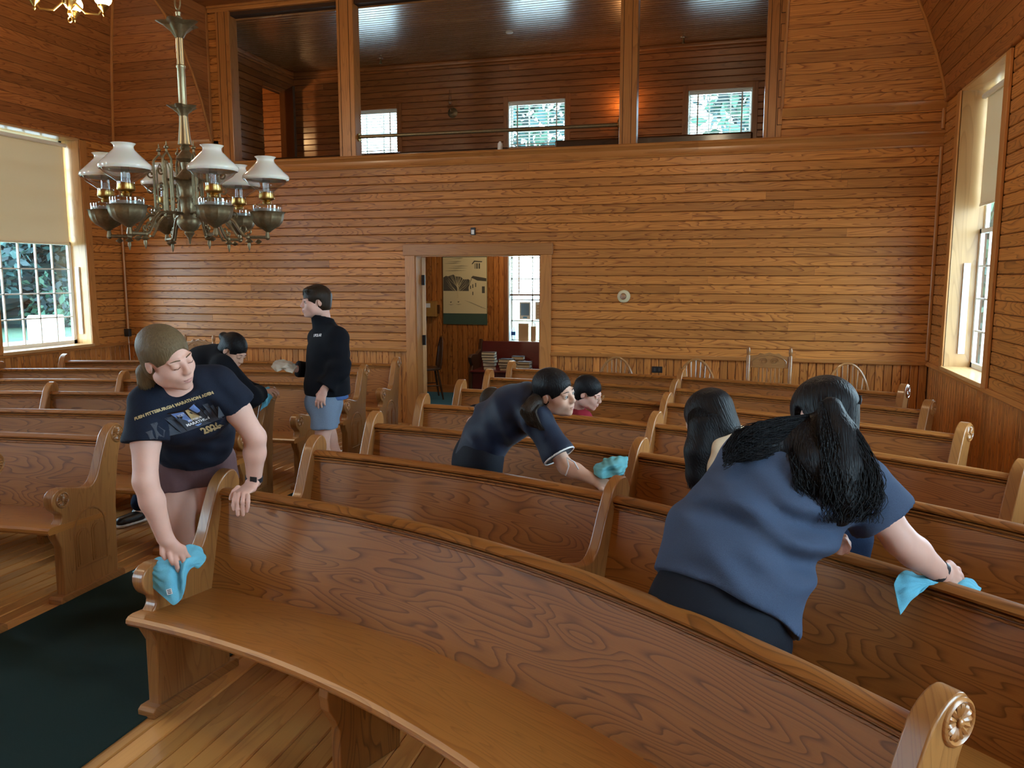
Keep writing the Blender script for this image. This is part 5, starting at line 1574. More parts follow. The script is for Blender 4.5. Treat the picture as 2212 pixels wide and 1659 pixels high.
def cl_tex(o, nr, nc):
    """refine the control grid and crease it a little so the cloth does not look inflated"""
    me = o.data; P = np.array([v.co[:] for v in me.vertices]).reshape(nr, nc, 3)
    def up(A, ax, m):
        n = A.shape[ax]; t = np.linspace(0, n - 1, (n - 1) * m + 1); i = np.clip(np.floor(t).astype(int), 0, n - 2); f = t - i
        g = lambda k: np.take(A, np.clip(k, 0, n - 1), ax)
        sh = [1, 1, 1]; sh[ax] = len(t); f = f.reshape(sh)
        p0, p1, p2, p3 = g(i - 1), g(i), g(i + 1), g(i + 2)
        return .5 * (2 * p1 + (p2 - p0) * f + (2 * p0 - 5 * p1 + 4 * p2 - p3) * f ** 2 + (3 * p1 - p0 - 3 * p2 + p3) * f ** 3)
    Q = up(up(P, 0, 6), 1, 6); a, b = Q.shape[:2]
    gu, gv = np.gradient(Q, axis=0), np.gradient(Q, axis=1); N = np.cross(gu, gv); N /= np.linalg.norm(N, axis=2, keepdims=True) + 1e-9
    U, W_ = np.meshgrid(np.linspace(0, 1, a), np.linspace(0, 1, b), indexing='ij')
    Q = Q + N * (.0028 * np.sin(23 * U + 7 * W_ + 2 * np.sin(9 * W_)) + .002 * np.sin(31 * W_ - 11 * U))[..., None]
    m2 = bpy.data.meshes.new(me.name)
    m2.from_pydata(Q.reshape(-1, 3).tolist(), [], [(i * b + j, i * b + j + 1, (i + 1) * b + j + 1, (i + 1) * b + j) for i in range(a - 1) for j in range(b - 1)])
    for m in me.materials: m2.materials.append(m)
    m2.polygons.foreach_set('use_smooth', [True] * len(m2.polygons)); o.data = m2
def sheet(name, grid, mat, parent=None, label=None, cat=None, group=None, th=.003, sub=1, group_=None):
    """cloth from a grid of control points (rows of equal length)"""
    nr, nc = len(grid), len(grid[0])
    o0 = V3(grid[nr // 2][nc // 2]); pts = [tuple(V3(p) - o0) for r in grid for p in r]
    F = [(i * nc + j, i * nc + j + 1, (i + 1) * nc + j + 1, (i + 1) * nc + j) for i in range(nr - 1) for j in range(nc - 1)]
    mb = MB(); mb.add(pts, F)
    o = mb.build(name, mat, parent, smooth='all', loc=tuple(o0))
    cl_tex(o, nr, nc)
    m = o.modifiers.new('sub', 'SUBSURF'); m.levels = sub; m.render_levels = sub; m.boundary_smooth = 'PRESERVE_CORNERS'
    m = o.modifiers.new('thick', 'SOLIDIFY'); m.thickness = th; m.offset = 0
    if label: tag(o, label, cat, group)
    return o

# ------------------------------------------------------------------ the helpers cleaning the pews
def down(p, z, dx=0, dy=0): return (p[0] + dx, p[1] + dy, z)
def box_of(*pts, m=.03):
    P = np.array([V3(p) for p in pts]); return P.min(0) - m, P.max(0) + m
def start(label, foot):
    return (foot[0], foot[1], 0.0), label
def finish(S, L, label, mats, fine, matf=None, h=.009):
    o = S.build('person', mats, None, h=h, fine=fine, matf=matf, origin=L)
    o.location = L
    return tag(o, label, 'person')
def headbox(c, s=1.0): return (V3(c) - .150 * s, V3(c) + .150 * s, .0036 * s)
def strands(name, mat, root, L, paths, r=.003, n=5):
    mb = MB()
    for p in paths:
        m = len(p)
        mb.tube([tuple(V3(q) - V3(L)) for q in p], [r * (1 - .5 * i / (m - 1)) for i in range(m)], n=n, cap=False)
    o = mb.build(name, mat, root, smooth='all'); o['kind'] = 'stuff'
    return o
def bundle(ctrl, width, count, wave, seed, side, depthv, steps=18):
    """wavy strands following a control polyline; width per control point"""
    r = np.random.default_rng(seed); C_ = np.array([V3(c) for c in ctrl]); n = len(C_)
    tt = np.linspace(0, 1, n); out = []
    sd, dv = nrm(side), nrm(depthv)
    for k in range(count):
        u = r.uniform(-1, 1); v = r.uniform(-.5, 1); ph = r.uniform(0, 6.3); fq = r.uniform(1.2, 2.6); e = r.uniform(.62, 1.05); am = wave * r.uniform(.5, 1.4)
        path = []
        for i in range(steps):
            t = min(1, e * i / (steps - 1))
            c = np.array([np.interp(t, tt, C_[:, j]) for j in range(3)]); w = np.interp(t, tt, width)
            path.append(c + sd * (u * w + am * t * math.sin(fq * 6.28 * t + ph)) + dv * (v * w * .35 + am * .6 * t * math.cos(fq * 6.28 * t + ph * 1.7)))
        out.append(path)
    return out
TOCAM = V3((0.267, -0.955, 0.131)); RIGHT = V3((0.963, 0.269, 0.000)); UP = V3((-0.035, 0.127, 0.991))

# ======== 1. blonde woman in the navy t-shirt, leaning on the nearest pew
L = (-2.40, 3.12, 0)
S = SDF()
hR, hL = V3((-2.442, 3.034, 0.896)), V3((-2.334, 3.148, 0.894))
hip, waist, chest, top = V3((-2.375, 3.080, 0.940)), V3((-2.296, 2.991, 1.047)), V3((-2.185, 2.803, 1.207)), V3((-2.106, 2.702, 1.307))
sR, sL = V3((-2.183, 2.571, 1.267)), V3((-2.009, 2.794, 1.321))
eR, wR = V3((-2.148, 2.499, 0.980)), V3((-2.123, 2.557, 0.744))
eL, wL = V3((-1.934, 2.908, 1.083)), V3((-1.978, 2.952, 0.883))
sd1, sd2 = hL - hR, sL - sR
torso(S, hip, waist, chest, top, sd1, sd2)
S.cap(sR * .8 + sL * .2, sL * .8 + sR * .2, .055, None, .05)
S.cap(sR, sR * .7 + top * .3, .052, None, .03); S.cap(sL, sL * .7 + top * .3, .052, None, .03)
limb_arm(S, sR, eR, wR, 1.16); limb_arm(S, sL, eL, wL, 1.16)
for hp, dx in ((hR, -.01), (hL, .02)):
    limb_leg(S, hp, down(hp, .50, dx, .03), down(hp, .09, dx * 2, .10), 1.02, down(hp, .035, dx * 2, -.04))
hc = V3((-2.037, 2.522, 1.455)); R1 = frame((0.948, -0.207, -0.241), (-0.228, -0.289, 0.930))
S.cap(top + (sL - sR) * .0, hc + R1 @ V3((0, -.045, -.062)), .056, .050, .025)
W = head_prims(S, hc, R1, 1.02, lids=True)
# right hand pressing the cloth
S.ecap(wR, (-2.093, 2.578, 0.677), (0.885, 0.297, 0.359), (.027, .020), (.040, .017), .015)
S.ecap((-2.093, 2.579, 0.684), (-2.084, 2.588, 0.657), (0.885, 0.297, 0.359), (.042, .017), (.036, .014), .012)
for f in ([(-2.089, 2.567, 0.669), (-2.083, 2.565, 0.640), (-2.085, 2.572, 0.619), (-2.096, 2.587, 0.597)], [(-2.071, 2.582, 0.666), (-2.066, 2.590, 0.637), (-2.081, 2.613, 0.605)], [(-2.064, 2.596, 0.673), (-2.060, 2.614, 0.645), (-2.074, 2.637, 0.616)], [(-2.104, 2.554, 0.680), (-2.098, 2.553, 0.658), (-2.097, 2.561, 0.637)], [(-2.133, 2.550, 0.712), (-2.131, 2.546, 0.680), (-2.127, 2.555, 0.657)]): finger(S, f, .0098, .0078)
# left hand over the rail
S.ecap(wL, (-1.975, 2.903, 0.859), (0.952, 0.282, 0.118), (.028, .020), (.037, .016), .015)
S.ecap((-1.979, 2.901, 0.859), (-1.980, 2.858, 0.850), (0.996, -0.011, 0.085), (.038, .016), (.036, .0135), .012)
for f in ([(-1.999, 2.848, 0.852), (-1.993, 2.828, 0.832), (-1.995, 2.822, 0.809), (-1.993, 2.822, 0.792)], [(-1.983, 2.847, 0.853), (-1.976, 2.825, 0.826), (-1.974, 2.820, 0.794), (-1.975, 2.822, 0.769)], [(-1.961, 2.848, 0.853), (-1.952, 2.826, 0.825), (-1.954, 2.826, 0.794), (-1.954, 2.828, 0.769)], [(-1.940, 2.848, 0.848), (-1.930, 2.832, 0.827), (-1.934, 2.833, 0.803), (-1.940, 2.834, 0.784)], [(-2.014, 2.888, 0.868), (-2.025, 2.872, 0.854), (-2.028, 2.859, 0.837), (-2.028, 2.852, 0.825)]): finger(S, f, .0095, .0076)
b1 = (*box_of((-2.152, 2.551, 0.753), (-2.054, 2.617, 0.579), m=.04), .0036); b2 = (*box_of((-2.082, 2.924, 0.889), (-1.883, 2.837, 0.766), m=.035), .0036)
p1 = finish(S, L, 'woman with tied-back blond hair in a navy t-shirt and mauve shorts, leaning over the nearest pew', ['skin_fair', 'skin_fair_lip'], [headbox(hc), b1, b2])
p1['label'] = 'blond woman in navy t-shirt and mauve shorts leaning on the nearest pew'
face_parts(p1, L, hc, R1, 1.02, lids=True, brow='hair_blond')
T = SDF()
hem = V3((-2.346, 3.050, 0.971))
T.ecap(hem + (hem - waist) * .3, waist, sd1, (.168, .130), (.158, .120), .06)
T.ecap(waist, chest, sd1, (.158, .120), (.170, .125), .06)
T.ecap(chest, top, sd2, (.170, .125), (.150, .088), .06)
for t in (.30, .70): T.ell(chest * .75 + top * .25 + sd2 * (t - .5) + nrm(np.cross(sd2, top - chest)) * (.075), (.075, .075, .075), None, .06)
T.cap(sR * .85 + sL * .15, sL * .85 + sR * .15, .070, None, .05)
cR, cL = sR * .50 + eR * .50, sL * .60 + eL * .40
T.sleeve([sR, cR], [.070, .076], .05); T.sleeve([sL, cL], [.068, .076], .05)
T.plane(hem, hem - waist + (0, 0, -.06))
T.cutell((-2.028, 2.581, 1.333), (.082, .080, .062), R1)
T.fold((-2.227, 2.902, 1.099), .20, (0.316, 0.215, 0.924), 75, .0045, .8); T.fold((-1.981, 2.733, 1.274), .12, (0.798, 0.295, 0.525), 90, .0045, .5, 1.0); T.fold((-2.174, 2.564, 1.200), .12, (0.271, 0.205, 0.940), 80, .004, .6, 2.0); T.fold((-2.334, 2.915, 1.029), .15, (0.933, 0.290, 0.215), 60, .005, .6, .5)
tee = T.build('t_shirt', 'tee_navy', p1, h=.0075, origin=L)
G = SDF()
G.ecap(hip + (waist - hip) * .4, hip, sd1, (.152, .120), (.166, .132), .05)
for hp, dx in ((hR, -.01), (hL, .02)):
    q = V3(down(hp, hp[2] - .17, dx, .02)); G.cap(hp, q, .108, .106, .05); 
G.plane(V3(down(hR, hR[2] - .105)), (.1, 0, -1))
G.fold(hR, .16, (1, .3, .3), 70, .004); G.fold(hL, .16, (1, .3, -.3), 70, .004)
sh1 = G.build('shorts', 'shorts_mauve', p1, h=.008, origin=L)
H = SDF()
W = hair_cap(H, hc, R1, 1.02, .008, face=(0, .116, -.042), fr=(.080, .086, .110), low=-.105)
tail = SDF()
tail.chain([W(.015, -.085, -.045), W(.035, -.100, -.080), W(.042, -.098, -.118), W(.040, -.085, -.150)], [.024, .030, .028, .014], .02)
hh = H.build('hair', 'hair_blond', p1, h=.0052, origin=L); localise(hh, L, hc, R1)
ht = tail.build('ponytail', 'hair_blond', p1, h=.006, origin=L); localise(ht, L, hc, R1)
rs = np.random.default_rng(4); pa = []
for k in range(190):
    a = rs.uniform(0, 6.28); q = rs.uniform(.4, 1)
    pa.append([W(.015 + .018 * q * math.cos(a), -.085 + .018 * q * math.sin(a), -.045), W(.034 + .030 * q * math.cos(a), -.100 + .028 * q * math.sin(a), -.080), W(.042 + .033 * q * math.cos(a + .2), -.098 + .031 * q * math.sin(a + .2), -.115), W(.044 + .030 * q * math.cos(a + .4), -.090 + .028 * q * math.sin(a + .4), -.145), W(.042 + .022 * q * math.cos(a + .6) + rs.uniform(-.008, .008), -.078 + .02 * q * math.sin(a + .6), -.170 + rs.uniform(-.02, .01))])
strands('loose_strands', 'hair_blond', p1, L, pa, .0017, 4)
# wrist watch
wd_ = nrm(V3(wL) - V3(eL)); wc = V3(wL) - wd_ * .012
wm = MB(); ring = []
rx = nrm(np.cross(wd_, TOCAM)); ry = np.cross(wd_, rx)
for k in range(20):
    a = 2 * PI * k / 20
    for q, l in ((.033, -.011), (.0365, -.010), (.0365, .010), (.033, .011)): ring.append(tuple(wc - V3(L) + (rx * math.cos(a) * 1.02 + ry * math.sin(a) * .86) * q + wd_ * l))
wm.add(ring, [(k * 4 + j, ((k + 1) % 20) * 4 + j, ((k + 1) % 20) * 4 + (j + 1) % 4, k * 4 + (j + 1) % 4) for k in range(20) for j in range(4)])
wb_ = wm.build('watch_band', 'watch_band', p1, smooth=True)
fm = Matrix(np.stack([rx, wd_, TOCAM], 1).tolist())
MB().box((0, 0, 0), (.030, .026, .010), R=fm).build('watch_face', 'black_plastic', p1, bevel=.003, loc=tuple(wc - V3(L) + TOCAM * .034 - rx * .008))

def bvh_of(o):
    me = o.data; return BVHTree.FromPolygons([tuple(v.co) for v in me.vertices], [tuple(p.vertices) for p in me.polygons])
def print_on(o, verts2d, faces, c, xd, yd, view, mat, name, root, off=.002):
    """lay a flat print on a garment: points in the (xd, yd) plane at c are dropped along -view onto the cloth"""
    bv = bvh_of(o); c = V3(c); xd, yd, view = V3(xd), V3(yd), V3(view); V = []
    for x, y in verts2d:
        p = c + xd * x + yd * y + view * .3
        hit = bv.ray_cast(Vector(p), Vector(-view))
        q = (V3(hit[0]) + view * off) if hit[0] is not None else (c + xd * x + yd * y)
        V.append(tuple(q))
    mb = MB(); mb.add(V, faces)
    return mb.build(name, mat, root)
def text_mesh(s, size, bold=0.0, squash=1.0):
    cu = bpy.data.curves.new('t', 'FONT'); cu.body = s; cu.size = size; cu.align_x = 'CENTER'; cu.offset = bold; cu.resolution_u = 2
    ob = bpy.data.objects.new('t', cu); COL.objects.link(ob)
    dg = bpy.context.evaluated_depsgraph_get(); me = bpy.data.meshes.new_from_object(ob.evaluated_get(dg))
    v = [(p.co.x * squash, p.co.y) for p in me.vertices]; f = [tuple(p.vertices) for p in me.polygons]
    bpy.data.objects.remove(ob); bpy.data.curves.remove(cu); bpy.data.meshes.remove(me)
    return v, f
xd = nrm(V3((-1.932, 2.642, 1.278)) - V3((-2.122, 2.578, 1.197))); yd = nrm(UP - xd * (UP @ xd)); vw = TOCAM
tc_ = V3((-2.070, 2.647, 1.215)) - V3(L)
def at_text(s, size, px_off, py_off, mat, name, arc_=0.0, bold=.0015, squash=1.0):
    v, f = text_mesh(s, size, bold, squash)
    v = [(x + px_off, y + py_off - arc_ * x * x) for x, y in v]
    return print_on(tee, v, f, tc_, xd, yd, vw, mat, name, p1)
at_text('FUEN PITTSBURGH MARATHON ADEN', .0150, 0, .038, 'shirt_gold', 'shirt_lettering', .0, .0008)
at_text('2026', .034, .040, -.088, 'shirt_gold', 'shirt_year', 0, .0015)
def dense(poly, m, name, off=.0012, sc=1.0, o=(0, 0)):
    # fan-triangulated with subdivided rings so the print follows the cloth
    c = (sum(p[0] for p in poly) / len(poly), sum(p[1] for p in poly) / len(poly))
    V = [c]; F = []; n = len(poly); K = 5
    for k in range(1, K + 1):
        for p in poly: V.append((c[0] + (p[0] - c[0]) * k / K, c[1] + (p[1] - c[1]) * k / K))
    for i in range(n): F.append((0, 1 + i, 1 + (i + 1) % n))
    for k in range(K - 1):
        for i in range(n): F.append((1 + k * n + i, 1 + (k + 1) * n + i, 1 + (k + 1) * n + (i + 1) % n, 1 + k * n + (i + 1) % n))
    V = [(x * sc + o[0], y * sc + o[1]) for x, y in V]
    return print_on(tee, V, F, tc_, xd, yd, vw, m, name, p1, off)
for (xa, xb, yb) in ((-.105, -.085, -.020), (-.085, -.068, .004), (-.068, -.050, -.012), (-.050, -.030, .010), (-.030, .055, .004), (.055, .072, -.006), (.072, .088, .014), (.088, .100, .002), (.100, .116, -.010)):
    dense([(xa, -.058), (xb, -.058), (xb, yb), (xa, yb)], 'logo_grey', 'skyline_block', .0014)
dense([(-.034, .024), (-.036, -.010), (-.018, -.034), (.012, -.060), (.044, -.032), (.060, -.006), (.060, .030), (.020, .016)], 'black_plastic', 'shield_edge', .0030)
dense([(-.028, .018), (-.030, -.008), (-.014, -.028), (.004, -.028), (.006, .012)], 'logo_blue', 'shield_field', .0042)
dense([(.030, .016), (.054, .025), (.052, -.006), (.036, -.006)], 'logo_blue', 'shield_field', .0042)
dense([(.004, -.026), (.014, .014), (.024, .014), (.038, -.024)], 'shirt_gold', 'bridge_mark', .0044)
dense([(.002, -.046), (.026, -.046), (.013, -.057)], 'logo_blue', 'shield_field', .0042)
at_text("DICK'S", .0115, -.011, .000, 'logo_white', 'shirt_lettering', 0, .0003, .9).location = tuple(vw * .0045)
at_text('PITTSBURGH', .0105, .024, -.028, 'logo_white', 'shirt_lettering', 0, .0003).location = tuple(vw * .0045)
at_text('MARATHON', .0145, .020, -.042, 'logo_white', 'shirt_lettering', 0, .0005).location = tuple(vw * .0045)

# ======== 8. woman in the grey-blue t-shirt with long wavy hair, seen from behind
L = (-.02, 2.33, 0)
S = SDF()
hip, waist, chest, top = V3((-0.012, 2.341, 0.826)), V3((0.025, 2.411, 0.954)), V3((0.145, 2.526, 1.092)), V3((0.229, 2.604, 1.181))
hL, hR = V3((-0.103, 2.345, 0.807)), V3((0.083, 2.330, 0.784))
sL, sR = V3((0.073, 2.603, 1.183)), V3((0.379, 2.575, 1.122))
eR, wR = V3((0.501, 2.576, 0.961)), V3((0.627, 2.628, 0.853))
eL, wL = V3((0.171, 2.718, 0.913)), V3((0.290, 2.717, 0.890))
sdh, sds = hR - hL, sR - sL
torso(S, hip, waist, chest, top, sdh, sds, 1.18)
S.cap(sL, sR, .055, None, .05)
limb_arm(S, sR, eR, wR, 1.22); limb_arm(S, sL, eL, wL, 1.15)
for hp in (hL, hR): limb_leg(S, hp, down(hp, .48, .0, .0), down(hp, .09, 0, .0), 1.1, down(hp, .035, .02, .10))
hc = V3((0.264, 2.652, 1.310)); R8 = frame((-0.621, 0.668, -0.409), (-0.017, 0.433, 0.901))
S.cap(top, hc + R8 @ V3((0, -.045, -.062)), .056, .050, .025)
head_prims(S, hc, R8, 1.0)
# right hand on the cloth, left hand gripping the rail
S.ecap(wR, (0.669, 2.654, 0.844), (0.083, 0.468, 0.880), (.028, .019), (.038, .017), .014)
for i, f in enumerate(([(0.664, 2.656, 0.864), (0.686, 2.676, 0.853), (0.698, 2.687, 0.831), (0.694, 2.688, 0.812)], [(0.670, 2.650, 0.852), (0.692, 2.665, 0.838), (0.703, 2.676, 0.816), (0.698, 2.682, 0.798)], [(0.666, 2.642, 0.840), (0.686, 2.651, 0.826), (0.694, 2.661, 0.806), (0.686, 2.667, 0.790)], [(0.657, 2.633, 0.830), (0.673, 2.641, 0.816), (0.675, 2.645, 0.801), (0.668, 2.652, 0.789)], [(0.645, 2.646, 0.869), (0.661, 2.671, 0.872), (0.680, 2.696, 0.857)])): finger(S, f, .0102, .0084, .006)
S.ecap(wL, (0.336, 2.711, 0.905), (-0.016, 0.448, 0.894), (.027, .018), (.036, .016), .014)
for f in ([(0.336, 2.713, 0.920), (0.361, 2.714, 0.916), (0.373, 2.710, 0.897), (0.371, 2.712, 0.877)], [(0.335, 2.701, 0.911), (0.361, 2.697, 0.907), (0.372, 2.698, 0.888), (0.370, 2.705, 0.870)], [(0.332, 2.694, 0.901), (0.354, 2.689, 0.896), (0.360, 2.688, 0.881), (0.352, 2.690, 0.870)], [(0.326, 2.686, 0.892), (0.342, 2.679, 0.887), (0.343, 2.683, 0.873)]): finger(S, f, .0102, .0084, .006)
b1 = (*box_of((0.612, 2.628, 0.885), (0.713, 2.673, 0.775), m=.03), .0036); b2 = (*box_of((0.278, 2.718, 0.923), (0.380, 2.686, 0.865), m=.03), .0036)
p8 = finish(S, L, 'woman with long wavy dark hair in a grey-blue t-shirt, back turned, wiping a pew rail', ['skin_fair', 'skin_fair_lip'], [headbox(hc), b1, b2])
T = SDF()
hem = V3((-0.011, 2.326, 0.793))
T.ecap(hem + (hem - waist) * .35, waist, sdh, (.228, .182), (.210, .152), .07)
T.ecap(waist, chest, sdh, (.205, .150), (.205, .148), .07)
T.ecap(chest, top, sds, (.200, .146), (.170, .092), .07)
T.cap(sL, sR, .078, None, .06)
cR, cL = sR * .42 + eR * .58, sL * .45 + eL * .55
T.sleeve([sR, cR], [.085, .094], .05); T.sleeve([sL, cL], [.085, .092], .05)
T.plane(V3((-0.012, 2.329, 0.809)), hem - waist + RIGHT * -.035)
T.cutell(hc + R8 @ V3((0, -.01, -.115)), (.072, .075, .045), R8)
T.fold((0.029, 2.277, 1.113), .17, (0.454, 0.245, 0.857), 40, .030, .35, .4); T.fold((0.160, 2.354, 1.027), .17, (0.399, 0.233, 0.887), 60, .024, .5, 1.4); T.fold((0.086, 2.267, 0.927), .20, (0.211, 0.191, 0.959), 48, .016, .7, 2.2); T.fold((0.405, 2.530, 1.050), .10, (0.754, 0.122, -0.645), 75, .005, .5); T.fold((-0.075, 2.355, 1.132), .10, (0.359, 0.225, 0.906), 80, .008, .4, 2.6)
T.build('t_shirt', 'tee_heather', p8, h=.0085, origin=L)
G = SDF()
G.ecap(hip + (waist - hip) * .0, hip + (hip - waist) * .5, sdh, (.178, .138), (.196, .158), .05)
for hp in (hL, hR):
    G.chain([hp, down(hp, .48), down(hp, .12)], [.108, .088, .070], .05)
G.plane(V3(down(hip, .13)), (0, 0, -1)); G.fold(hR, .2, (.3, .2, 1), 60, .004)
G.build('trousers', 'pants_black', p8, h=.010, origin=L)
H = SDF()
W = hair_cap(H, hc, R8, 1.0, .020, face=(0, .112, -.045), fr=(.076, .086, .098), low=-.085)
hb = H.build('hair', 'hair_black', p8, h=.0055, origin=L); localise(hb, L, hc, R8)
H = SDF()
H.chain([(0.281, 2.539, 1.365), (0.307, 2.503, 1.275), (0.315, 2.463, 1.201), (0.315, 2.430, 1.113), (0.308, 2.421, 1.060)], [.034, .048, .054, .046, .024], .05)
H.chain([(0.254, 2.563, 1.289), (0.186, 2.519, 1.259), (0.106, 2.484, 1.243), (0.039, 2.454, 1.235), (0.006, 2.431, 1.214)], [.046, .044, .032, .020, .008], .05)
H.chain([(0.214, 2.550, 1.275), (0.223, 2.460, 1.210), (0.249, 2.425, 1.137)], [.050, .05, .03], .05)
hb = H.build('long_hair', 'hair_black', p8, h=.010, origin=L); localise(hb, L, hc, R8)
pa = bundle([(0.267, 2.537, 1.382), (0.299, 2.471, 1.295), (0.321, 2.434, 1.208), (0.332, 2.405, 1.128), (0.321, 2.393, 1.059)], [.022, .060, .080, .086, .066], 900, .020, 3, RIGHT, TOCAM)
pa += bundle([(0.218, 2.533, 1.300), (0.143, 2.479, 1.285), (0.070, 2.436, 1.273), (0.011, 2.418, 1.259), (-0.024, 2.393, 1.223)], [.042, .052, .050, .040, .020], 560, .014, 4, UP, TOCAM)
pa += bundle([(0.218, 2.521, 1.288), (0.214, 2.439, 1.228), (0.240, 2.404, 1.155), (0.273, 2.393, 1.079)], [.045, .055, .058, .05], 330, .018, 5, RIGHT, TOCAM)
strands('wavy_strands', 'hair_black', p8, L, pa, .0017, 3)
# half-up twist and hair over the crown
rs = np.random.default_rng(8); pa = []
for k in range(220):
    u = rs.uniform(-1, 1); z = rs.uniform(0, 1)
    pa.append([W(u * .055, .062 - .02 * z, .075 + .02 * z), W(u * .080, .02 - .02 * z, .105 - abs(u) * .035), W(u * .088, -.05, .085 - abs(u) * .05), W(u * .050 + .02, -.105, .045 + .02 * z), W(.03 + .01 * u, -.125, .02)])
strands('combed_strands', 'hair_black', p8, L, pa, .0014, 3)
wd_ = nrm(V3(wR) - V3(eR)); wc = V3(wR) - wd_ * .004; rx = nrm(np.cross(wd_, TOCAM)); ry = np.cross(wd_, rx); ring = []
for k in range(20):
    a = 2 * PI * k / 20
    for q, l in ((.034, -.009), (.038, -.008), (.038, .008), (.034, .009)): ring.append(tuple(wc - V3(L) + (rx * math.cos(a) + ry * math.sin(a) * .84) * q + wd_ * l))
wm = MB(); wm.add(ring, [(k * 4 + j, ((k + 1) % 20) * 4 + j, ((k + 1) % 20) * 4 + (j + 1) % 4, k * 4 + (j + 1) % 4) for k in range(20) for j in range(4)])
wm.build('watch_band', 'watch_band', p8, smooth=True)

# ======== 4. girl in the navy blouse
L = (-1.24, 3.84, 0)
S = SDF()
hip, waist, chest, top = V3((-1.248, 3.842, 0.843)), V3((-1.207, 3.847, 0.948)), V3((-1.071, 3.829, 1.074)), V3((-0.981, 3.821, 1.138))
sR, sL = V3((-0.907, 3.697, 1.076)), V3((-1.087, 3.884, 1.124))
eR, wR = V3((-0.751, 3.628, 0.868)), V3((-0.611, 3.598, 0.822))
eL, wL = V3((-1.291, 3.893, 1.000)), V3((-1.259, 3.839, 0.843))
sd_ = V3((0.480, -0.874, -0.080))
torso(S, hip, waist, chest, top, sd_, sR - sL, .92)
S.cap(sL, sR, .050, None, .05); limb_arm(S, sR, eR, wR, .95); limb_arm(S, sL, eL, wL, .95)
hR, hL = hip + nrm(sd_) * .08, hip - nrm(sd_) * .08
for hp in (hL, hR): limb_leg(S, hp, down(hp, .48), down(hp, .09), .92, down(hp, .035, .08, .02))
hc = V3((-0.835, 3.765, 1.198)); R4 = frame((0.935, -0.343, -0.086), (-0.227, -0.164, 0.960))
S.cap(top, hc + R4 @ V3((0, -.045, -.062)), .056, .050, .025)
head_prims(S, hc, R4, .98)
bx1 = auto_hand(S, wR, (0.958, 0.114, -0.263), (0.173, -0.244, 0.954), 1, (.5, .6, .4), .95)
p4 = finish(S, L, 'girl in a navy blouse with a low ponytail leaning sideways along a pew', ['skin_warm', 'skin_warm_lip'], [headbox(hc), bx1])
face_parts(p4, L, hc, R4, .98, brow='hair_black', gaze=(-.003, -.001))
T = SDF()
T.ecap(hip + (hip - waist) * .25, waist, sd_, (.150, .122), (.140, .108), .06); T.ecap(waist, chest, sd_, (.140, .108), (.152, .118), .06); T.ecap(chest, top, sR - sL, (.150, .115), (.125, .082), .05)
T.cap(sL, sR, .066, None, .05)
cR, cL = sR * .22 + eR * .78, sL * .25 + eL * .75
T.sleeve([sR, cR], [.068, .074], .04); T.sleeve([sL, cL], [.066, .070], .04)
T.plane(hip + (hip - waist) * .22, hip - waist + V3((0.963, 0.269, 0.000)) * .03)
T.cutell(hc + R4 @ V3((0, -.02, -.118)), (.062, .065, .040), R4)
T.fold((-1.088, 3.681, 1.025), .16, (0.903, 0.295, 0.313), 62, .007, .5); T.fold((-0.970, 3.671, 1.089), .12, (0.953, 0.281, 0.109), 75, .005, .4, 1.0); T.fold((-1.187, 3.694, 0.936), .12, (0.271, 0.205, 0.940), 70, .005, .6, 2.0)
T.build('blouse', 'shirt_navy', p4, h=.008, origin=L)
def cuff(root, L, c, ax, r, mat, name):
    ax = nrm(ax); u = nrm(np.cross(ax, [.2, .3, .9])); v = np.cross(ax, u)
    MB().tube([tuple(V3(c) - V3(L) + (u * math.cos(a) + v * math.sin(a)) * r) for a in [2 * PI * k / 24 for k in range(25)]], .0045, n=6, cap=False).build(name, mat, root, smooth='all')
cuff(p4, L, cR, cR - sR, .079, 'logo_white', 'sleeve_ribbon'); cuff(p4, L, cL, cL - sL, .073, 'logo_white', 'sleeve_ribbon')
rb = V3(cR) + TOCAM * .08 + RIGHT * .03 - V3(L)
MB().tube([tuple(rb), tuple(rb + RIGHT * .01 - UP * .04), tuple(rb - RIGHT * .005 - UP * .085)], .003, n=5).build('ribbon_tail', 'logo_white', p4, smooth='all')
MB().tube([tuple(rb), tuple(rb + RIGHT * .035 - UP * .02), tuple(rb + RIGHT * .055 - UP * .055)], .003, n=5).build('ribbon_tail', 'logo_white', p4, smooth='all')
G = SDF(); G.ecap(hip + (waist - hip) * .2, hip + (hip - waist) * .4, sd_, (.135, .112), (.155, .125), .05)
for hp in (hL, hR): G.chain([hp, down(hp, .48), down(hp, .12)], [.105, .075, .06], .05)
G.plane(V3(down(hip, .13)), (0, 0, -1)); G.build('trousers', 'pants_black', p4, h=.010, origin=L)
H = SDF(); W = hair_cap(H, hc, R4, .98, .010, face=(0, .110, -.050), fr=(.078, .090, .100), low=-.075)
hb = H.build('hair', 'hair_black', p4, h=.0055, origin=L); localise(hb, L, hc, R4)
H = SDF(); H.chain([W(0, -.10, -.03), (-0.916, 3.684, 1.152), (-0.937, 3.632, 1.124), (-0.909, 3.613, 1.084), (-0.866, 3.620, 1.047)], [.030, .036, .032, .026, .010], .03)
hb = H.build('ponytail', 'hair_brown', p4, h=.008, origin=L); localise(hb, L, hc, R4)
pa = bundle([W(.01, -.10, -.03), (-0.919, 3.652, 1.155), (-0.933, 3.602, 1.124), (-0.898, 3.585, 1.081), (-0.857, 3.601, 1.040)], [.026, .034, .034, .026, .010], 300, .005, 6, RIGHT, TOCAM)
strands('loose_strands', 'hair_brown', p4, L, pa, .0015, 3)

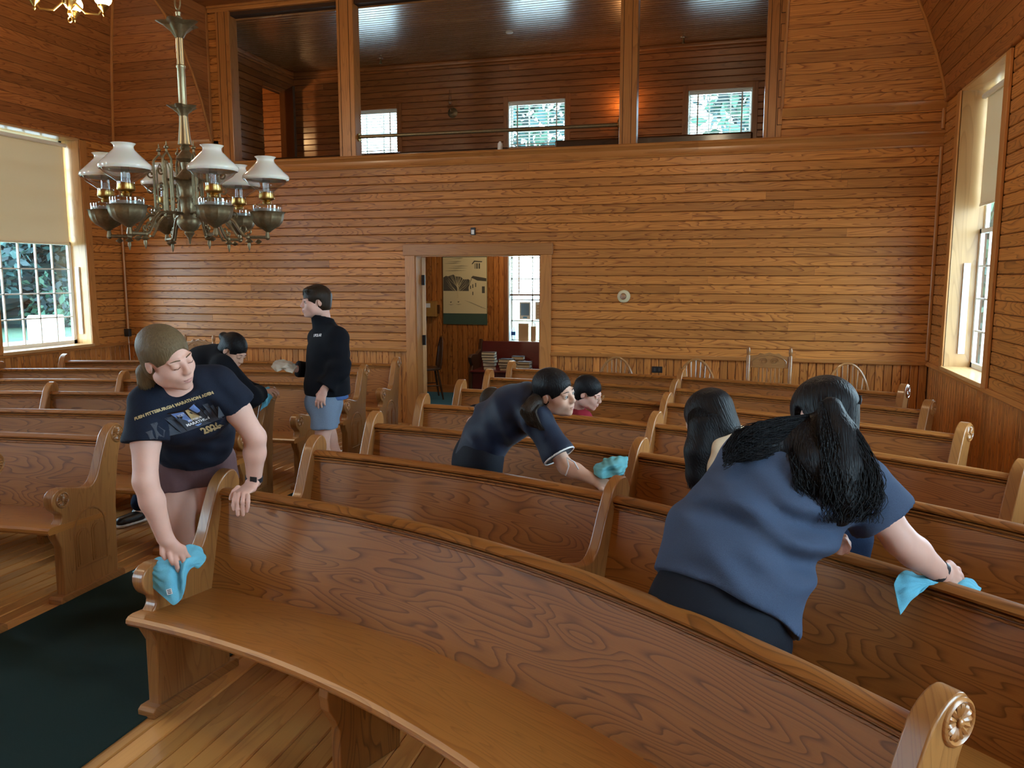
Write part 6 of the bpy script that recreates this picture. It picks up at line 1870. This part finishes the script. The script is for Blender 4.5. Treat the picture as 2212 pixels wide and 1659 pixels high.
# ======== 3. young man in the black jacket
L = (-3.02, 5.50, 0)
S = SDF()
hip, waist, chest, top = V3((-2.996, 5.423, 0.814)), V3((-2.981, 5.446, 0.947)), V3((-2.982, 5.477, 1.173)), V3((-3.001, 5.492, 1.323))
sL, sR = V3((-2.861, 5.402, 1.297)), V3((-3.127, 5.619, 1.283))
eL, wL = V3((-2.813, 5.334, 1.088)), V3((-2.901, 5.257, 0.933))
eR, wR = V3((-3.148, 5.640, 1.019)), V3((-3.261, 5.487, 1.051))
fwd = V3((-0.742, -0.668, 0.059)); sdv = V3((0.684, -0.720, 0.116))
torso(S, hip, waist, chest, top, sdv, sL - sR, 1.0)
S.cap(sL, sR, .055, None, .05); limb_arm(S, sL, eL, wL, 1.0); limb_arm(S, sR, eR, wR, 1.0)
hL, hR = hip + nrm(sdv) * .085, hip - nrm(sdv) * .085
kL, kR = V3((-2.949, 5.283, 0.614)), V3((-2.996, 5.496, 0.579)); aL, aR = V3((-2.883, 5.337, 0.260)), V3((-2.911, 5.523, 0.220))
kL, kR = V3((kL[0], kL[1], .53)), V3((kR[0], kR[1], .53)); aL, aR = V3((aL[0], aL[1], .09)), V3((aR[0], aR[1], .09))
for hp, kn, an in ((hL, kL, aL), (hR, kR, aR)): limb_leg(S, hp, kn, an, .95, an + fwd * .13 - (0, 0, .055))
hc = V3((-3.059, 5.457, 1.569)); R3 = frame((-0.716, -0.697, -0.039), (0.037, 0.094, 0.995))
S.cap(top + (0, 0, .02), hc + R3 @ V3((0, -.045, -.062)), .056, .050, .025)
head_prims(S, hc, R3, 1.02)
bx1 = auto_hand(S, wL, (-0.207, -0.348, -0.914), (0.058, -0.972, 0.229), 1, (.25, .45, .3), 1.0)
bx2 = auto_hand(S, wR, (-0.883, -0.462, 0.082), (0.092, -0.331, -0.939), -1, (.3, .4, .3), 1.0)
p3 = finish(S, L, 'young man with short dark hair in a black jacket and blue-grey shorts, standing in the aisle', ['skin_fair', 'skin_fair_lip'], [headbox(hc), bx1, bx2])
p3['label'] = 'young man in black jacket and blue-grey shorts standing in the aisle holding a white cloth'
face_parts(p3, L, hc, R3, 1.02, brow='hair_black')
T = SDF()
jh = V3((-2.965, 5.441, 0.877))
T.ecap(jh + (0, 0, -.06), waist, sdv, (.190, .165), (.185, .155), .06); T.ecap(waist, chest, sdv, (.185, .155), (.190, .148), .06); T.ecap(chest, top, sL - sR, (.185, .140), (.150, .095), .06)
T.cap(sL, sR, .080, None, .06)
T.sleeve([sL, eL, eL * .14 + wL * .86], [.086, .078, .060], .04); T.sleeve([sR, eR, eR * .04 + wR * .96], [.082, .072, .054], .04)
T.cap(top, hc + R3 @ V3((0, -.036, -.080)), .088, .080, .03)
T.plane(jh + (0, 0, -.005), (0.0, 0, -1)); T.plane(hc + R3 @ V3((0, 0, -.098)), R3[:, 2] - R3[:, 1] * .30)
T.cutcap(hc + R3 @ V3((0, -.036, -.10)), hc + R3 @ V3((0, -.036, .05)), .066)
T.fold(eL, .15, (0, 0, 1), 60, .006, .5); T.fold(chest, .25, (.3, .3, 1), 38, .005, .5)
jk = T.build('jacket', 'fleece_black', p3, h=.009, origin=L)
G = SDF()
G.ecap(waist, hip, sdv, (.150, .125), (.165, .140), .05)
for hp, kn in ((hL, kL), (hR, kR)): G.cap(hp, hp * .20 + kn * .80, .108, .098, .05)
G.plane(V3((0, 0, .635)), (0, 0, -1)); G.fold(hL, .25, (1, .3, .2), 50, .005)
G.build('shorts', 'shorts_blue', p3, h=.009, origin=L)
G = SDF(); G.ecap(waist, jh + (0, 0, -.05), sdv, (.165, .14), (.172, .148), .04); G.plane(jh + (0, 0, -.035), (0, 0, -1)); G.build('t_shirt', 'tee_blue', p3, h=.011, origin=L)
H = SDF(); W = hair_cap(H, hc, R3, 1.02, .014, face=(0, .112, -.075), fr=(.090, .096, .100), low=-.066, nape=False)
H.ell(W(-.01, .048, .088), V3((.056, .038, .022)), R3, .02)
hb = H.build('hair', 'hair_brown', p3, h=.0055, origin=L); localise(hb, L, hc, R3)
rs = np.random.default_rng(9); pa = []
for k in range(90):
    u = rs.uniform(-1, 1); z = rs.uniform(0, 1)
    pa.append([W(u * .05, .0, .118 - .01 * abs(u)), W(u * .062, .055, .112 - abs(u) * .02), W(u * .062 + .006, .086 - abs(u) * .016, .078 + .01 * z), W(u * .060 + .010, .0885 - abs(u) * .020, .050 + .016 * z)])
strands('fringe', 'hair_brown', p3, L, pa, .0028, 4)
for hp, an in ((hL, aL), (hR, aR)):
    G = SDF(); G.cap(an - (0, 0, .045), an + fwd * .14 - (0, 0, .05), .046, .040, .02); G.cap(an - (0, 0, .05), an - (0, 0, .0), .045, .042, .02); G.plane((0, 0, .004), (0, 0, -1)); G.build('shoe', 'logo_white', p3, h=.010, origin=L)
v, f = text_mesh('I POLAR', .030, .001, 1.0)
xd3 = nrm(V3((0.821, 0.569, -0.043))); yd3 = V3((0, 0, 1)); vw3 = nrm(V3((0.013, -0.992, 0.127)))
print_on(jk, v, f, V3((-3.008, 5.363, 1.315)) - V3(L), xd3, yd3, vw3, 'logo_white', 'chest_lettering', p3)

# ======== 2. person in the black hoodie bent over a pew end
L = (-3.95, 4.75, 0)
S = SDF()
hip, waist, chest, top = V3((-4.015, 5.010, 0.792)), V3((-3.937, 5.053, 0.945)), V3((-3.791, 5.084, 1.103)), V3((-3.668, 5.106, 1.166))
sR, sL = V3((-3.560, 4.993, 1.112)), V3((-3.815, 5.243, 1.163))
eR, wR = V3((-3.452, 5.147, 0.871)), V3((-3.475, 5.340, 0.875)); eL, wL = V3((-3.681, 5.371, 0.913)), V3((-3.552, 5.421, 0.857))
sdv = V3((0.466, -0.881, -0.085))
torso(S, hip, waist, chest, top, sdv, sR - sL, 1.0)
S.cap(sL, sR, .05, None, .05); limb_arm(S, sR, eR, wR); limb_arm(S, sL, eL, wL)
hR, hL = hip + nrm(sdv) * .085, hip - nrm(sdv) * .085
aR, aL = V3((-4.100, 4.702, 0.098)), V3((-4.150, 4.914, 0.063)); aR[2] = aL[2] = .09
kR, kL = (hR + aR) / 2 + V3((.03, 0, .02)), (hL + aL) / 2 + V3((.03, 0, .02))
for hp, kn, an in ((hR, kR, aR), (hL, kL, aL)): limb_leg(S, hp, kn, an, 1.0, an + (-.03, -.13, -.055))
hc = V3((-3.541, 5.097, 1.221)); R2 = frame((0.797, -0.052, -0.602), (0.538, 0.024, 0.842))
S.cap(top, hc + R2 @ V3((0, -.045, -.062)), .056, .050, .025)
head_prims(S, hc, R2, 1.0, lids=True)
bx1 = auto_hand(S, wR, (0.952, 0.123, 0.280), (-0.022, -0.298, 0.954), -1, (.5, .5, .4), .95)
p2 = finish(S, L, 'dark-haired person in a black hoodie bent over a pew end behind the blond woman', ['skin_warm', 'skin_warm_lip'], [headbox(hc), bx1])
face_parts(p2, L, hc, R2, 1.0, lids=True, brow='hair_black')
T = SDF(); T.ecap(hip, waist, sdv, (.175, .140), (.170, .132), .06); T.ecap(waist, chest, sdv, (.170, .132), (.178, .135), .06); T.ecap(chest, top, sR - sL, (.175, .13), (.14, .09), .06)
T.cap(sL, sR, .08, None, .05); T.sleeve([sR, eR, eR * .16 + wR * .84], [.082, .080, .060], .04); T.sleeve([sL, eL, eL * .16 + wL * .84], [.08, .075, .058], .04)
T.cap(top, hc + R2 @ V3((0, -.05, -.085)), .085, .07, .03); T.cutell(hc + R2 @ V3((0, .03, -.02)), (.085, .10, .11), R2)
T.plane(hip + (hip - waist) * .15, hip - waist); T.fold(eR, .15, (0.763, 0.292, 0.576), 60, .006)
T.build('hoodie', 'fleece_black', p2, h=.010, origin=L)
G = SDF(); G.ecap(waist, hip, sdv, (.14, .12), (.16, .13), .05)
for hp, kn, an in ((hR, kR, aR), (hL, kL, aL)): G.chain([hp, kn, an + (0, 0, .05)], [.105, .075, .062], .05)
G.build('jeans', 'denim', p2, h=.010, origin=L)
for an in (aR, aL):
    G = SDF(); G.cap(an - (0, .02, .045), an + (-.035, -.15, -.052), .045, .040, .02); G.plane((0, 0, .022), (0, 0, -1)); sh = G.build('shoe', 'black_plastic', p2, h=.010, origin=L)
    G = SDF(); G.cap(an + (0, .0, -.062), an + (-.036, -.155, -.064), .047, .043, .01); G.plane((0, 0, .024), (0, 0, 1)); G.plane((0, 0, .004), (0, 0, -1)); G.build('shoe_sole', 'sole_white', p2, h=.008, origin=L)
H = SDF(); W = hair_cap(H, hc, R2, 1.0, .012, face=(0, .110, -.055), fr=(.078, .090, .100), low=-.07); H.ell(W(0, -.125, .03), (.035, .035, .035), None, .02)
hb = H.build('hair', 'hair_black', p2, h=.006, origin=L); localise(hb, L, hc, R2)

# ======== 7. person with long straight black hair and a cream shirt
L = (.25, 3.35, 0)
S = SDF()
hip, waist, chest, top = V3((0.403, 3.348, 0.756)), V3((0.287, 3.394, 0.868)), V3((0.139, 3.432, 0.986)), V3((0.020, 3.449, 1.050))
sA, sB = V3((-0.019, 3.330, 1.028)), V3((0.017, 3.632, 1.017))
sdv = V3((0.364, -0.912, -0.188))
torso(S, hip, waist, chest, top, sdv, sA - sB, .95); S.cap(sA, sB, .05, None, .05)
limb_arm(S, sA, (-0.057, 3.310, 0.806), (-0.103, 3.405, 0.674), .95); limb_arm(S, sB, (-0.072, 3.561, 0.755), (-0.171, 3.575, 0.679), .95)
for sgn in (1, -1):
    hp = hip + nrm(sdv) * .08 * sgn; limb_leg(S, hp, down(hp, .48), down(hp, .09), .95, down(hp, .035, -.1, 0))
hc = V3((-0.101, 3.450, 1.151)); R7 = frame((-0.815, 0.239, -0.527), (-0.202, 0.340, 0.918))
S.cap(top, hc + R7 @ V3((0, -.045, -.062)), .056, .050, .025); head_prims(S, hc, R7, 1.0)
p7 = finish(S, L, 'person with long straight black hair in a cream shirt, head bowed between pews', ['skin_warm', 'skin_warm_lip'], [headbox(hc)])
T = SDF(); T.ecap(hip, waist, sdv, (.155, .125), (.145, .115), .06); T.ecap(waist, chest, sdv, (.145, .115), (.155, .12), .06); T.ecap(chest, top, sA - sB, (.155, .12), (.135, .085), .06); T.cap(sA, sB, .070, None, .05)
T.cap(sA, (-0.040, 3.318, 0.903), .072, .080, .04); T.cap(sB, (-0.027, 3.598, 0.854), .07, .078, .04); T.fold(sA, .14, (0.600, 0.271, 0.753), 70, .005)
T.build('shirt', 'shirt_cream', p7, h=.009, origin=L)
G = SDF(); G.ecap(waist * .3 + hip * .7, hip, sdv, (.14, .115), (.158, .130), .05)
for sgn in (1, -1):
    hp = hip + nrm(sdv) * .08 * sgn; G.chain([hp, down(hp, .48), down(hp, .1)], [.108, .08, .065], .05)
G.plane((0, 0, .1), (0, 0, -1)); G.build('jeans', 'denim', p7, h=.010, origin=L)
H = SDF(); W = hair_cap(H, hc, R7, 1.0, .018, face=(0, .118, -.050), fr=(.072, .080, .110), low=-.12, ear=False)
H.chain([(-0.079, 3.410, 1.116), (-0.103, 3.369, 1.024), (-0.124, 3.340, 0.931), (-0.133, 3.330, 0.878)], [.085, .070, .048, .018], .05); H.chain([(-0.126, 3.369, 1.140), (-0.134, 3.332, 1.040), (-0.136, 3.317, 0.936)], [.05, .045, .025], .04)
hb = H.build('hair', 'hair_black', p7, h=.007, origin=L); localise(hb, L, hc, R7)
rs = np.random.default_rng(12); pa = []
for k in range(420):
    u = rs.uniform(-1, 1); q = rs.uniform(0, 1)
    a = V3((-0.104, 3.463, 1.248)) + RIGHT * .03 * u + TOCAM * .04 * q
    b = V3((-0.097, 3.414, 1.183)) + RIGHT * .092 * u + TOCAM * (.075 * math.sqrt(max(0, 1 - u * u)))
    c_ = V3((-0.105, 3.374, 1.062)) + RIGHT * .082 * u + TOCAM * (.066 * math.sqrt(max(0, 1 - u * u))); d = V3((-0.130, 3.336, 0.912)) + RIGHT * .045 * u + TOCAM * .03 * q - UP * .03 * rs.uniform(0, 1)
    pa.append([a, b, c_, d])
strands('straight_strands', 'hair_black', p7, L, pa, .0017, 3)

# ======== 5. girl in red with glasses
L = (-1.10, 5.75, 0)
S = SDF()
hip, waist, chest, top = V3((-1.250, 5.751, 0.411)), V3((-1.227, 5.753, 0.535)), V3((-1.167, 5.726, 0.673)), V3((-1.112, 5.692, 0.767))
sA, sB = V3((-1.037, 5.584, 0.748)), V3((-1.179, 5.816, 0.737)); sdv = V3((0.470, -0.882, 0.021))
torso(S, hip, waist, chest, top, sdv, sA - sB, .9); S.cap(sA, sB, .045, None, .05); limb_arm(S, sA, (-0.969, 5.535, 0.560), (-0.863, 5.605, 0.467), .9); limb_arm(S, sB, (-1.114, 5.858, 0.539), (-0.969, 5.839, 0.480), .9)
for sgn in (1, -1):
    hp = hip + nrm(sdv) * .08 * sgn; limb_leg(S, hp, down(hp, .42, .1, -.02), down(hp, .09, .02, .02), .9, down(hp, .035, .12, 0))
hc = V3((-0.999, 5.600, 0.938)); R5 = frame((0.912, -0.160, -0.378), (0.143, -0.128, 0.981))
S.cap(top, hc + R5 @ V3((0, -.045, -.062)), .056, .050, .025); head_prims(S, hc, R5, .98)
p5 = finish(S, L, 'girl in a red shirt with round glasses and dark hair, behind the girl in navy', ['skin_fair', 'skin_fair_lip'], [headbox(hc)])
Mx = face_parts(p5, L, hc, R5, .98, lids=True, brow='hair_black')
gl = MB()
for t in (-1, 1): gl.tube([(t * .033 + .021 * math.cos(a), .107, .0 + .019 * math.sin(a)) for a in [2 * PI * k / 20 for k in range(21)]], .0012, n=5, cap=False); gl.tube([(t * .054, .106, .003), (t * .074, .05, .004), (t * .076, -.005, .004)], .0012, n=5)
gl.tube([(-.012, .108, .003), (.012, .108, .003)], .0012, n=5); g5 = gl.build('glasses', 'pale_brass', p5, smooth='all'); g5.matrix_local = Mx
T = SDF(); T.ecap(hip, waist, sdv, (.145, .12), (.138, .112), .05); T.ecap(waist, chest, sdv, (.138, .112), (.15, .115), .05); T.ecap(chest, top, sA - sB, (.15, .112), (.125, .082), .05); T.cap(sA, sB, .064, None, .05); T.cap(sA, sA * .4 + V3((-0.969, 5.535, 0.560)) * .6, .066, .070, .04); T.cap(sB, sB * .4 + V3((-1.114, 5.858, 0.539)) * .6, .066, .07, .04)
T.cutell(hc + R5 @ V3((0, -.02, -.115)), (.06, .062, .035), R5); T.build('shirt', 'shirt_red', p5, h=.009, origin=L)
G = SDF(); G.ecap(waist * .2 + hip * .8, hip, sdv, (.135, .11), (.15, .125), .05)
for sgn in (1, -1):
    hp = hip + nrm(sdv) * .08 * sgn; G.chain([hp, down(hp, .42, .1, -.02), down(hp, .12, .02, .02)], [.1, .075, .06], .05)
G.build('trousers', 'denim', p5, h=.012, origin=L)
H = SDF(); W = hair_cap(H, hc, R5, .98, .011, face=(0, .110, -.052), fr=(.078, .090, .100), low=-.072); H.chain([W(0, -.10, -.03), W(0, -.13, -.08), W(0, -.12, -.16)], [.03, .035, .02], .03)
hb = H.build('hair', 'hair_black', p5, h=.0065, origin=L); localise(hb, L, hc, R5)

# ======== 6. bowed head just behind the girl in navy
L = (-1.72, 5.85, 0)
S = SDF()
hip, waist, chest, top = V3((-1.661, 5.740, 0.407)), V3((-1.677, 5.732, 0.533)), V3((-1.698, 5.682, 0.665)), V3((-1.713, 5.647, 0.747)); sdv = V3((0.998, -0.047, 0.042))
torso(S, hip, waist, chest, top, sdv, sdv, .9); sA, sB = top + nrm(sdv) * .15, top - nrm(sdv) * .15; S.cap(sA, sB, .045, None, .05)
limb_arm(S, sA, sA - (0, .05, .25), sA - (.05, .25, .30), .9); limb_arm(S, sB, sB - (0, .05, .25), sB - (-.05, .25, .30), .9)
for sgn in (1, -1):
    hp = hip + nrm(sdv) * .08 * sgn; limb_leg(S, hp, down(hp, .42, 0, -.05), down(hp, .09), .9, down(hp, .035, 0, -.12))
hc = V3((-1.707, 5.534, 0.831)); R6 = frame((-0.055, -0.741, -0.670), (0.148, -0.530, 0.835))
S.cap(top, hc + R6 @ V3((0, -.045, -.062)), .056, .050, .025); head_prims(S, hc, R6, .95, lids=True)
p6 = finish(S, L, 'person with short brown hair, only the bowed head showing behind the girl in navy', ['skin_warm', 'skin_warm_lip'], [headbox(hc)])
face_parts(p6, L, hc, R6, .95, lids=True, brow='hair_brown')
T = SDF(); torso(T, hip, waist, chest, top, sdv, sdv, .95, .012); T.cap(sA, sB, .06, None, .05); T.cap(sA, sA - (0, .03, .16), .062, .064, .03); T.cap(sB, sB - (0, .03, .16), .062, .064, .03); T.build('shirt', 'tee_navy', p6, h=.011, origin=L)
G = SDF(); G.ecap(waist * .2 + hip * .8, hip, sdv, (.145, .115), (.155, .125), .05)
for sgn in (1, -1):
    hp = hip + nrm(sdv) * .08 * sgn; G.chain([hp, down(hp, .42, 0, -.05), down(hp, .12)], [.1, .075, .06], .05)
G.build('trousers', 'denim', p6, h=.012, origin=L)
H = SDF(); W = hair_cap(H, hc, R6, .95, .014, face=(0, .115, -.06), fr=(.080, .090, .096), low=-.06); hb = H.build('hair', 'hair_brown', p6, h=.0065, origin=L); localise(hb, L, hc, R6)

# ------------------------------------------------------------------ cleaning cloths
g = [[(-2.283, 2.554, 0.586), (-2.266, 2.571, 0.597), (-2.238, 2.580, 0.608), (-2.219, 2.561, 0.583), (-2.189, 2.552, 0.532)],
     [(-2.234, 2.613, 0.616), (-2.185, 2.576, 0.623), (-2.153, 2.550, 0.597), (-2.134, 2.539, 0.558), (-2.125, 2.545, 0.503)],
     [(-2.202, 2.635, 0.629), (-2.137, 2.581, 0.641), (-2.108, 2.554, 0.612), (-2.093, 2.531, 0.565), (-2.079, 2.523, 0.485)],
     [(-2.152, 2.639, 0.638), (-2.103, 2.597, 0.608), (-2.085, 2.576, 0.572), (-2.067, 2.555, 0.534), (-2.062, 2.540, 0.493)],
     [(-2.107, 2.634, 0.656), (-2.075, 2.587, 0.633), (-2.064, 2.564, 0.597), (-2.037, 2.546, 0.565), (-2.046, 2.548, 0.522)],
     [(-2.107, 2.657, 0.675), (-2.071, 2.622, 0.652), (-2.053, 2.584, 0.639), (-2.064, 2.596, 0.601), (-2.067, 2.591, 0.568)],
     [(-2.081, 2.675, 0.678), (-2.054, 2.649, 0.664), (-2.037, 2.630, 0.641), (-2.036, 2.617, 0.619), (-2.053, 2.621, 0.605)],
     [(-2.055, 2.681, 0.665), (-2.026, 2.665, 0.646), (-2.009, 2.648, 0.636), (-2.016, 2.632, 0.616), (-2.032, 2.626, 0.601)]]
c1 = sheet('cleaning_cloth', g, 'cloth_blue', None, 'sky-blue cloth draped over the arm of the nearest pew under a hand', 'cloth', th=.004)
q0 = V3((-2.072, 2.503, 0.548)) - V3(c1.location); tgx, tgy = nrm(RIGHT + UP * .25), nrm(UP - RIGHT * .25)
mb = MB(); mb.add([tuple(q0 + tgx * a + tgy * b) for a, b in ((-.011, -.011), (.011, -.011), (.011, .011), (-.011, .011))], [(0, 1, 2, 3)]); tg = mb.build('care_tag', 'logo_white', c1)
mb = MB()
for k in range(3): mb.add([tuple(q0 + tgx * a + tgy * (b + .006 - .006 * k) + TOCAM * .001) for a, b in ((-.007, -.0015), (.007, -.0015), (.007, .0015), (-.007, .0015))], [(0, 1, 2, 3)])
mb.build('tag_print', 'logo_grey', tg)
g = [[(0.505, 2.537, 0.743), (0.495, 2.551, 0.791), (0.493, 2.576, 0.825), (0.513, 2.606, 0.849), (0.551, 2.647, 0.841)],
     [(0.533, 2.550, 0.779), (0.522, 2.550, 0.806), (0.520, 2.564, 0.830), (0.545, 2.594, 0.845), (0.582, 2.644, 0.833)],
     [(0.567, 2.574, 0.808), (0.561, 2.574, 0.819), (0.566, 2.576, 0.830), (0.587, 2.593, 0.835), (0.610, 2.641, 0.828)],
     [(0.601, 2.596, 0.826), (0.598, 2.596, 0.829), (0.606, 2.598, 0.832), (0.622, 2.613, 0.828), (0.638, 2.658, 0.822)],
     [(0.653, 2.609, 0.812), (0.655, 2.610, 0.818), (0.661, 2.622, 0.817), (0.671, 2.646, 0.815), (0.676, 2.688, 0.809)],
     [(0.697, 2.619, 0.801), (0.699, 2.622, 0.815), (0.707, 2.647, 0.827), (0.721, 2.681, 0.822), (0.726, 2.713, 0.811)],
     [(0.727, 2.627, 0.796), (0.738, 2.641, 0.797), (0.752, 2.665, 0.795), (0.755, 2.698, 0.795), (0.755, 2.729, 0.795)]]
sheet('cleaning_cloth', g, 'cloth_blue', None, 'turquoise cloth pressed on the pew rail by the woman in grey-blue', 'cloth', th=.004)
g = [[(-0.606, 3.582, 0.853), (-0.616, 3.625, 0.877), (-0.588, 3.676, 0.889), (-0.579, 3.702, 0.902)],
     [(-0.570, 3.549, 0.841), (-0.568, 3.555, 0.879), (-0.550, 3.604, 0.895), (-0.546, 3.691, 0.911)],
     [(-0.538, 3.559, 0.846), (-0.537, 3.604, 0.870), (-0.514, 3.593, 0.900), (-0.513, 3.701, 0.915)],
     [(-0.508, 3.588, 0.845), (-0.494, 3.574, 0.871), (-0.487, 3.642, 0.890), (-0.482, 3.730, 0.911)],
     [(-0.493, 3.633, 0.839), (-0.480, 3.659, 0.852), (-0.471, 3.686, 0.877), (-0.471, 3.731, 0.894)]]
sheet('cleaning_cloth', g, 'cloth_teal', None, 'crumpled teal cloth in the hand of the girl in navy', 'cloth', th=.004)
g = [[(-3.403, 5.366, 1.074), (-3.395, 5.395, 1.110), (-3.376, 5.444, 1.123), (-3.346, 5.472, 1.118)],
     [(-3.328, 5.321, 1.046), (-3.338, 5.365, 1.086), (-3.331, 5.433, 1.108), (-3.304, 5.482, 1.104)],
     [(-3.292, 5.354, 1.064), (-3.275, 5.341, 1.084), (-3.275, 5.406, 1.101), (-3.276, 5.488, 1.089)],
     [(-3.250, 5.322, 1.051), (-3.241, 5.348, 1.070), (-3.247, 5.411, 1.077), (-3.262, 5.490, 1.075)],
     [(-3.202, 5.334, 1.037), (-3.204, 5.357, 1.056), (-3.226, 5.414, 1.063), (-3.241, 5.494, 1.065)]]
sheet('cleaning_cloth', g, 'cloth_white', None, 'folded white cloth in the hand of the standing man', 'cloth', th=.004)
g = [[(-3.467, 5.368, 0.911), (-3.462, 5.411, 0.912), (-3.456, 5.451, 0.886)],
     [(-3.443, 5.328, 0.874), (-3.416, 5.335, 0.874), (-3.432, 5.410, 0.841)],
     [(-3.444, 5.299, 0.821), (-3.405, 5.290, 0.831), (-3.429, 5.364, 0.805)],
     [(-3.452, 5.292, 0.786), (-3.425, 5.300, 0.786), (-3.428, 5.341, 0.787)],
     [(-3.461, 5.284, 0.745), (-3.451, 5.289, 0.759), (-3.450, 5.312, 0.769)]]
sheet('cleaning_cloth', g, 'cloth_blue', None, 'turquoise cloth hanging at a pew end, held by the person in black', 'cloth', th=.004)
# dark bundle in the aisle
B = SDF(); c = V3((-2.722, 4.038, 0.468))
B.ell((c[0], c[1], .20), (.15, .15, .20), None, .05); B.ell((c[0] - .02, c[1], .33), (.12, .12, .14), None, .06); B.ell((c[0] + .07, c[1], .24), (.10, .12, .15), None, .06); B.plane((0, 0, .010), (0, 0, -1))
B.fold((c[0], c[1], .3), .25, (.4, .3, .9), 45, .010, .9); B.fold((c[0], c[1], .3), .25, (.9, .3, .1), 60, .006, .9, 1)
o = B.build('fabric_bundle', 'fleece_black', None, h=.010, origin=(c[0], c[1], .009)); o.location = (c[0], c[1], .009)
tag(o, 'black rumpled fabric bundle on the aisle behind the nearest pew', 'bundle')
